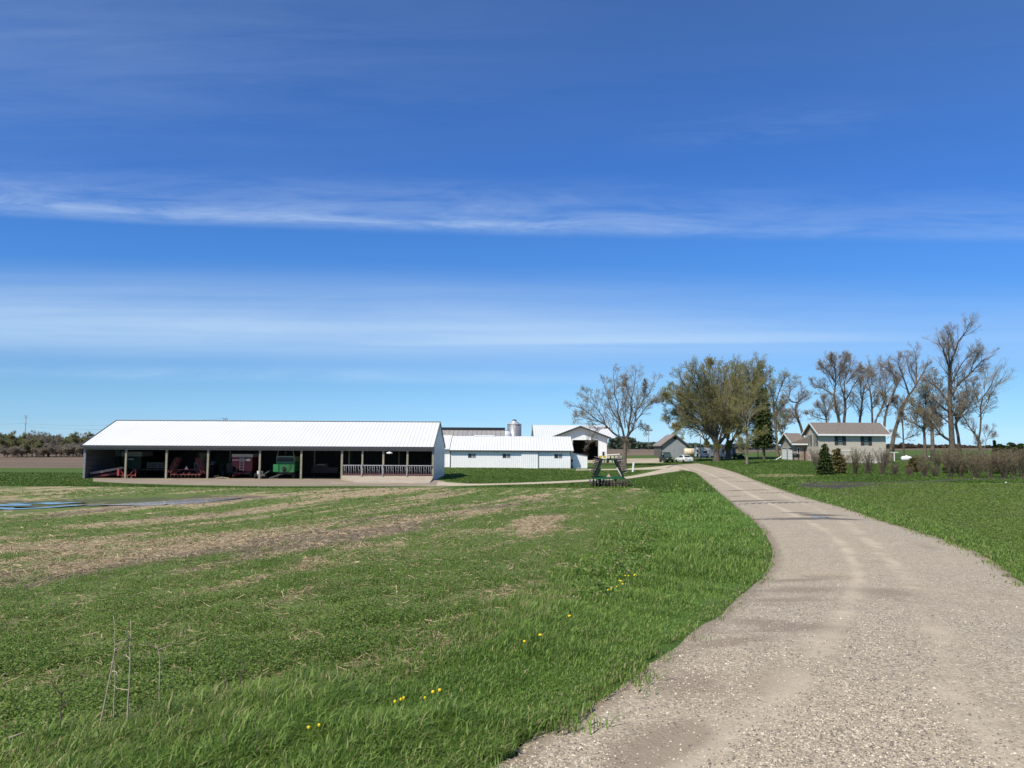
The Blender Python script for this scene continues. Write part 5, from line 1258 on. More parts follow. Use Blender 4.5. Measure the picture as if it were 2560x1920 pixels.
def grain_bin():
    b = P(1285.5, 1150, 168); zb = -1.2; root = thing('grain_bin', 'round galvanised grain bin with a pale cone roof rising behind the low barn', 'grain bin', (b[0], 168, zb))
    s = 168 / FPX; r = 17.6 * s; zt = P(1285, 1061, 168)[2] - zb; za = P(1285, 1052.5, 168)[2] - zb
    mb = MB(); mb.lathe([(r, -.3), (r, zt)], None, 40); mb.build('bin_wall', BIN, root)
    mb = MB(); mb.lathe([(r + .09, zt - .05), (r + .02, zt + .05), (.42, za), (.42, za + .02)], None, 40); mb.build('cone_roof', BIN_C, root)
    mb = MB(); mb.lathe([(.40, za + .02), (.40, za + .22), (.30, za + .30), (.05, za + .36)], None, 16); mb.box(-.1, .5, -.1, .1, za + .12, za + .26); mb.build('roof_cap', TRIM_D, root)
    mb = MB()
    for x in (-.2, .2): mb.tube([(x, -r - .08, 0), (x, -r - .08, zt)], .02, 5)
    for i in range(18): mb.tube([(-.2, -r - .08, .3 + i * .38), (.2, -r - .08, .3 + i * .38)], .014, 4)
    mb.build('ladder', GALV, root)
    d = thing('small_dome', 'low pale domed tank beside the grain bin above the barn roof', 'tank', (P(1266, 1150, 160)[0], 160, -1.2)); zz = P(1266, 1077, 160)[2] + 1.2
    mb = MB(); mb.lathe([(1.1, -.2), (1.1, zz - .9), (1.0, zz - .5), (.7, zz - .18), (.2, zz)], None, 24); mb.build('tank', mk("pale_tank", (.62, .64, .66), .45, .05), d); mb = MB(); mb.lathe([(.18, zz), (.18, zz + .12), (.05, zz + .16)], None, 12); mb.build('lid', TRIM_G, d)
grain_bin()

# ---------------------------------------------------------------- big white machine shed with a gabled wing
def machine_shed():
    Y = 160.0; zb = -1.34; X = lambda px, y=Y: (px - CX) / FPX * y
    xl, xr = X(1384), X(1518); o = ((xl + xr) / 2, Y, zb); h = (xr - xl) / 2
    root = thing('machine_shed', 'big white machine shed with a dark trimmed gable and a black open doorway', 'shed', o)
    lx = lambda px: X(px) - o[0]; Z = lambda px, py, y=Y: P(px, py, y)[2] - zb
    ev = (Z(1384, 1091) + Z(1518, 1094)) / 2; ap = Z(1451, 1069)
    d0, d1, dz = lx(1432.5), lx(1495.5), Z(1464, 1100)
    mb = MB()
    def gable_z(x): return ev + (ap - ev) * (1 - abs(x) / h)
    # gable wall around the doorway
    mb.prism([(-h, -.3), (d0, -.3), (d0, gable_z(d0)), (-h, ev)], 0, .1, 'y'); mb.prism([(d1, -.3), (h, -.3), (h, ev), (d1, gable_z(d1))], 0, .1, 'y')
    mid = [(d0, dz), (d1, dz), (d1, gable_z(d1))] + ([(0, ap)] if d0 < 0 < d1 else []) + [(d0, gable_z(d0))]
    mb.prism(mid, 0, .1, 'y'); mb.build('gable_wall', W_SIDE, root)
    L = 13.0
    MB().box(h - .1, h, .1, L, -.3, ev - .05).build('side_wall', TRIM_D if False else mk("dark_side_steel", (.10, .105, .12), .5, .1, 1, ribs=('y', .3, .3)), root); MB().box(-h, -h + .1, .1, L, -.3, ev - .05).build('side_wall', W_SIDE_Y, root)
    MB().box(-h + .1, h - .1, L - .1, L, -.3, ev).build('back_wall', IN_DARK, root)
    for s in (-1, 1):
        mb = MB(); a = (s * (h + .75), ev - .28); b = (0, ap + .18)
        mb.prism([a, b, (b[0], b[1] + .16), (a[0], a[1] + .16)], -.95, L + 2, 'y'); mb.build('roof', W_ROOF if False else mk("white_roof_side", (.78, .79, .80), .4, .03, .6, ribs=('y', .30, .3)), root)
        mb = MB(); mb.prism([(a[0], a[1] - .16), (b[0], b[1] - .16), (b[0], b[1] + .20), (a[0], a[1] + .20)], -1.02, -.955, 'y'); mb.build('barge_board', TRIM_D, root)
        mb = MB(); mb.prism([(a[0], a[1] - .08), (b[0], b[1] - .06), (b[0], b[1] - .003), (a[0], a[1] - .003)], -.95, .0, 'y'); mb.build('soffit', TRIM_G, root)
    mb = MB(); mb.box(d0 - .12, d0, -.04, .0, -.2, dz + .12); mb.box(d1, d1 + .12, -.04, 0, -.2, dz + .12); mb.box(d0, d1, -.04, 0, dz, dz + .12); mb.build('door_frame', WHITE_P, root)
    MB().box(h - .06, h + .03, -.03, .0, -.3, ev - .3).build('corner_trim', TRIM_D, root)
    e0, e1 = lx(1502.5), lx(1514); dr = MB().box(e0, e1, -.06, 0, -.1, Z(1508, 1127)).build('entry_door', WHITE_P, root)
    MB().box(e0 + .28, e1 - .22, -.075, -.062, 1.0, Z(1508, 1129.5)).build('door_pane', GLASS, dr)
    MB().box(lx(1497), lx(1501), -.3, -.02, -.2, 1.0).build('bollard', BLACK, root)
    # main range behind with its ridge across the view
    m = MB(); mx0, mx1 = X(1331, 171) - o[0], X(1523, 171) - o[0]; r2 = Z(1340, 1062.5, 171)
    e2 = Z(1336, 1093, 161)
    roof_slab('main_roof', mx0, mx1, .6, e2, 11, r2, .12, W_ROOF, root); roof_slab('main_roof', mx0, mx1, 21.4, e2, 11.004, r2, .12, W_ROOF, root)
    MB().box(mx0 + .3, -h - .02, 1.2, 1.3, -.3, e2).build('main_wall', W_SIDE, root)
    MB().box(h + .02, mx1 - .3, 1.2 + L * 0 + 11.2, 11.4 + 1.1, -.3, e2 + 2).build('main_wall', W_SIDE, root) if mx1 - .3 > h + .02 else None
    for x in (mx0 + .3, mx1 - .3):
        mb = MB(); mb.prism([(13.2 if x > 0 else 1.3, 0), (20.8, 0), (20.8, e2), (13.2 if x > 0 else 11, r2 - .2)] + ([] if x > 0 else [(1.3, e2)]), x - .05, x + .05, 'x'); mb.build('end_wall', W_SIDE_Y, root)
    mb = MB(); mb.bar((mx0 - .05, .55, e2 - .08), (mx0 - .05, 11, r2 - .08), .08, .34); mb.build('rake_trim', TRIM_D, root)
    # dim boxes inside the doorway
    q = thing('parked_implement', 'dim machine standing inside the black doorway of the big machine shed', 'farm machine', (o[0] + 1.6, Y + 6, zb))
    mb = MB(); mb.box(-.7, .7, -.5, 1.4, .7, 1.6); mb.box(-.5, .5, .2, 1.3, 1.6, 2.4); mb.build('body', RUST, q)
    for x in (-.85, .85):
        b = MB(); b.lathe([(.3, -.15), (.6, -.15), (.6, .15), (.3, .15)], Matrix.Translation((x, 1.0, .55)) @ Matrix.Rotation(R(90), 4, 'Y'), 18); b.build('wheel', RUBBER, q)
machine_shed()

# ---------------------------------------------------------------- old galvanised gable shed
def grey_shed():
    Y = 175.0; X = lambda px: (px - CX) / FPX * Y; zb = -.80; xl, xr = X(1653), X(1719.5); o = ((xl + xr) / 2, Y, zb); h = (xr - xl) / 2
    Z = lambda px, py: P(px, py, Y)[2] - zb
    root = thing('galvanised_shed', 'old grey galvanised shed with a steep gable and a tiny black loft hole', 'shed', o)
    ev, ap = Z(1685, 1113), Z(1688, 1088)
    mb = MB(); mb.prism([(-h, -.3), (h, -.3), (h, ev), (.1, ap), (-h, ev)], 0, .1, 'y'); mb.build('gable_wall', STEEL_OLD, root)
    mb = MB(); mb.prism([(-h, -.3), (h, -.3), (h, ev), (.1, ap), (-h, ev)], 9, 9.1, 'y'); mb.build('gable_wall', STEEL_OLD, root)
    for s in (-1, 1):
        MB().box(s * h - .05, s * h + .05, .1, 9, -.3, ev).build('side_wall', mk("brown_side", (.17, .14, .12), .8, .2), root)
        mb = MB(); a = (s * (h + .35), ev - .25); b = (.1, ap + .12)
        mb.prism([a, b, (b[0], b[1] + .14), (a[0], a[1] + .14)], -.55, 9.3, 'y'); mb.build('roof', OLD_ROOF, root)
        mb = MB(); mb.prism([(a[0], a[1] - .16), (b[0], b[1] - .16), (b[0], b[1] + .05), (a[0], a[1] + .05)], -.62, -.553, 'y'); mb.build('barge_board', mk("brown_board", (.085, .066, .055), .85, .2), root)
    MB().box(-.22, .42, -.03, -.004, ap - .95, ap - .45).build('loft_hole', DARKI, root)
    MB().box(-h - .06, -h + .10, -.05, -.003, -.3, ev - .2).build('corner_board', mk("brown_board", (.085, .066, .055), .85, .2), root)
grey_shed()

# ---------------------------------------------------------------- house with its garage wing
def house():
    Y = 135.0; X = lambda px, y=Y: (px - CX) / FPX * y; zb = -1.0; x0, x1 = X(2047.5), X(2213)
    o = ((x0 + x1) / 2, Y, zb); h = (x1 - x0) / 2; Z = lambda px, py, y=Y: P(px, py, y)[2] - zb
    root = thing('house', 'beige split level house with a brown shingle roof and dark shutters', 'house', o)
    dp = 6.4; ev = 4.95; rg_ = 7.15; yr = dp / 2; ov = .65
    lx = lambda px: X(px) - o[0]
    wins = [(lx(2094), lx(2104.5), Z(2100, 1111.5), Z(2100, 1090.5)), (lx(2159), lx(2169), Z(2164, 1112.5), Z(2164, 1091.2))]
    mb = MB(); wall_with_holes(mb, -h, h, .42, ev, wins, 0, .12); mb.build('wall', SIDING, root)
    MB().box(-h - .004, h + .004, -.03, .10, -.4, .42).build('foundation', mk("white_foundation", (.72, .70, .66), .8, .1, 3), root)
    MB().box(-h, h, dp - .12, dp, -.3, ev).build('wall', SIDING, root)
    MB().box(-h + 3.2, -h + 6.2, -.07, -.003, 2.05, 2.16).build('belt_trim', WHITE_P, root)
    ws = [(1.15, 1.75), (3.85, 4.5)]
    for s in (-1, 1):
        mb = MB(); mb.prism([(.12, 1.55 if s < 0 else -.3), (dp - .12, 1.55 if s < 0 else -.3), (dp - .12, ev), (yr, rg_ - .35), (.12, ev)], s * h - .06, s * h + .06, 'x'); mb.build('gable_wall', SIDING, root)
    MB().box(-h - .06, -h + .06, .12, dp - .12, -.3, 1.55).build('brick_base', BRICKB, root)
    for a, b in ws:
        window(root, a, b, 3.05, 4.85, -h - .06, 1, axis='y', s=-1, glass=(GLASS,))
        for c, d in ((a - .5, a - .08), (b + .08, b + .5)): MB().box(-h - .12, -h - .065, c, d, 3.0, 4.9).build('shutter', SHUT, root)
    window(root, 4.3, 5.0, .35, 1.35, -h - .06, 1, axis='y', s=-1, glass=(GLASS_L,))
    for a, b, c, d in wins:
        window(root, a, b, c, d, .06, 1, glass=(mk("blind_behind_glass", (.14, .19, .18), .25, .2, 3, ribs=('z', .08, .3)),))
        mid = MB().box(a, b, -.002, .04, (c + d) / 2 - .02, (c + d) / 2 + .02).build('window_rail', WHITE_P, root)
        for p, q in ((a - .62, a - .07), (b + .07, b + .62)): MB().box(p, q, -.06, -.004, c - .06, d + .06).build('shutter', SHUT, root)
    r0, r1 = -h - .5, h + .62
    for ya, yb in ((-ov, yr), (dp + ov, yr + .003)): roof_slab('roof', r0, r1, ya, ev + .05, yb, rg_, .14, SHINGLE, root)
    MB().box(r0 - .03, r1 + .03, -ov - .06, -ov - .003, ev - .22, ev + .08).build('fascia', WHITE_P, root)
    MB().box(r0, r1, -ov, -.003, ev - .17, ev - .13).build('soffit', WHITE_P, root)
    for x in (r0 - .035, r1 + .035):
        mb = MB()
        for ya in (-ov, dp + ov): mb.bar((x, ya, ev - .02), (x, yr, rg_ - .07), .06, .24)
        mb.build('barge_board', WHITE_P, root)
    # garage wing set back
    g0 = thing('garage', 'beige garage wing with two white doors and a shaded porch beside the house', 'garage', (X(1982.5, 141), 141, -.62))
    gx1 = o[0] - h - g0.location.x - .07; gd = 6.6; ge, gr = 2.95, 4.95; gy = gd / 2
    mb = MB(); mb.prism([(0, -.3), (gd, -.3), (gd, ge), (gy, gr - .3), (0, ge)], 0, .12, 'x'); mb.build('gable_wall', BOARD_Y, g0)
    for a, b in ((.55, 2.75), (3.45, 5.85)):
        dd = MB().box(-.06, -.004, a, b, -.05, 2.3).build('garage_door', PALE_D, g0); MB().box(-.075, -.062, a + .1, b - .1, 1.95, 2.22).build('door_pane', CAMPG, dd)
        MB().box(-.07, -.004, a - .12, a - .004, -.05, 2.42).build('door_trim', TRIM_G, g0)
    MB().box(.14, gx1, .0, .12, -.3, ge).build('porch_wall', BOARDB, g0)
    MB().box(.12, gx1, gd - .1, gd, -.3, ge).build('back_wall', SIDING, g0)
    w_ = gx1 / 4.0
    window(g0, gx1 * .30, gx1 * .46, 1.25, 2.2, 0, 1, glass=(GLASS,)); MB().box(gx1 * .78, gx1 * .93, -.05, -.003, -.1, 2.1).build('porch_door', mk("dark_red_door", (.09, .035, .03), .5), g0)
    for ya, yb in ((-.75, gy), (gd + .5, gy + .003)): roof_slab('roof', -.55, gx1 + .02, ya, ge + .02, yb, gr, .12, SHINGLE, g0)
    MB().box(-.58, gx1, -.80, -.753, ge - .22, ge + .05).build('fascia', WHITE_P, g0)
    mb = MB()
    for ya in (-.75, gd + .5): mb.bar((-.585, ya, ge - .06), (-.585, gy, gr - .08), .05, .22)
    mb.build('barge_board', WHITE_P, g0)
    mb = MB(); mb.prism([(gx1 - 3.0, ge + .14), (gx1 - .01, ge + .14), (gx1 - .01, ge + 1.2)], -.7, .9, 'y'); mb.build('porch_gable', SHINGLE, g0)
    mb = MB(); mb.box(.9, gx1 - .2, -1.3, -1.22, .75, .85)
    for i in range(10): mb.box(1.0 + i * .3, 1.05 + i * .3, -1.29, -1.23, -.1, .75)
    mb.build('porch_rail', WOOD_DK, g0)
    bb = thing('barbecue', 'black covered barbecue on the grass by the garage doors', 'barbecue', ground(X(1988, 139.5), 139.5))
    mb = MB(); mb.box(-.55, .55, -.3, .3, .55, .95); mb.lathe([(.34, -.5), (.34, .5)], Matrix.Translation((0, 0, .95)) @ Matrix.Rotation(R(90), 4, 'Y'), 16); mb.build('lid', BLACK, bb)
    for x in (-.45, .45):
        for y in (-.22, .22): MB().box(x - .04, x + .04, y - .04, y + .04, 0, .55).build('leg', BLACK, bb)
    dsp = thing('drain_pipe', 'white drain pipe lying slanted on the grass at the garage corner', 'pipe', ground(X(1951, 143), 143))
    MB().tube([(-1.0, 0, .05), (-.1, 0, .5), (.0, 0, .75)], .09, 8).build('pipe', WHITE_P, dsp); MB().box(-1.3, -.8, -.12, .12, .0, .06).build('splash_block', CONC_G, dsp)
house()
# ------------------------------------------------------------------ machines and small things
def wheel(mb_t, mb_r, x, y, z, r, w, axis='x', hub=.5):
    M = Matrix.Translation((x, y, z)) @ (Matrix.Rotation(R(90), 4, 'Y') if axis == 'x' else Matrix.Rotation(R(90), 4, 'X'))
    mb_t.lathe([(r * hub, -w * .42), (r * .86, -w * .5), (r, -w * .36), (r, w * .36), (r * .86, w * .5), (r * hub, w * .42)], M, 24)
    mb_r.lathe([(.04, -w * .36), (r * hub * 1.02, -w * .34), (r * hub * 1.02, w * .34), (.04, w * .36)], M, 20)
def add_wheel(root, x, y, z, r, w, rim, axis='x', hub=.5, name='wheel'):
    t, m = MB(), MB(); wheel(t, m, x, y, z, r, w, axis, hub); a = t.build(name, RUBBER, root); m.build('rim', rim, a); return a

def at_px(px, py, Y): return P(px, py, Y)
def base_at(px, Y):
    x = (px - CX) / FPX * Y; return np.array([x, Y, float(T(np.array([x]), np.array([float(Y)]))[0])])
ZF = SZB + .02   # floor of the shed
def in_shed(px, Y): b = base_at(px, Y); b[2] = ZF; return b
# earth floor of the shed
fl = MB(); fl.box(SX0 - 19.0, SX0 + 9.2, 86.1, 99.9, SZB - .5, SZB - .01); o = fl.build('shed_floor', mk("shade_dark_earth", (.060, .046, .034), .95, .25, 1.5)); o['kind'] = 'structure'  # earth colour darkened to carry the shade under the roof

def gravity_wagon(label, px, Y, w, box_h, body, ext, ext_h, seed, ladder=False, decal=None, side=1, group=None, rim=None, total=2.6, hop=.5):
    """box with an extension band above and a hopper sloping to one side below"""
    b = in_shed(px, Y); root = thing('gravity_wagon', label, 'farm wagon', b, group=group)
    h = w / 2; d = 2.9; zt = total; ze = zt - ext_h; zb = ze - box_h; zh = .62
    mb = MB(); mb.prism([(-h, ze), (h, ze), (h, zb), (h - .05 if side > 0 else h - w * hop, zh + .15), (-h + w * hop if side > 0 else -h + .05, zh + .15), (-h, zb)], 0, d, 'y')
    for x in np.linspace(-h + .1, h - .1, 5): mb.box(x - .03, x + .03, -.05, -.002, zb, ze)
    mb.box(-h - .04, h + .04, -.07, -.003, ze - .08, ze); mb.build('box', body, root)
    if ext_h: 
        mb = MB(); mb.box(-h - .02, h + .02, -.02, .04, ze + .002, zt); mb.box(-h - .02, h + .02, d - .04, d + .02, ze + .002, zt); mb.box(-h - .02, -h + .04, .04, d - .04, ze + .002, zt); mb.box(h - .04, h + .02, .04, d - .04, ze + .002, zt); mb.build('extension', ext, root)
    mb = MB(); mb.box(-h * .7, -h * .7 + .12, .1, d - .1, .5, .66); mb.box(h * .7 - .12, h * .7, .1, d - .1, .5, .66); mb.box(-h * .8, h * .8, .25, .4, .44, .6); mb.box(-h * .8, h * .8, d - .4, d - .25, .44, .6)
    for x in (-h * .6, h * .6): mb.bar((x, .2, .6), (x * .9, .25, zb + .05), .08); mb.bar((x, d - .2, .6), (x * .9, d - .25, zb + .05), .08)
    mb.build('chassis', body, root); mb = MB(); mb.bar((0, .2, .48), (-.5, -1.5, .30), .10); mb.build('drawbar', body, root)
    for x in (-h * .82, h * .82):
        for y in (.45, d - .45): add_wheel(root, x, y, .40, .40, .26, rim or GREY_P)
    if ladder:
        mb = MB()
        for x in (-.22, .22): mb.tube([(x, -.10, .85), (x, -.10, ze)], .025, 6)
        for i in range(5): mb.tube([(-.22, -.10, .95 + i * .32), (.22, -.10, .95 + i * .32)], .02, 6)
        mb.build('ladder', WHITE_P, root)
    if decal:
        mb = MB(); mb.lathe([(.001, 0), (.30, 0), (.30, .012), (.001, .012)], Matrix.Translation((h * .62, -.075, ze - .30)) @ Matrix.Diagonal((1, 1, .5, 1)) @ Matrix.Rotation(R(90), 4, 'X'), 24); mb.build('badge', WHITE_P, root)
        MB().box(-h * .96, h * .45, -.06, -.052, ze - .36, ze - .30).build('stripe', WHITE_P, root)
    else:
        MB().box(-.32, .32, -.062, -.052, zb + .30, zb + .50).build('plate', GREY_P, root)
    return root
gravity_wagon('dark green gravity wagon with a faded grey top, nearest the end wall', 281, 92.5, 2.42, .80, GREEN_DK, GREYGREEN, .72, 1, group=None, rim=GREEN_DK, total=3.05)
gravity_wagon('brighter green gravity wagon with a pale grey top, just behind the first inner post', 334, 92.0, 2.36, .74, GREEN_DK, mk("pale_extension", (.36, .40, .40), .5, .1), .55, 2, rim=GREEN_DK, total=2.9)
gravity_wagon('red gravity wagon with a white ladder, pale top band and a white oval badge', 610, 88.6, 2.36, .9, RED_W, mk("pale_extension_grey", (.40, .42, .42), .5, .1), .34, 3, ladder=True, decal=True, side=1, total=2.72, rim=GREY_P)

# hay elevator lying in the first bay
b = in_shed(270, 87.6); root = thing('hay_elevator', 'long rusty hay elevator lying slanted on the earth in the first bay', 'elevator', b)
mb = MB(); a, c = (-1.75, -.35, .42), (1.85, .6, 1.12)
for s in (-.28, .28): mb.bar((a[0], a[1] + s, a[2]), (c[0], c[1] + s, c[2]), .05, .24)
mb.build('rails', mk("elevator_rail", (.34, .25, .22), .6, .25, 3), root)
mb = MB(); mb.bar((a[0] + .1, a[1], a[2] - .04), (c[0], c[1], c[2] - .04), .50, .03); mb.build('trough', RUST, root)
mb = MB()
for s in (-.24, .24): mb.bar((a[0] + .1, a[1] + s, a[2] - .42), (c[0] - .2, c[1] + s, c[2] - .55), .05, .2)
for t in (.15, .4, .65, .9):
    p = [a[i] + (c[i] - a[i]) * t for i in range(3)]; mb.bar((p[0], p[1] - .28, p[2]), (p[0], p[1] - .25, p[2] - .46), .05)
mb.build('undercarriage', RED_P, root); add_wheel(root, -1.6, -.65, .30, .30, .16, RED_P, axis='y'); add_wheel(root, -1.6, .1, .30, .30, .16, RED_P, axis='y')
# small red implement by the first inner post
b = in_shed(323, 87.2); root = thing('mounted_plough', 'small bright red mounted implement around the foot of the first inner post', 'plough', b)
mb = MB(); mb.box(-.95, -.72, -.2, .2, .25, 1.0); mb.bar((-.8, 0, .3), (.9, .3, .3), .10); mb.bar((.9, .3, .15), (.9, .3, .95), .10); mb.bar((.3, .1, .3), (.75, .3, .95), .09); mb.bar((-.75, 0, .95), (-.3, .1, .3), .08); mb.build('frame', mk("bright_red_paint", (.30, .045, .036), .5, .2, 2), root)
for x in (-.5, 0, .5):
    m = MB(); m.bar((x, .15, .32), (x + .12, .0, .08), .06); m.box(x - .02, x + .25, -.1, .05, .0, .10); m.build('share', RUST, root)
# hay rack wagon with boards, deep in the second bay
b = in_shed(392, 92); root = thing('flat_wagon', 'dim grey flat wagon with slatted sides behind the second bay', 'farm wagon', b)
mb = MB(); mb.box(-1.5, 1.5, 0, 2.4, .72, .84); mb.build('bed', WOOD_DK, root)
mb = MB()
for z in (1.0, 1.25, 1.5): mb.box(-.9, 1.5, -.03, .03, z, z + .13)
for x in (-.9, .3, 1.45): mb.box(x, x + .07, .03, .09, .84, 1.68)
mb.build('rack', mk("dim_rack", (.21, .20, .20), .8, .2), root)
for x in (-1.1, 1.1):
    for y in (.4, 2.0): add_wheel(root, x, y, .34, .34, .2, RUST)

# folded red field cultivator
b = in_shed(474.5, 87.6); root = thing('field_cultivator', 'red field cultivator with both toothed wings folded up and a slow triangle', 'cultivator', b)
mb = MB()
for z, y in ((.42, -.35), (.95, .2), (.5, .9)): mb.bar((-1.7, y, z), (1.7, y, z), .11)
for x in (-1.55, -.6, .6, 1.55): mb.bar((x, -.35, .42), (x, .9, .5), .09)
for s in (-1, 1): mb.bar((s * 1.6, -.3, .42), (s * .75, .2, .95), .10); mb.bar((s * .3, -.35, .45), (s * .3, .2, .95), .08)
mb.build('frame', RED_P, root)
for s in (-1, 1):
    mb = MB(); f0, f1 = (s * 1.75, .1, .55), (s * .98, .1, 2.22)
    for y in (-.35, .1, .6): mb.bar((f0[0], y, f0[2]), (f1[0], y, f1[2]), .085)
    for t in (0, .33, .66, 1): mb.bar((f0[0] + (f1[0] - f0[0]) * t, -.35, f0[2] + (f1[2] - f0[2]) * t), (f0[0] + (f1[0] - f0[0]) * t, .6, f0[2] + (f1[2] - f0[2]) * t), .07)
    wg = mb.build('wing', RED_P, root); mb = MB()
    for t in np.linspace(.05, .98, 7):
        for y in (-.35, .1, .6):
            x = f0[0] + (f1[0] - f0[0]) * t; z = f0[2] + (f1[2] - f0[2]) * t
            mb.tube([(x, y, z), (x + s * .20, y, z + .13), (x + s * .36, y, z + .02), (x + s * .42, y - .05, z - .12)], .030, 5)
    for t in (.05, .98):
        x = f0[0] + (f1[0] - f0[0]) * t; z = f0[2] + (f1[2] - f0[2]) * t; mb.bar((x, -.35, z), (x, .6, z), .06)
    for y in (-.35, .1, .6): mb.bar((f0[0], y, f0[2] + .02), (f1[0], y, f1[2] + .02), .05)
    mb.build('teeth', mk("cultivator_teeth", (.17, .06, .05), .6, .3, 3), wg)
mb = MB()
for x in np.linspace(-1.6, 1.6, 9): mb.tube([(x, -.35, .4), (x, -.62, .35), (x, -.66, .12), (x, -.5, .02)], .03, 5)
mb.bar((-1.65, -.35, .41), (1.65, -.35, .41), .06); mb.build('teeth', RUST, root)
for x in (-.95, .95): add_wheel(root, x, .5, .33, .33, .22, RED_P)
MB().prism([(-.22, .98), (.22, .98), (0, 1.38)], -.30, -.27, 'y').build('slow_sign', PINK, root)

def tractor(label, px, Y, hood, cab, rotz=0.0, pale=False):
    b = in_shed(px, Y); root = thing('tractor', label, 'tractor', b, rotz)
    mb = MB(); mb.prism([(-.36, 1.0), (.36, 1.0), (.36, 1.55), (.28, 1.68), (-.28, 1.68), (-.36, 1.55)], -1.5, .3, 'y'); mb.build('hood', hood, root)
    MB().box(-.30, .30, -1.3, 1.4, .55, 1.0).build('chassis', BLACK, root); MB().box(-.31, .31, -1.54, -1.503, 1.02, 1.6).build('grille', BLACK, root)
    mb = MB()
    if cab:
        for x in (-.7, .7):
            for y in (.35, 1.6): mb.box(x - .05, x + .05, y - .05, y + .05, 1.2, 2.75)
        mb.box(-.78, .78, .25, 1.7, 2.75, 2.88); c = mb.build('cab', BLACK if not pale else hood, root)
        MB().box(-.65, .65, .33, .36, 1.5, 2.72).build('pane', GLASS, c); MB().box(-.65, .65, 1.6, 1.62, 1.4, 2.72).build('pane', GLASS, c)
    else:
        mb.box(-.26, .26, .7, 1.15, 1.15, 1.3); mb.box(-.26, .26, 1.1, 1.18, 1.3, 1.7); mb.build('seat', BLACK, root); MB().tube([(0, .35, 1.4), (0, .55, 1.7)], .03, 6).build('steering_column', BLACK, root)
    MB().tube([(-.2, -.6, 1.65), (-.2, -.6, 2.6)], .045, 8).build('exhaust', BLACK, root)
    for x in (-.95, .95): add_wheel(root, x, 1.05, .82, .82, .45, CREAM, hub=.52)
    for x in (-.75, .75): add_wheel(root, x, -1.15, .45, .45, .26, CREAM, hub=.5)
    for x in (-.95, .95): MB().prism([(.25, 1.45), (.7, 1.82), (1.4, 1.82), (1.8, 1.45), (1.8, 1.40), (.25, 1.40)], x - .22, x + .22, 'x').build('fender', hood, root)
    return root
tractor('dim blue hooded tractor with a cab behind the folded red cultivator', 512, 91.5, mk("tractor_blue_grey", (.22, .30, .36), .4, .1), True)
tractor('black shadowed tractor whose big wheel shows beside the red gravity wagon', 581, 91.5, GREEN_DK, False, R(18))
# broken planks
b = in_shed(556, 86.7); root = thing('plank_pile', 'splintered yellow planks on the earth before the red gravity wagon', 'planks', b)
for i, (x0, x1, z, y) in enumerate(((-.75, .2, .10, 0), (-.2, .85, .16, .2), (-.5, .5, .07, -.15), (.1, .9, .09, .1), (-.7, -.3, .26, .1))):
    MB().bar((x0, y, z), (x1, y + .25, z + .08 * (-1) ** i), .14, .05).build('plank', PLANK, root)
# garden tractor with white wheels
b = in_shed(656, 86.9); root = thing('rotary_mower', 'small dark mower with white wheels at the foot of a shed post', 'mower', b)
mb = MB(); mb.box(-.35, .55, -.2, .5, .28, .52); mb.bar((-.3, 0, .45), (-.05, .3, 1.35), .08); mb.bar((.3, .2, .5), (1.0, .5, .95), .10); mb.box(-.1, .3, -.1, .3, .52, .85); mb.build('body', mk("mower_body", (.12, .12, .12), .5, .3), root)
for x, y, r in ((-.45, -.2, .30), (-.30, .55, .30), (.30, -.3, .19), (.62, -.1, .19)): add_wheel(root, x, y, r, r, .14, WHITE_P, hub=.62)
MB().box(-.3, .12, -.24, -.205, .55, .88).build('engine_cover', WHITE_P, root)
# green forage box
b = in_shed(717, 87.0); root = thing('forage_wagon', 'tall green forage wagon with an open arched top and a drawbar', 'farm wagon', b)
mb = MB(); w_ = 1.04
mb.prism([(-1.12, .75), (1.12, .75), (1.15, 1.62), (-1.15, 1.62)], -.35, .0, 'y'); mb.prism([(-1.05, .85), (1.05, .85), (1.05, 1.95), (-1.0, 1.95)], .003, 3.2, 'y'); mb.build('body', GREEN_P, root)
MB().box(-1.20, -.62, -.46, -.353, .80, 1.64).build('gear_cover', mk("cover_green", (.024, .18, .05), .4, .1), root)
mb = MB()
for y in (.05, 3.1):
    mb.tube([(-1.0, y, 1.9), (-.93, y, 2.6), (-.78, y, 3.28), (-.62, y, 3.42), (.62, y, 3.42), (.80, y, 3.28), (.96, y, 2.6), (1.02, y, 1.9)], .055, 8)
mb.box(-.93, .95, .02, .08, 2.42, 2.54)
for x in (-.66, .66): mb.bar((x, .05, 3.42), (x, 3.1, 3.42), .06)
for x in (-1.0, 1.0): mb.box(x - .03, x + .03, .08, 3.1, 1.95, 2.5)
mb.build('arch', mk("pale_green_frame", (.16, .24, .15), .5, .15), root)
MB().box(-.95, .98, .06, 3.15, 1.96, 2.0).build('floor', BLACK, root); MB().box(-.95, .95, .09, .12, 2.05, 2.38).build('beater', BLACK, root)
mb = MB(); mb.tube([(.75, -.5, 1.6), (.4, -.55, 1.2), (-.05, -.6, .95)], .04, 6); mb.box(-.15, .1, -.55, -.36, .85, 1.35); mb.lathe([(.17, 0), (.17, .05)], Matrix.Translation((.05, -.40, 1.1)) @ Matrix.Rotation(R(90), 4, 'X'), 16); mb.build('drive_shaft', BLACK, root)
MB().box(-.8, .8, .1, 3.0, .5, .745).build('chassis', BLACK, root)
for x in (-.86, .9):
    for y in (.5, 2.6): add_wheel(root, x, y, .37, .37, .25, CREAM)
mb = MB(); mb.bar((-.3, .1, .55), (-1.15, -1.7, .12), .12); mb.build('drawbar', mk("grey_drawbar", (.16, .15, .14), .6, .2), root)
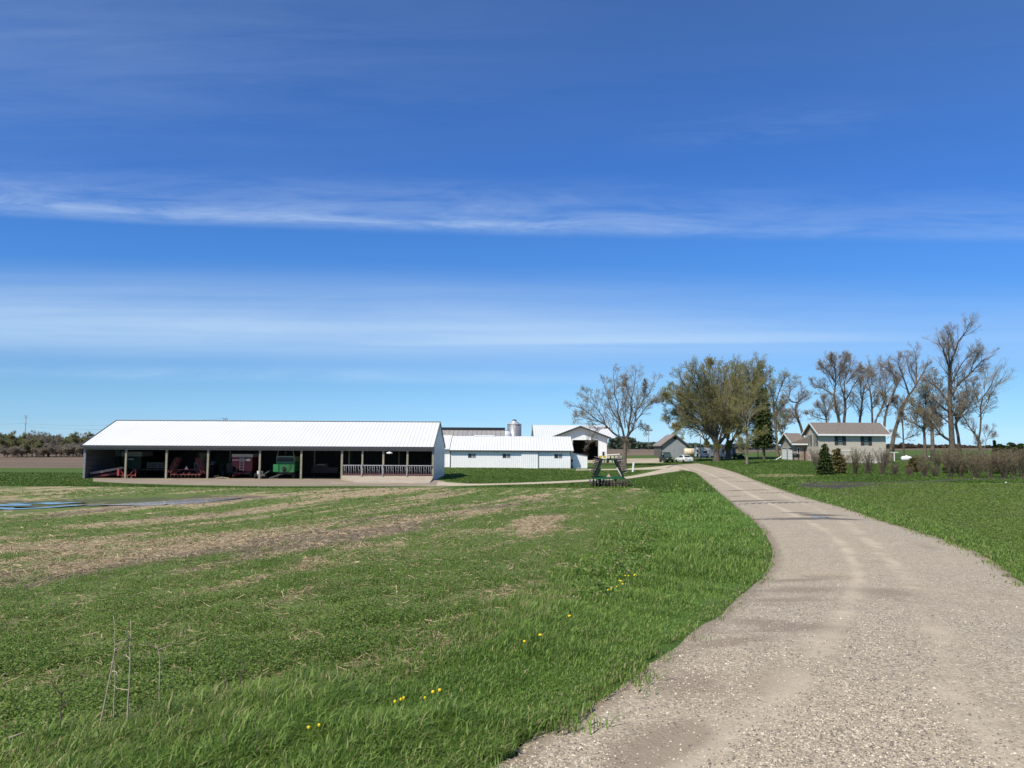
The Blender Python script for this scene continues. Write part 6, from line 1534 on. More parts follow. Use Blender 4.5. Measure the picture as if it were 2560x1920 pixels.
# dark low machine in the bay beside the feed fence
b = in_shed(815, 92.5); root = thing('baler', 'dim low machine with a pale cover in the black bay before the feed fence', 'farm machine', b)
mb = MB(); mb.box(-1.6, 1.6, 0, 2, .5, 1.15); mb.box(-1.2, .4, .2, 1.8, 1.15, 1.55); mb.build('body', mk("dim_body", (.10, .075, .065), .7, .2), root); MB().box(-.95, .1, -.05, .19, 1.40, 1.52).build('cover', GREY_P, root)
for x in (-1.3, 1.3): add_wheel(root, x, .6, .42, .42, .25, RUST)
mb = MB(); mb.bar((1.5, 0, .6), (2.4, -1.2, .4), .1); mb.build('drawbar', RUST, root)

# ---------------------------------------------------------------- folded green disc harrow on the grass
b = G(1521, 1216.5); GREEN_H = mk('harrow_green', (.018, .115, .032), .45, .2, 2, grime=((.05, .05, .03), .5)); root = thing('disc_harrow', 'green folded disc harrow with wings of dark discs standing on the grass', 'harrow', b)
s = b[1] / FPX
mb = MB()
for y, z in ((0, .82), (1.2, .86), (-.75, .78)): mb.bar((-1.45 + .0, y, z), (1.45, y, z), .16, .14)
for x in (-1.3, -.45, .45, 1.3): mb.bar((x, -.75, .80), (x, 1.3, .84), .12)
mb.bar((0, 1.2, .86), (0, 3.6, .6), .16); mb.bar((-.6, .9, .86), (0, 2.6, .66), .1); mb.bar((.6, .9, .86), (0, 2.6, .66), .1)
mb.bar((-1.15, 0, .86), (-.72, 0, 1.62), .12); mb.bar((-1.3, .2, .86), (-.95, .2, 1.3), .1)
for x in (-1.1, -.4, .4, 1.1): mb.bar((x, -.72, .78), (x, -.95, .35), .08)
mb.build('frame', GREEN_H, root)
def disc_mesh():
    mb = MB(); n = 18; r = .33
    prof = [(.03, .035), (.14, .028), (.25, .012), (r, -.03), (r + .003, -.038), (.25, .0), (.14, .014), (.03, .02)]
    mb.lathe(prof, None, n); return mb
proto = [None]
def put_disc(par, M):
    if proto[0] is None: proto[0] = disc_mesh().build('disc', DISCM, par); d = proto[0]
    else: d = proto[0].copy(); COL.objects.link(d); d.parent = par
    d.matrix_local = M
for row, y, n in ((0, -.95, 12), (1, 1.45, 11)):
    g_ = MB(); g_.tube([(-1.62, y, .33), (1.62, y, .33)], .035, 6); g_.build('gang_axle', BLACK, root)
    for i in range(n):
        x = -1.56 + i * 3.12 / (n - 1)
        put_disc(root, Matrix.Translation((x, y, .33)) @ Matrix.Rotation(R(14 if x * (1 - 2 * row) > 0 else -14), 4, 'Z') @ Matrix.Rotation(R(90 if x > 0 else -90), 4, 'Y'))
for sd_ in (-1, 1):
    wg = MB(); f0 = Vector((sd_ * 1.28, 0, .98)); f1 = Vector((sd_ * .62, 0, 2.52)); dv = (f1 - f0).normalized(); nv = Vector((sd_ * dv.z, 0, -sd_ * dv.x)) if sd_ > 0 else Vector((-dv.z, 0, dv.x))
    if nv.x * sd_ < 0: nv = -nv
    for y in (-.75, 0, .75): wg.bar((f0.x, y, f0.z), (f1.x, y, f1.z), .13)
    for t in (0, .5, 1):
        q = f0.lerp(f1, t); wg.bar((q.x, -.75, q.z), (q.x, .75, q.z), .11)
    wgo = wg.build('wing_frame', BLACK, root)
    st_ = MB(); st_.bar((f0.x - sd_ * .05, .0, .95), (f0.x - sd_ * .50, .0, 1.75), .09); st_.build('cylinder', GREEN_H if sd_ < 0 else WHITE_P, root)
    for y in (-.62, .70):
        ax = MB(); a0 = f0 + dv * .28 + nv * .36; a1 = f1 + nv * .36; ax.tube([(a0.x, y, a0.z), (a1.x, y, a1.z)], .035, 6)
        for t in (.3, .75): q = f0.lerp(f1, t); ax.bar((q.x, y, q.z), (q.x + nv.x * .36, y, q.z + nv.z * .36), .06)
        ax.build('gang_axle', BLACK, root)
        for i in range(7):
            q = a0.lerp(a1, i / 6); rot = dv.to_track_quat('Z', 'Y').to_matrix().to_4x4()
            put_disc(root, Matrix.Translation((q.x, y, q.z)) @ Matrix.Rotation(R(12 * sd_), 4, dv) @ rot)
add_wheel(root, -.75, .5, .38, .38, .28, GREEN_H); add_wheel(root, .75, .5, .38, .38, .28, GREEN_H)
MB().prism([(-.28, .92), (.12, .92), (-.08, 1.22)], -.86, -.83, 'y').build('slow_sign', PINK, root)
mb = MB(); mb.tube([(1.3, -.8, .85), (1.75, -.9, .55), (2.0, -1.0, .12), (1.9, -1.0, .05)], .05, 6); mb.build('hose', BLACK, root)

# ---------------------------------------------------------------- row planter
b = base_at(1526, 127.0); b2 = G(1526, 1158); b = b2; s = b[1] / FPX
root = thing('row_planter', 'green row planter with cream seed boxes and a white bar before the machine shed', 'planter', b)
W = 54 * s / 2
mb = MB(); mb.bar((-W * .35, 0, 20.5 * s), (W * .86, 0, 22.5 * s), .16, .16); mb.build('marker_bar', WHITE_P, root)
mb = MB(); mb.box(-W, W, -.1, .1, .62, .80); mb.box(-W, W, .9, 1.05, .62, .78)
for x in (-W * .6, 0, W * .6): mb.box(x - .07, x + .07, .1, 2.2, .60, .76)
mb.build('tool_bar', GREEN_P, root)
for i, x in enumerate(np.linspace(-W * .92, W * .88, 6)):
    u = MB(); u.box(x - .13, x + .13, -.55, -.1, .30, .78); u.lathe([(.05, -.05), (.20, -.04), (.20, .04), (.05, .05)], Matrix.Translation((x, -.55, .20)) @ Matrix.Rotation(R(90), 4, 'Y'), 14); u.build('row_unit', GREEN_P if i % 2 else BLACK, root)
    c = MB(); c.prism([(x - .22, .90), (x + .22, .90), (x + .26, 1.36), (x - .26, 1.36)], -.62, -.2, 'y'); c.build('seed_box', YELLOW_P if i < 2 else CREAM, root)
MB().box(-W * .3, W * .85, .2, .5, 1.0, 1.36).build('hopper', mk("dull_hopper", (.26, .23, .16), .7, .2), root)
for x in (-W * .95, -W * .2, W * .5): add_wheel(root, x, 1.3, .42, .42, .26, YELLOW_P)
mb = MB(); mb.lathe([(.05, -.05), (.26, -.04), (.26, .04), (.05, .05)], Matrix.Translation((W * .97, 0, 23 * s)) @ Matrix.Rotation(R(70), 4, 'Y'), 16); mb.build('marker_disc', RUST, root)
mb = MB(); mb.bar((-W * 1.0, -.1, .7), (-W * 1.45, -.4, .42), .12); mb.bar((-W * .98, 0, .7), (-W * .9, 0, 1.15), .14); mb.build('drawbar', RUST, root)

# ---------------------------------------------------------------- leaning white marker post
b = G(1581, 1180.5); t = P(1583.8, 1155.2, b[1]); root = thing('marker_post', 'leaning white marker post in the grass beside the fork of the track', 'post', b)
MB().bar((0, 0, -.2), tuple(t - b), .22, .16).build('post', WHITE_P, root); MB().bar(tuple((t - b) * .985), tuple((t - b) * 1.012), .25, .19).build('cap', WHITE_P, root)

# ---------------------------------------------------------------- utility vehicle
def loft(mb, secs):
    """secs: rings of equal length"""
    n = len(secs[0]); v = [p for r in secs for p in r]; f = []
    for i in range(len(secs) - 1):
        for j in range(n): f.append((i * n + j, i * n + (j + 1) % n, (i + 1) * n + (j + 1) % n, (i + 1) * n + j))
    f.append(tuple(range(n))[::-1]); f.append(tuple((len(secs) - 1) * n + j for j in range(n))); mb.add(v, f); return mb
b = G(1666, 1156.5); root = thing('utility_vehicle', 'dark green boxy utility vehicle parked before the galvanised shed', 'utility vehicle', b, R(14))
mb = MB(); ring = lambda y, w, z0, z1: [(-w, y, z0), (w, y, z0), (w, y, (z0 + z1) / 2), (w * .9, y, z1), (-w * .9, y, z1), (-w, y, (z0 + z1) / 2)]
loft(mb, [ring(-1.55, .62, .45, .85), ring(-1.35, .74, .38, 1.0), ring(-.65, .78, .36, 1.10), ring(.2, .78, .34, .95), ring(1.5, .78, .4, 1.15)]); mb.build('body', UTVG, root, .03)
mb = MB()
for x in (-.70, .70): mb.bar((x, -.62, 1.08), (x * .94, -.18, 1.86), .08); mb.bar((x * .94, -.18, 1.86), (x * .94, .85, 1.88), .08); mb.bar((x, .9, 1.0), (x * .94, .85, 1.88), .08)
mb.bar((-.66, .85, 1.86), (.66, .85, 1.86), .08); mb.bar((-.66, -.18, 1.86), (.66, -.18, 1.86), .08); mb.build('roll_cage', BLACK, root); MB().box(-.74, .74, -.30, .95, 1.88, 1.94).build('roof', BLACK, root, .02)
mb = MB(); mb.add([(-.66, -.60, 1.10), (.66, -.60, 1.10), (.62, -.20, 1.84), (-.62, -.20, 1.84)], [(0, 1, 2, 3)]); mb.build('windscreen', mk("tinted_screen", (.05, .09, .09), .05, .1), root)
MB().box(-.6, .6, .2, .7, .95, 1.5).build('seat', BLACK, root)
for x in (-.52, .52): MB().box(x - .13, x + .13, -1.60, -1.52, .72, .85).build('headlight', CREAM, root)
MB().box(-.66, .66, -1.68, -1.57, .42, .62).build('bumper', BLACK, root)
for x in (-.72, .72):
    for y in (-1.05, 1.05): add_wheel(root, x, y, .34, .34, .26, BLACK)

# ---------------------------------------------------------------- white saloon car seen from behind
b = G(1709.5, 1156.5); root = thing('parked_car', 'white saloon car parked with its tail toward the gravel drive', 'car', b, R(16))
mb = MB()
def sec(y, w, z0, zs, zt): return [(-w * .86, y, z0), (w * .86, y, z0), (w, y, (z0 + zs) / 2), (w * .97, y, zs), (w * .80, y, zt), (-w * .80, y, zt), (-w * .97, y, zs), (-w, y, (z0 + zs) / 2)]
loft(mb, [sec(-2.32, .74, .42, .78, .86), sec(-2.20, .86, .28, .86, .98), sec(-1.5, .90, .22, .88, 1.02), sec(-.6, .91, .20, .86, .96), sec(.7, .91, .20, .86, .95), sec(1.0, .90, .20, .84, .93), sec(1.9, .86, .24, .74, .82), sec(2.25, .74, .34, .62, .68)]); body = mb.build('body', CARW, root, .02)
mb = MB(); gs = lambda y, w, z0, z1: [(-w, y, z0), (w, y, z0), (w * .84, y, z1), (-w * .84, y, z1)]
loft(mb, [gs(-1.62, .80, .96, 1.0), gs(-.95, .80, .95, 1.38), gs(-.2, .80, .94, 1.45), gs(.35, .80, .93, 1.38), gs(1.1, .78, .92, .95)]); mb.build('cabin', CARW, root, .03)
mb = MB(); mb.add([(-.66, -1.595, 1.03), (.66, -1.595, 1.03), (.57, -1.03, 1.36), (-.57, -1.03, 1.36)], [(0, 1, 2, 3)]); mb.build('rear_window', GLASS, root)
for s_ in (-1, 1):
    mb = MB(); mb.add([(s_ * .797, -1.25, 1.0), (s_ * .805, .75, .98), (s_ * .715, .30, 1.34), (s_ * .69, -.25, 1.42), (s_ * .72, -.88, 1.33)], [(0, 1, 2, 3, 4)]); mb.build('side_window', GLASS, root)
    MB().box(s_ * .72 - .15, s_ * .72 + .13, -2.34, -2.12, .70, .86).build('tail_light', REDL, root)
MB().box(-.20, .20, -2.37, -2.33, .58, .70).build('number_plate', GREY_P, root); MB().box(-.66, .66, -2.30, -2.1, .22, .34).build('bumper', TRIM_G, root)
for x in (-.80, .80):
    for y in (-1.38, 1.36): add_wheel(root, x, y, .33, .33, .22, GALV, hub=.62)

# ---------------------------------------------------------------- tank on a stand, camper, trailer behind it
b = base_at(1724, 172); zt = P(1724, 1130.5, 172)[2] - b[2]; root = thing('fuel_tank', 'cream fuel tank streaked with rust on a low stand beside the camper', 'tank', b)
mb = MB(); r_ = .86; M = Matrix.Translation((-.15, 0, zt)) @ Matrix.Rotation(R(90), 4, 'Y'); mb.lathe([(.05, -1.15), (r_ * .85, -1.12), (r_, -1.0), (r_, 1.0), (r_ * .85, 1.12), (.05, 1.15)], M, 28); mb.build('tank', TANKC, root)
MB().box(1.02, 1.35, -.7, .7, zt - .9, zt + .75).build('end_board', mk("brown_tank_board", (.16, .10, .07), .8, .2), root)
mb = MB()
for x in (-.8, .75):
    mb.bar((x, -.5, 0), (x, -.5, zt - .5), .10); mb.bar((x, .5, 0), (x, .5, zt - .5), .10); mb.bar((x, -.6, zt - .72), (x, .6, zt - .72), .12)
mb.bar((-1.2, -.55, .25), (1.2, -.55, .25), .12); mb.build('stand', RUST, root)
MB().tube([(.3, 0, zt + r_ - .02), (.3, 0, zt + r_ + .18)], .07, 8).build('filler', RUST, root)

Yc = 160.0; x0 = (1741 - CX) / FPX * Yc; x1 = (1829 - CX) / FPX * Yc; x2 = (1838.5 - CX) / FPX * Yc; zc = base_at(1785, Yc)[2]
zt = P(1785, 1119, Yc)[2]; zl = P(1785, 1141.5, Yc)[2]
root = thing('camper_trailer', 'long white camper trailer with grey swooshes parked behind the willow trunks', 'camper', ((x0 + x1) / 2, Yc, zc))
h = (x1 - x0) / 2; hz = zt - zc; lz = zl - zc
mb = MB(); mb.prism([(-h, lz), (h, lz), (h + .15, lz + .5), (h + .02, hz), (-h, hz)], 0, 2.4, 'y'); mb.build('body', CAMPW, root, .04)
mb = MB(); mb.prism([(h + .16, lz), (h + (x2 - x1), lz + .25), (h + (x2 - x1), hz - .35), (h + .35, hz), (h + .03, hz), (h + .16, lz + .5)], -.02, 2.42, 'y'); mb.build('front_cap', CAMPG, root)
MB().box(-h + .1, h - .1, .06, 2.3, .35, lz - .003).build('skirt', CAMPG, root)
MB().box(-h - .02, h, -.03, 2.43, hz + .003, hz + .08).build('roof', GREY_P, root)
ux = lambda zx: (1600 + zx * .16275 - CX) / FPX * Yc - (x0 + x1) / 2
MB().box(ux(1070), ux(1150), -.25, -.003, lz + .15, hz - .08).build('slide_out', CAMPW, root, .02)
MB().box(ux(1068), ux(1152), -.29, -.2, hz - .17, hz - .08).build('slide_awning', BLACK, root)
for a, b_, c, d in ((866, 886, lz + .95, lz + 1.35), (866, 886, lz + .1, lz + .62), (968, 990, lz + .78, lz + 1.1), (998, 1020, lz + .78, lz + 1.1), (1256, 1280, lz + .9, lz + 1.6)):
    window(root, ux(a), ux(b_), c, d, 0, 1, frame=TRIM_D, glass=(GLASS,))
def swoosh(pts, w0, mat=CAMPG):
    mb = MB(); n = len(pts); v = []
    for i, (x, z) in enumerate(pts):
        t = math.sin(math.pi * (i + .15) / (n - .7)) * w0; v += [(ux(x), -.008, z - t), (ux(x), -.008, z + t)]
    mb.add(v, [(2 * i, 2 * i + 2, 2 * i + 3, 2 * i + 1) for i in range(n - 1)]); mb.build('swoosh', mat, root)
swoosh([(945, lz + 1.9), (985, lz + 1.6), (1020, lz + 1.3), (1055, lz + 1.05)], .10); swoosh([(1225, lz + .5), (1250, lz + 1.1), (1290, lz + 1.6), (1310, lz + 1.9)], .12); swoosh([(1235, lz + .15), (1280, lz + .9), (1330, lz + 1.35), (1380, lz + 1.6)], .10); swoosh([(960, lz + .35), (1000, lz + .5), (1060, lz + .30)], .08)
for a in (1010, 1062): MB().box(ux(a) - .02, ux(a) + .22, -.06, -.003, .25, lz + .15).build('step', BLACK if a < 1050 else WHITE_P, root)
for x in (h * .25, h * .42):
    add_wheel(root, x, .12, .36, .36, .24, GALV); add_wheel(root, x, 2.28, .36, .36, .24, GALV)
MB().bar((-h - .1, 1.2, .55), (-h - 1.2, 1.2, .50), .12).build('hitch', BLACK, root)

b = base_at(1848, 158); root = thing('hay_wagon', 'low dark wagon with one yellow wheel at the end of the camper', 'farm wagon', b)
mb = MB(); mb.box(-1.0, 1.1, 0, 2, .95, 1.15); mb.bar((-1.0, 0, .9), (-1.6, -.3, .5), .12); mb.build('bed', WOOD_DK, root); mb = MB(); mb.box(-.95, -.6, -.1, .1, .3, .95); mb.box(.3, .7, .4, .6, .3, .95); mb.build('axle', BLACK, root)
add_wheel(root, -.2, -.1, .45, .45, .24, YELLOW_P, axis='y', hub=.6); add_wheel(root, .75, .5, .36, .36, .22, BLACK, axis='y'); add_wheel(root, -1.15, .0, .45, .45, .3, BLACK, axis='x')

b = G(1752, 1150); tp = P(1752, 1082, b[1]); root = thing('yard_pole', 'pale wooden pole standing in front of the camper', 'pole', b)
MB().tube([(0, 0, -.3), (0, 0, tp[2] - b[2])], .13, 8, .09).build('pole', mk("pale_pole", (.36, .33, .30), .85, .15), root); mb = MB(); mb.tube([(0, -.08, tp[2] - b[2] - .3), (-.5, -.5, tp[2] - b[2] - .1)], .03, 6); mb.lathe([(.02, .12), (.14, .05), (.14, 0), (.02, -.02)], Matrix.Translation((-.5, -.55, tp[2] - b[2] - .2)), 12); mb.build('lamp', GALV, root)

# basketball hoop
b = G(1895.3, 1148); root = thing('basketball_hoop', 'basketball hoop with a hazy grey backboard on a dark pole by the spruce', 'basketball hoop', b)
zb_ = P(1895, 1113, b[1])[2] - b[2]; MB().tube([(0, 0, -.2), (0, 0, zb_ - .2), (0, -.3, zb_ + .1)], .07, 8).build('pole', TRIM_D, root)
MB().box(-.80, .80, -.42, -.38, zb_ - .45, zb_ + .55).build('backboard', mk("hazy_backboard", (.24, .26, .29), .3, .08), root)
ri = MB(); n = 16; ri.tube([(.23 * math.cos(2 * math.pi * i / n), -.68 + .23 * math.sin(2 * math.pi * i / n), zb_ - .25) for i in range(n + 1)], .018, 5); ri.build('rim', mk("hoop_orange", (.45, .12, .04), .5), root)

# clothes line post, propane tank, small white hydrant
b = G(2236, 1153.5); zt = P(2236, 1131.5, b[1])[2] - b[2]; root = thing('clothes_line_post', 'white T-shaped clothes line post on the lawn past the house', 'post', b)
MB().box(-.07, .07, -.07, .07, -.2, zt).build('post', WHITE_P, root); MB().box(-.75, .75, -.06, .06, zt + .003, zt + .11).build('cross_arm', WHITE_P, root)
b = G(2266, 1153); root = thing('propane_tank', 'white propane tank with a domed hatch on the lawn', 'propane tank', b); r_ = .47
zc = P(2266, 1146.5, b[1])[2] - b[2]
mb = MB(); mb.lathe([(.02, -.98), (.25, -.94), (.40, -.82), (r_, -.62), (r_, .62), (.40, .82), (.25, .94), (.02, .98)], Matrix.Translation((0, 0, zc)) @ Matrix.Rotation(R(90), 4, 'Y'), 28); mb.build('tank', WHITE_P, root)
mb = MB(); mb.lathe([(.24, 0), (.24, .10), (.18, .17), (.02, .20)], Matrix.Translation((.05, 0, zc + r_ - .05)), 16); mb.build('hatch', WHITE_P, root)
for x in (-.55, .55): MB().box(x - .06, x + .06, -.3, .3, -.1, zc - r_ + .12).build('foot', CONC_G, root)
b = G(2323.5, 1146); root = thing('white_hydrant', 'tiny white well cap on the far lawn beyond the propane tank', 'well cap', b); s = b[1] / FPX
mb = MB(); mb.lathe([(.16, -.1), (.16, .30), (.22, .32), (.22, .42), (.06, .5)], None, 14); mb.build('casing', WHITE_P, root); MB().box(.1, .35, -.08, .08, .22, .36).build('outlet', WHITE_P, root)

# ---------------------------------------------------------------- utility poles and wires
def pole(name, label, px, py0, py1, Y, arms, w=.16, group=None):
    b = base_at(px, Y); b[0] = P(px, py0, Y)[0]; zt = P(px, py1, Y)[2] - b[2]; root = thing(name, label, 'utility pole', b, group=group)
    MB().tube([(0, 0, -.3), (0, 0, zt)], w, 8, w * .7).build('pole', SKYPOLE, root)
    for py, half in arms:
        z = P(px, py, Y)[2] - b[2]; mb = MB(); mb.box(-half, half, -w * 1.25, -w * .85, z - .10, z + .10)
        a = mb.build('cross_arm', SKYPOLE, root); mb = MB()
        for x in (-half * .9, half * .9): mb.tube([(x, -w, z + .10), (x, -w, z + .38)], .07, 6)
        mb.build('insulator', mk("insulator_grey", (.3, .3, .3), .4), a)
    return b, zt, root
b1, z1, p1_ = pole('utility_pole', 'tall utility pole with three short crossarms above the far leafing trees', 59.5, 1142, 1039, 420, ((1040, .9), (1045, .75), (1060, .75)), .22)
b2, z2, p2_ = pole('utility_pole', 'utility pole top with two crossarms peeping over the long white shed roof', 561, 1120, 1046, 240, ((1047, .75), (1051.5, .7)), .15)
b3, z3, p3_ = pole('utility_pole', 'thin utility pole far off between the bare tree and the galvanised shed', 1621.8, 1122, 1075.5, 330, ((1077.5, 1.5),), .15)
def wires(label, a, c, sag, group, n=26):
    pts = []
    for i in range(n):
        t = i / (n - 1); p = a * (1 - t) + c * t; p = p.copy(); p[2] -= sag * 4 * t * (1 - t); pts.append(tuple(p - a))
    o = MB().tube(pts, .030, 4).build('power_line', mk("wire_grey", (.20, .22, .25), .6)); o.location = tuple(a); return tag(o, label, 'power line', group)
wires('upper thin power line sagging from the tall pole toward the long shed', np.array([b1[0] + .7, b1[1], b1[2] + z1 - 2.4 * 420 / 420 - 2.0]), np.array([b2[0], 240, b2[2] + z2]), 1.5, None)
wires('lower thin power line sagging from the tall pole toward the long shed', np.array([b1[0] + .7, b1[1], b1[2] + z1 - 5.6]), np.array([b2[0], 240, b2[2] + z2 - 1.9]), 1.8, None)
wires('thin power line running out of the picture from the tall pole', np.array([b1[0] - .7, b1[1], b1[2] + z1 - 4.2]), np.array([b1[0] - 90, 400, b1[2] + z1 - 4.5]), 1.5, None)

# litter on the seedling field, stray scraps
for i, (px, py, w_, lb) in enumerate(((2515, 1208, .16, 'larger white scrap of paper on the seedling field near the hedge'), (2521, 1212, .09, 'small white scrap just below the larger one on the seedling field'), (2477, 1230, .08, 'tiny pale scrap alone on the seedling field'))):
    b = G(px, py); mb = MB(); mb.add([(-w_ / 2, 0, .02), (0, -.1, .05), (w_ / 2, .02, .06), (.05, .1, w_ * .8)], [(0, 1, 3), (1, 2, 3)]); o = mb.build('paper_scrap', WHITE_P); o.location = tuple(b); tag(o, lb, 'litter', 'scraps on the seedling field')
# ------------------------------------------------------------------ grass, hay, straw, gravel, weeds
def scatter(rg, n, r0, r1, a0, a1, power):
    """points thinning with distance, the way detail thins to the eye"""
    u = rg.uniform(0, 1, n)
    r = (r0 ** -power + u * (r1 ** -power - r0 ** -power)) ** (-1 / power); a = np.radians(rg.uniform(a0, a1, n))
    return r * np.sin(a), r * np.cos(a)

def blades(rg, x, y, h, w, bend, lean=(0, 0)):
    N = len(x); z = T(x, y) - .02; a = rg.uniform(0, 2 * np.pi, N); fa = a + np.pi / 2 + rg.normal(0, .5, N)
    side = np.stack([np.cos(a), np.sin(a), np.zeros(N)], -1); fw = np.stack([np.cos(fa) + lean[0], np.sin(fa) + lean[1], np.zeros(N)], -1)
    b = np.stack([x, y, z], -1); up = np.array([0, 0, 1.])
    rows = []
    for s, ww in ((0, .9), (.38, 1.0), (.72, .72)):
        c = b + up * (h * s * (1 - .25 * bend * s))[:, None] + fw * (h * bend * s ** 2 * .8)[:, None]
        rows += [c - side * (w * ww * .5)[:, None], c + side * (w * ww * .5)[:, None]]
    tip = b + up * (h * (1 - .45 * bend))[:, None] + fw * (h * bend * .95)[:, None]
    v = np.stack(rows + [tip], 1).reshape(-1, 3); o = np.arange(N)[:, None] * 7
    q = np.concatenate([o + np.array([[0, 1, 3, 2]]), o + np.array([[2, 3, 5, 4]])]); t = o + np.array([[4, 5, 6]])
    return v, q, t

def tone_mat(name, a, b, c, trans=.3, gloss=.0):
    """two greens by the red channel, dry straw colour by the green channel"""
    mt, nt, out = nodes_of(name); g = NT(nt)
    at = g.n('ShaderNodeAttribute'); at.attribute_name = 'tone'; s = g.n('ShaderNodeSeparateColor'); nt.links.new(at.outputs['Color'], s.inputs[0])
    col = g.mix(s.outputs[1], g.mix(s.outputs[0], a, b), c)
    d = g.n('ShaderNodeBsdfPrincipled'); g.put(d.inputs['Base Color'], col); d.inputs['Roughness'].default_value = .5; d.inputs['Specular IOR Level'].default_value = .3
    t = g.n('ShaderNodeBsdfTranslucent'); g.put(t.inputs[0], g.mix(.35, col, b))
    mx = g.n('ShaderNodeMixShader'); mx.inputs[0].default_value = trans; nt.links.new(d.outputs[0], mx.inputs[1]); nt.links.new(t.outputs[0], mx.inputs[2]); nt.links.new(mx.outputs[0], out.inputs[0]); return mt
G_LUSH = tone_mat("lush_grass_blades", (.084, .162, .022), (.250, .365, .078), (.46, .37, .20), .4)
G_HAY = tone_mat("hay_leaves", (.082, .155, .020), (.205, .295, .062), (.42, .33, .18), .35)
G_STRAW = tone_mat("cut_straw", (.22, .155, .085), (.52, .40, .24), (.12, .088, .06), .1)
def stuff(name, v, f, mat, tone, smooth=False):
    o = npmesh(name, v, f, mat, attrs={'tone': tone}, smooth=smooth); o['kind'] = 'stuff'; return o
def tones(rg, base, dry, k):
    N = len(base); t = np.stack([np.clip(base + rg.normal(0, .16, N), 0, 1), dry, np.zeros(N)], -1); return np.repeat(t, k, 0)

rg = np.random.default_rng(400)
ROAD_C = np.concatenate([rl[::4], rr_[::-1][::4]])
VERGE_C = np.concatenate([VERGE_L[:10], VERGE_L[10::4], VERGE_L[-1:]])
# lush verge between hay field and road
x, y = scatter(rg, 900000, 2.9, 95, -46, 32, .75)
ok = (~inside(ROAD_C, x, y) | (rg.uniform(0, 1, len(x)) < .25)) & (x < 27) & (x > -16) & ~((x < -1.5) & (y > 7)) & ~((y > 12) & (x < -.8 + .1 * y)); x, y = x[ok], y[ok]
sv = sdf(VERGE_C, x, y, 2); sr = sdf(ROAD_C, x, y, 2); sc = sdf(CROP, x, y, 2)
edge = (fbm(x * .9, y * .9, 71, 3) - .5)
ok = (sr < .02 + edge * .30 + .22 * rg.uniform(0, 1, len(x)) ** 3 * (fbm(x * 3, y * 3, 72, 2) > .5)) & ((sv > 0) | ((sr > -.3) & (sr < .4) & (sc < -.3)) | ((sc < .55 + edge * 1.6) & (sc > -1.5) & (y < 70) & (x > -16) & (sr < .0))) & (y > 2.2)
x, y = x[ok], y[ok]; sr = sr[ok]; sc = sc[ok]; r = np.hypot(x, y)
cl = fbm(x * .55, y * .55, 73, 4); cl2 = fbm(x * 2.2, y * 2.2, 75, 3)
h = (.065 + .15 * sstep(.3, .7, cl) * (.5 + cl2)) * rg.uniform(.55, 1.25, len(x)) * (.62 + .38 * sstep(0, .9, -sr)) * (1 + .25 * sstep(18, 40, r))
broad = rg.uniform(0, 1, len(x)) < .16
w = np.maximum(rg.uniform(.0035, .0085, len(x)), r * .00085) * np.where(broad, 1.7, 1)
bend = rg.uniform(.15, 1.0, len(x)); h = h * np.where(broad, 1.12, 1)
dry = ((rg.uniform(0, 1, len(x)) < .05 + .10 * sstep(-.25, -.02, sr) + .16 * (sc > -.2) * (r < 10)) * rg.uniform(.5, 1, len(x)))
v, q, t = blades(rg, x, y, h, w, bend, (.25, .1))
stuff('verge_grass', v, [q, t], G_LUSH, tones(rg, .10 + .75 * fbm(x * 1.1, y * 1.1, 79, 4) * (.6 + .6 * cl2) + .35 * broad, dry, 7))

# grass strip on the other side of the road and the edge of the lawn
x, y = scatter(rg, 420000, 10, 130, 2, 44, .6)
sr = sdf(ROAD_C, x, y, 8); ss = sdf(SEED, x, y, 3)
ok = (sr < .02 + .5 * rg.uniform(0, 1, len(x)) ** 4 * (fbm(x * 2, y * 2, 74, 2) > .45)) & (sr > -5.5) & (ss < .25) & (x > 5) & (x > 8 + .18 * (y - 13)) ; x, y, sr = x[ok], y[ok], sr[ok]; r = np.hypot(x, y)
h = rg.uniform(.06, .15, len(x)) * (.6 + .5 * sstep(0, .6, -sr)); w = np.maximum(rg.uniform(.004, .008, len(x)), r * .0009)
v, q, t = blades(rg, x, y, h, w, rg.uniform(.2, 1, len(x)), (.2, .1))
stuff('roadside_grass', v, [q, t], G_LUSH, tones(rg, .30 + .5 * fbm(x * .9, y * .9, 81, 3), (rg.uniform(0, 1, len(x)) < .07) * .9, 7))

# short tufts over the rest of the lawn, thin and far
x, y = scatter(rg, 420000, 60, 170, -40, 40, .6)
ok = (sdf(CROP, x, y, 1) < 0) & (sdf(SEED, x, y, 1) < 0) & (sdf(ROAD_C, x, y, 1) < -.1) & ~inside(MUD1, x, y) & ~inside(STRAW, x, y)
# keep clear of yard, track and buildings
for poly in ([(232, 1206), (480, 1216), (860, 1218), (1125, 1219), (1250, 1213.5), (1410, 1208), (1570, 1197.5), (1700, 1180), (1690, 1161), (1620, 1168), (1540, 1171), (1540, 1145), (1660, 1145), (1660, 1158), (1400, 1160), (1400, 1175.5), (1620, 1176), (1610, 1180), (1560, 1190.5), (1410, 1202), (1250, 1208), (1170, 1209), (1110, 1200), (1090, 1186), (232, 1186)],):
    pw = np.array([G(a, b)[:2] for a, b in poly]); ok &= ~inside(pw, x, y)
ok &= ~((x > -9.5) & (x < 12) & (y > 114.4) & (y < 126)) & ~((x > 53) & (x < 66) & (y > 134.5) & (y < 142)) & ~((x > 5) & (x < 21) & (y > 150)) & ~((x < -8) & (y > 116)) & (y < np.where(x < -20, 148, 186))
x, y = x[ok], y[ok]; r = np.hypot(x, y)
v, q, t = blades(rg, x, y, rg.uniform(.05, .13, len(x)), r * .0011, rg.uniform(.3, 1, len(x)), (.2, 0))
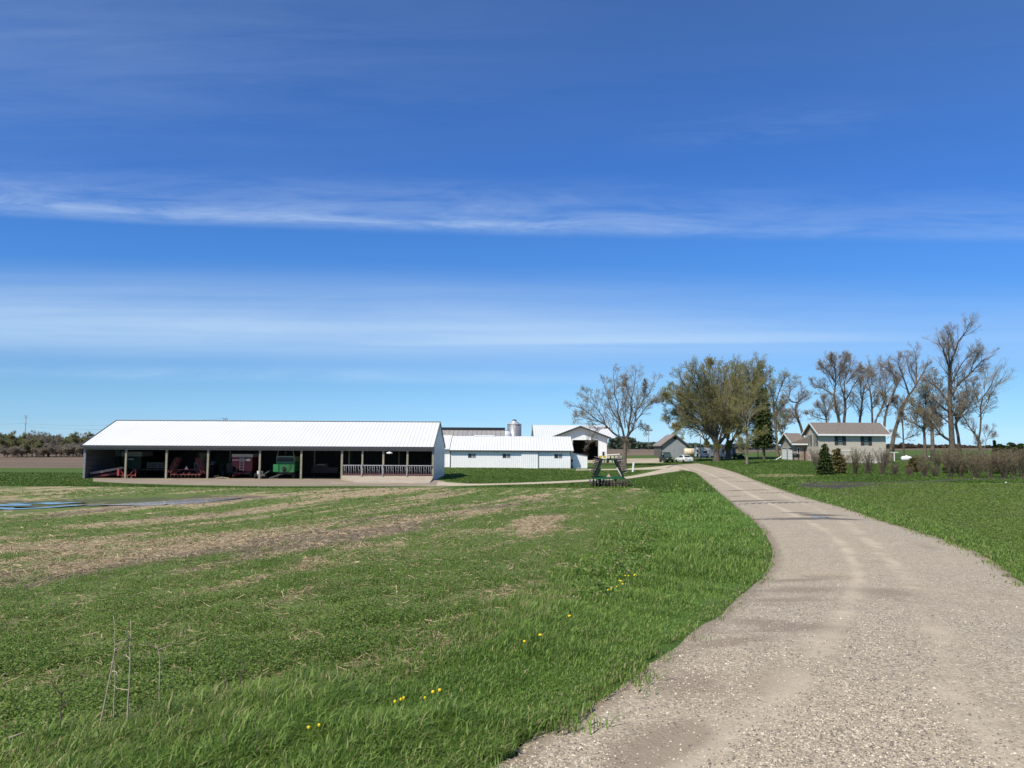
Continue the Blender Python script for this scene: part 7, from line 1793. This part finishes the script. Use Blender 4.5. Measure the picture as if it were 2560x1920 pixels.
stuff('lawn_grass', v, [q, t], tone_mat("lawn_blades", (.055, .115, .014), (.140, .215, .036), (.34, .27, .14), .35), tones(rg, .15 + .7 * fbm(x * .25, y * .25, 83, 4), (rg.uniform(0, 1, len(x)) < .03) * .8, 7))

# hay regrowth: leafy clumps where the stand is green
x, y = scatter(rg, 300000, 3.2, 68, -48, 24, .55)
ok = (sdf(CROP, x, y, 1) > rg.uniform(-.3, .3, len(x))) & (sdf(MUD2, x, y, 3) < rg.uniform(-2.4, .2, len(x))); x, y = x[ok], y[ok]
cov, stw = crop_cover(x, y); pch = sstep(.36, .66, fbm(x * 3.1, y * 3.1, 85, 3)); keep = rg.uniform(0, 1, len(x)) < cov ** 1.6 * (.14 + .86 * pch)
x, y, cov, pch = x[keep], y[keep], cov[keep], pch[keep]; r = np.hypot(x, y); k = 9
rad = rg.uniform(.02, .075, len(x)) * (1 + r * .02)
cx = np.repeat(x, k) + rg.normal(0, 1, len(x) * k) * np.repeat(rad, k); cy = np.repeat(y, k) + rg.normal(0, 1, len(x) * k) * np.repeat(rad, k)
cz = np.repeat(T(x, y), k) + np.repeat(rg.uniform(.02, .10, len(x)) * (.5 + .7 * pch), k) * rg.uniform(.1, 1, len(x) * k)
C = np.stack([cx, cy, cz], -1); rr2 = np.repeat(r, k); N = len(C)
a = unit(rg.normal(0, 1, (N, 3)) * np.array([1, 1, .5])); b = unit(np.cross(a, rg.normal(0, .5, (N, 3)) + np.array([0, 0, 1.]))); s = (np.maximum(rg.uniform(.006, .015, N), rr2 * .00072))[:, None]
v = np.stack([C - a * s, C + b * s * .55, C + a * s, C - b * s * .55], 1).reshape(-1, 3)
ct = np.repeat(.15 + .8 * fbm(x * .8, y * .8, 87, 4), k)
stuff('hay_foliage', v, np.arange(4 * N).reshape(N, 4), G_HAY, tones(rg, ct, (rg.uniform(0, 1, N) < .05) * .8, 4))
# stray grass in the hay near the bottom of the slope
x, y = scatter(rg, 120000, 3.2, 22, -48, 20, .8)
ok = (sdf(CROP, x, y, 1) > 0); x, y = x[ok], y[ok]; cov, stw = crop_cover(x, y); keep = rg.uniform(0, 1, len(x)) < cov * sstep(.42, .68, fbm(x * 1.3, y * 1.3, 89, 3)) * .8; x, y = x[keep], y[keep]; r = np.hypot(x, y)
v, q, t = blades(rg, x, y, rg.uniform(.04, .15, len(x)), np.maximum(rg.uniform(.003, .006, len(x)), r * .0007), rg.uniform(.2, 1, len(x)))
stuff('hay_grass', v, [q, t], G_HAY, tones(rg, rg.uniform(.2, .9, len(x)), (rg.uniform(0, 1, len(x)) < .12) * .9, 7))
# straw and stubble litter
x, y = scatter(rg, 260000, 3.2, 68, -48, 24, .6)
ok = (sdf(CROP, x, y, 1) > -.15) & ~inside(MUD2, x, y); x, y = x[ok], y[ok]; cov, stw = crop_cover(x, y); keep = rg.uniform(0, 1, len(x)) < .10 + .85 * (1 - cov) * (.35 + .65 * stw); x, y, stw = x[keep], y[keep], stw[keep]; r = np.hypot(x, y); N = len(x)
an = rg.uniform(0, np.pi, N); L = rg.uniform(.02, .075, N) * (1 + r * .015); a = np.stack([np.cos(an), np.sin(an), rg.normal(0, .22, N)], -1) * L[:, None]; b = np.stack([-np.sin(an), np.cos(an), rg.normal(0, .4, N)], -1) * np.maximum(.0022, r * .00042)[:, None]
C = np.stack([x, y, T(x, y) + rg.uniform(.006, .04, N)], -1); v = np.stack([C - a - b, C + a - b, C + a + b, C - a + b], 1).reshape(-1, 3)
stuff('straw_litter', v, np.arange(4 * N).reshape(N, 4), G_STRAW, tones(rg, rg.uniform(.1, .95, N), (rg.uniform(0, 1, N) < .25 * (1 - stw)) * 1.0, 4))
# seedlings in rows
x, y = scatter(rg, 200000, 10, 72, 14, 46, .5)
ang = R(-58); u = x * math.cos(ang) - y * math.sin(ang); vv = x * math.sin(ang) + y * math.cos(ang); u = np.round(u / .19) * .19 + rg.normal(0, .025, len(u)); x = u * math.cos(ang) + vv * math.sin(ang); y = -u * math.sin(ang) + vv * math.cos(ang)
ok = (sdf(SEED, x, y, 1) > rg.uniform(-.2, .25, len(x))) & (rg.uniform(0, 1, len(x)) < .35 + .65 * sstep(.35, .6, fbm(x * .5, y * .5, 93, 3))) & ~inside(MUD1b, x, y) & (sdf(MUD1, x, y, 1) < -.3); x, y = x[ok], y[ok]; r = np.hypot(x, y); k = 5
C = np.stack([np.repeat(x, k) + rg.normal(0, .022, len(x) * k), np.repeat(y, k) + rg.normal(0, .022, len(x) * k), np.repeat(T(x, y), k) + rg.uniform(.01, .07, len(x) * k)], -1); N = len(C); rr2 = np.repeat(r, k)
a = unit(rg.normal(0, 1, (N, 3)) * np.array([1, 1, .7])); b = unit(np.cross(a, rg.normal(0, 1, (N, 3)))); s = np.maximum(.014, rr2 * .00085)[:, None]
v = np.stack([C - a * s, C + b * s * .5, C + a * s, C - b * s * .5], 1).reshape(-1, 3)
stuff('seedling_foliage', v, np.arange(4 * N).reshape(N, 4), G_HAY, tones(rg, np.full(N, .78), (rg.uniform(0, 1, N) < .06) * .7, 4))
# rank leafy weeds where verge and hay meet
x, y = scatter(rg, 60000, 9, 60, -6, 12, .4)
sc = sdf(CROP, x, y, 2); ok = (np.abs(sc + .1 + .5 * (fbm(x * .5, y * .5, 96, 2) - .5)) < .30) & (rg.uniform(0, 1, len(x)) < sstep(.5, .8, fbm(x * .8, y * .8, 95, 3)) * .6) & (x > -1); x, y = x[ok], y[ok]; k = 12; r = np.repeat(np.hypot(x, y), k)
C = np.stack([np.repeat(x, k) + rg.normal(0, .09, len(x) * k), np.repeat(y, k) + rg.normal(0, .09, len(x) * k), np.repeat(T(x, y), k) + rg.uniform(.02, .20, len(x) * k)], -1); N = len(C)
a = unit(rg.normal(0, 1, (N, 3))); b = unit(np.cross(a, rg.normal(0, 1, (N, 3)))); s = np.maximum(rg.uniform(.015, .035, N), r * .0008)[:, None]
v = np.stack([C - a * s, C + b * s * .6, C + a * s, C - b * s * .6], 1).reshape(-1, 3)
stuff('verge_weeds', v, np.arange(4 * N).reshape(N, 4), G_LUSH, tones(rg, rg.uniform(.1, .9, N), (rg.uniform(0, 1, N) < .15) * .8, 4))

# loose stones on the road
x, y = scatter(rg, 420000, 2.9, 26, -30, 62, .85)
sr = sdf(ROAD_C, x, y, 1); ok = (sr > .05 - .55 * rg.uniform(0, 1, len(x)) ** 5) & (y > 2.3); x, y = x[ok], y[ok]
den = sstep(.36, .62, fbm(x * .55, y * .35, 97, 4)); ok = rg.uniform(0, 1, len(x)) < .30 + .70 * den; x, y = x[ok], y[ok]; r = np.hypot(x, y); N = len(x)
from mathutils.kdtree import KDTree
sel = np.nonzero(np.hypot(rx, ry) < 34)[0]; kd = KDTree(len(sel))
for i, j in enumerate(sel): kd.insert((rx[j], ry[j], 0), i)
kd.balance()
near_v = np.array([sel[kd.find((a_, b_, 0))[1]] for a_, b_ in zip(x, y)]); ok = rg.uniform(0, 1, N) > .9 * np.clip(wear[near_v] * 1.1 + .6 * earth[near_v], 0, 1); x, y, r, near_v = x[ok], y[ok], r[ok], near_v[ok]; N = len(x)
zz = T(x, y) - .03
# height of the road crown under each stone
off = rz - (T(rx, ry) - .03)
zz = zz + off[near_v]
s = np.maximum(rg.uniform(.0032, .0088, N) * np.where(rg.uniform(0, 1, N) < .03, 1.7, 1), r * .00038)
oct_ = np.array([[1, 0, 0], [0, 1, 0], [-1, 0, 0], [0, -1, 0], [0, 0, .75], [0, 0, -.5]], float)
an = rg.uniform(0, 6.28, N); ca, sa = np.cos(an), np.sin(an); sh = oct_[None] * rg.uniform(.6, 1.3, (N, 6, 1)); sh = np.stack([sh[..., 0] * ca[:, None] - sh[..., 1] * sa[:, None], sh[..., 0] * sa[:, None] + sh[..., 1] * ca[:, None], sh[..., 2]], -1)
v = (sh * s[:, None, None] + np.stack([x, y, zz + s * .15], -1)[:, None]).reshape(-1, 3); o_ = np.arange(N)[:, None] * 6
f = np.concatenate([o_ + np.array([[p]]).reshape(1, 3) for p in ((0, 1, 4), (1, 2, 4), (2, 3, 4), (3, 0, 4))])
mt, nt, out = nodes_of("loose_stone"); g = NT(nt); at = g.n('ShaderNodeAttribute'); at.attribute_name = 'tone'; g.bsdf(out, at.outputs['Color'], .85, spec=.3)
tt_ = rg.uniform(0, 1, (N, 1)); pal = np.where(tt_ < .25, np.array([[.17, .148, .13]]), np.where(tt_ < .6, np.array([[.40, .34, .26]]), np.where(tt_ < .85, np.array([[.50, .42, .305]]), np.array([[.66, .59, .47]])))) * rg.uniform(.75, 1.25, (N, 1))
o = npmesh('loose_gravel', v, f, mt, attrs={'tone': np.repeat(np.clip(pal, 0, 1), 6, 0)}); o['kind'] = 'stuff'

# ---------------------------------------------------------------- dry weed stalks in front
STALK = mk("dry_stalk", (.40, .33, .23), .9, .2, 6); STALK_D = mk("dark_dry_stalk", (.12, .085, .065), .9, .25, 6)
def zW(pts): return [(200 + a * .19892, 1600 + b * .19888) for a, b in pts]
weeds = 'dry weed stalks standing at the edge of the hay field'
def stalk(label, lines, mat, r=.0055):
    """lines: pixel polylines, the first from the ground up"""
    b = G(*lines[0][0]); root = thing('weed_stalk', label, 'weed', b, group=weeds)
    for i, ln in enumerate(lines):
        pts = []
        for j, p in enumerate(ln):
            q_ = P(p[0], p[1], b[1] + .02 * j * (1 if i % 2 else -1) * (i > 0)); pts.append(tuple(q_ - b))
        if i == 0: pts[0] = (pts[0][0], pts[0][1], -.03)
        c = resample(np.array(pts), 12) + rg.normal(0, .0035, (12, 3)) * np.linspace(.3, 1, 12)[:, None]
        MB().tube([tuple(p) for p in c], r if i == 0 else r * .62, 6, r * .45 if i == 0 else r * .25).build('stem' if i == 0 else 'branch', mat, root)
    return root
stalk('tall pale stalk leaning sideways with a forked tip, in the thickest clump of dry weeds', [zW([(190, 1285), (320, 740), (385, 400), (440, 140), (470, 85)]), zW([(440, 150), (500, 110), (590, 95)]), zW([(400, 390), (450, 405), (440, 430)]), zW([(445, 60), (520, 35), (600, 0)])], STALK)
stalk('tall straight thin stalk in the middle of the thickest clump of dry weeds', [zW([(425, 1240), (432, 900), (440, 500), (440, 150), (432, 0), (425, -300)]), zW([(450, 530), (475, 420), (540, 325)])], STALK, .0042)
stalk('tall pale stalk with bent side twigs, third of the thickest clump of dry weeds', [zW([(575, 1295), (605, 800), (625, 380), (635, 60), (640, -250)]), zW([(628, 245), (580, 195), (530, 170)]), zW([(632, 105), (600, 50), (582, -10)]), zW([(608, 635), (500, 610), (415, 575)]), zW([(640, 20), (600, -60), (560, -150)])], STALK)
stalk('pale stalk with a wide T-shaped forked top standing a little apart from the thickest clump', [zW([(992, 1160), (1000, 700), (1003, 300), (985, 160), (958, 80)]), zW([(975, 125), (1090, 90), (1190, 0)]), zW([(960, 110), (890, 60), (830, 0)])], STALK, .0045)
stalk('dark bare stick leaning backward in the hay, beside a forked pale stick', [zW([(1905, 920), (1840, 690), (1803, 480), (1797, 390)])], STALK_D)
stalk('greyish stick with a forked antler tip beside the dark leaning stick', [zW([(2015, 860), (2015, 600), (2018, 440), (2048, 285)]), zW([(2012, 450), (1985, 420), (1978, 375)]), zW([(2030, 370), (2058, 420)])], STALK_D, .006)
stalk('short dark upright stalk with a wispy top, apart from the others by the picture edge', [[(153, 1868), (153, 1800), (152, 1725)], [(152, 1740), (165, 1725), (188, 1716)], [(152, 1735), (140, 1722), (128, 1700)], [(152, 1770), (170, 1755), (180, 1735)]], STALK_D, .006)
stalk('short thin stalk alone in the hay nearest the lush verge', [[(758, 1765), (760, 1725), (762, 1688)], [(760, 1730), (752, 1705)]], STALK_D, .0045)
stalk('low pale stalk before the thickest clump of dry weeds', [zW([(1075, 1255), (1080, 1160), (1060, 1040)])], STALK, .007)
stalk('small dry stalk by the foot of the leaning tall one', [zW([(50, 1330), (55, 1200), (48, 1100)]), zW([(52, 1250), (30, 1180)])], STALK, .006)
for i, (a_, b_, lb) in enumerate(((zW([(1130, 1010)])[0], zW([(1360, 1180)])[0], 'pale broken stick lying slanted in the grass by the low pale stalk'), ((20, 1892), (98, 1852), 'pale dry stick lying in the grass in the corner of the photograph'), (zW([(1380, 1080)])[0], zW([(1480, 1165)])[0], 'shorter pale stick lying beside the slanted broken one'))):
    p0 = G(*a_); p1 = G(*b_); L_ = p1 - p0
    o = MB().tube([(0, 0, .10), tuple(L_ * .5 + np.array([0, 0, .09])), tuple(L_ + np.array([0, 0, .05]))], .007, 6, .004).build('dry_stick', STALK); o.location = tuple(p0); tag(o, lb, 'stick', 'fallen sticks')

# ---------------------------------------------------------------- dandelions
YEL = mk("dandelion_yellow", (.82, .58, .012), .7, .1, 30); STEM = mk("dandelion_stem", (.12, .20, .05), .7, .2)
dn = 'dandelions in flower along the verge'
flat_ = [(1280 + a * .57866, 1130 + b * .57875) for a, b in ((495, 552), (508, 553), (520, 550), (533, 547), (470, 577), (476, 572), (473, 589), (455, 600), (432, 611), (427, 616), (265, 724), (127, 800), (50, 826), (655, 347), (648, 349))]
near_ = [(a * .57866, 1180 + b * .57875) for a, b in ((1885, 945), (1862, 959), (1760, 985), (1750, 983), (1717, 1001), (1822, 968), (1270, 963), (1357, 1111), (1352, 1114))]
LBL = {0: 'dandelion in the four-flower row above the string at the hay edge', 4: 'dandelion in the string of yellow flowers slanting along the hay edge', 10: 'single dandelion standing just past the end of the slanting string', 11: 'single dandelion halfway along the verge edge, between two lone ones', 12: 'single dandelion of the verge edge lowest before the bottom cluster', 13: 'dandelion of the small far pair in the lush grass near the road bend'}
proto_d = None
def lab(i):
    for k_ in sorted(LBL, reverse=True):
        if i >= k_: return LBL[k_]
for i, (px, py) in enumerate(flat_ + near_):
    hgt = .13; b = G(px, py); ray_ = ray(px, py); p = P(px, py, b[1] - hgt * b[1] / (1.65 - b[2]))
    bz = float(T(np.array([p[0]]), np.array([p[1]]))[0]); p = np.array([p[0], p[1], bz])
    if proto_d is None:
        proto_d = thing('dandelion', '', 'flower', p, group=dn); MB().tube([(0, 0, -.02), (.004, 0, .06), (.0, 0, hgt)], .0025, 5).build('stem', STEM, proto_d)
        MB().lathe([(.002, hgt - .004), (.016, hgt), (.022, hgt + .008), (.018, hgt + .014), (.003, hgt + .017)], None, 12).build('flower_head', YEL, proto_d); o = proto_d
    else: o = copy_tree(proto_d)
    o.location = tuple(p); s_ = rg.uniform(.5, .85) * (.9 if i < 15 else .68); o.scale = (s_, s_, 1); o.rotation_euler = (rg.normal(0, .15), rg.normal(0, .15), rg.uniform(0, 6))
    o['label'] = lab(i) if i < 15 else ('dandelion of the yellow cluster in the thick grass near the bottom' if i < 21 else ('dandelion alone at the border of hay and verge near the thin stalk' if i == 21 else 'dandelion of the close pair low in the grass, nearest the photographer'))
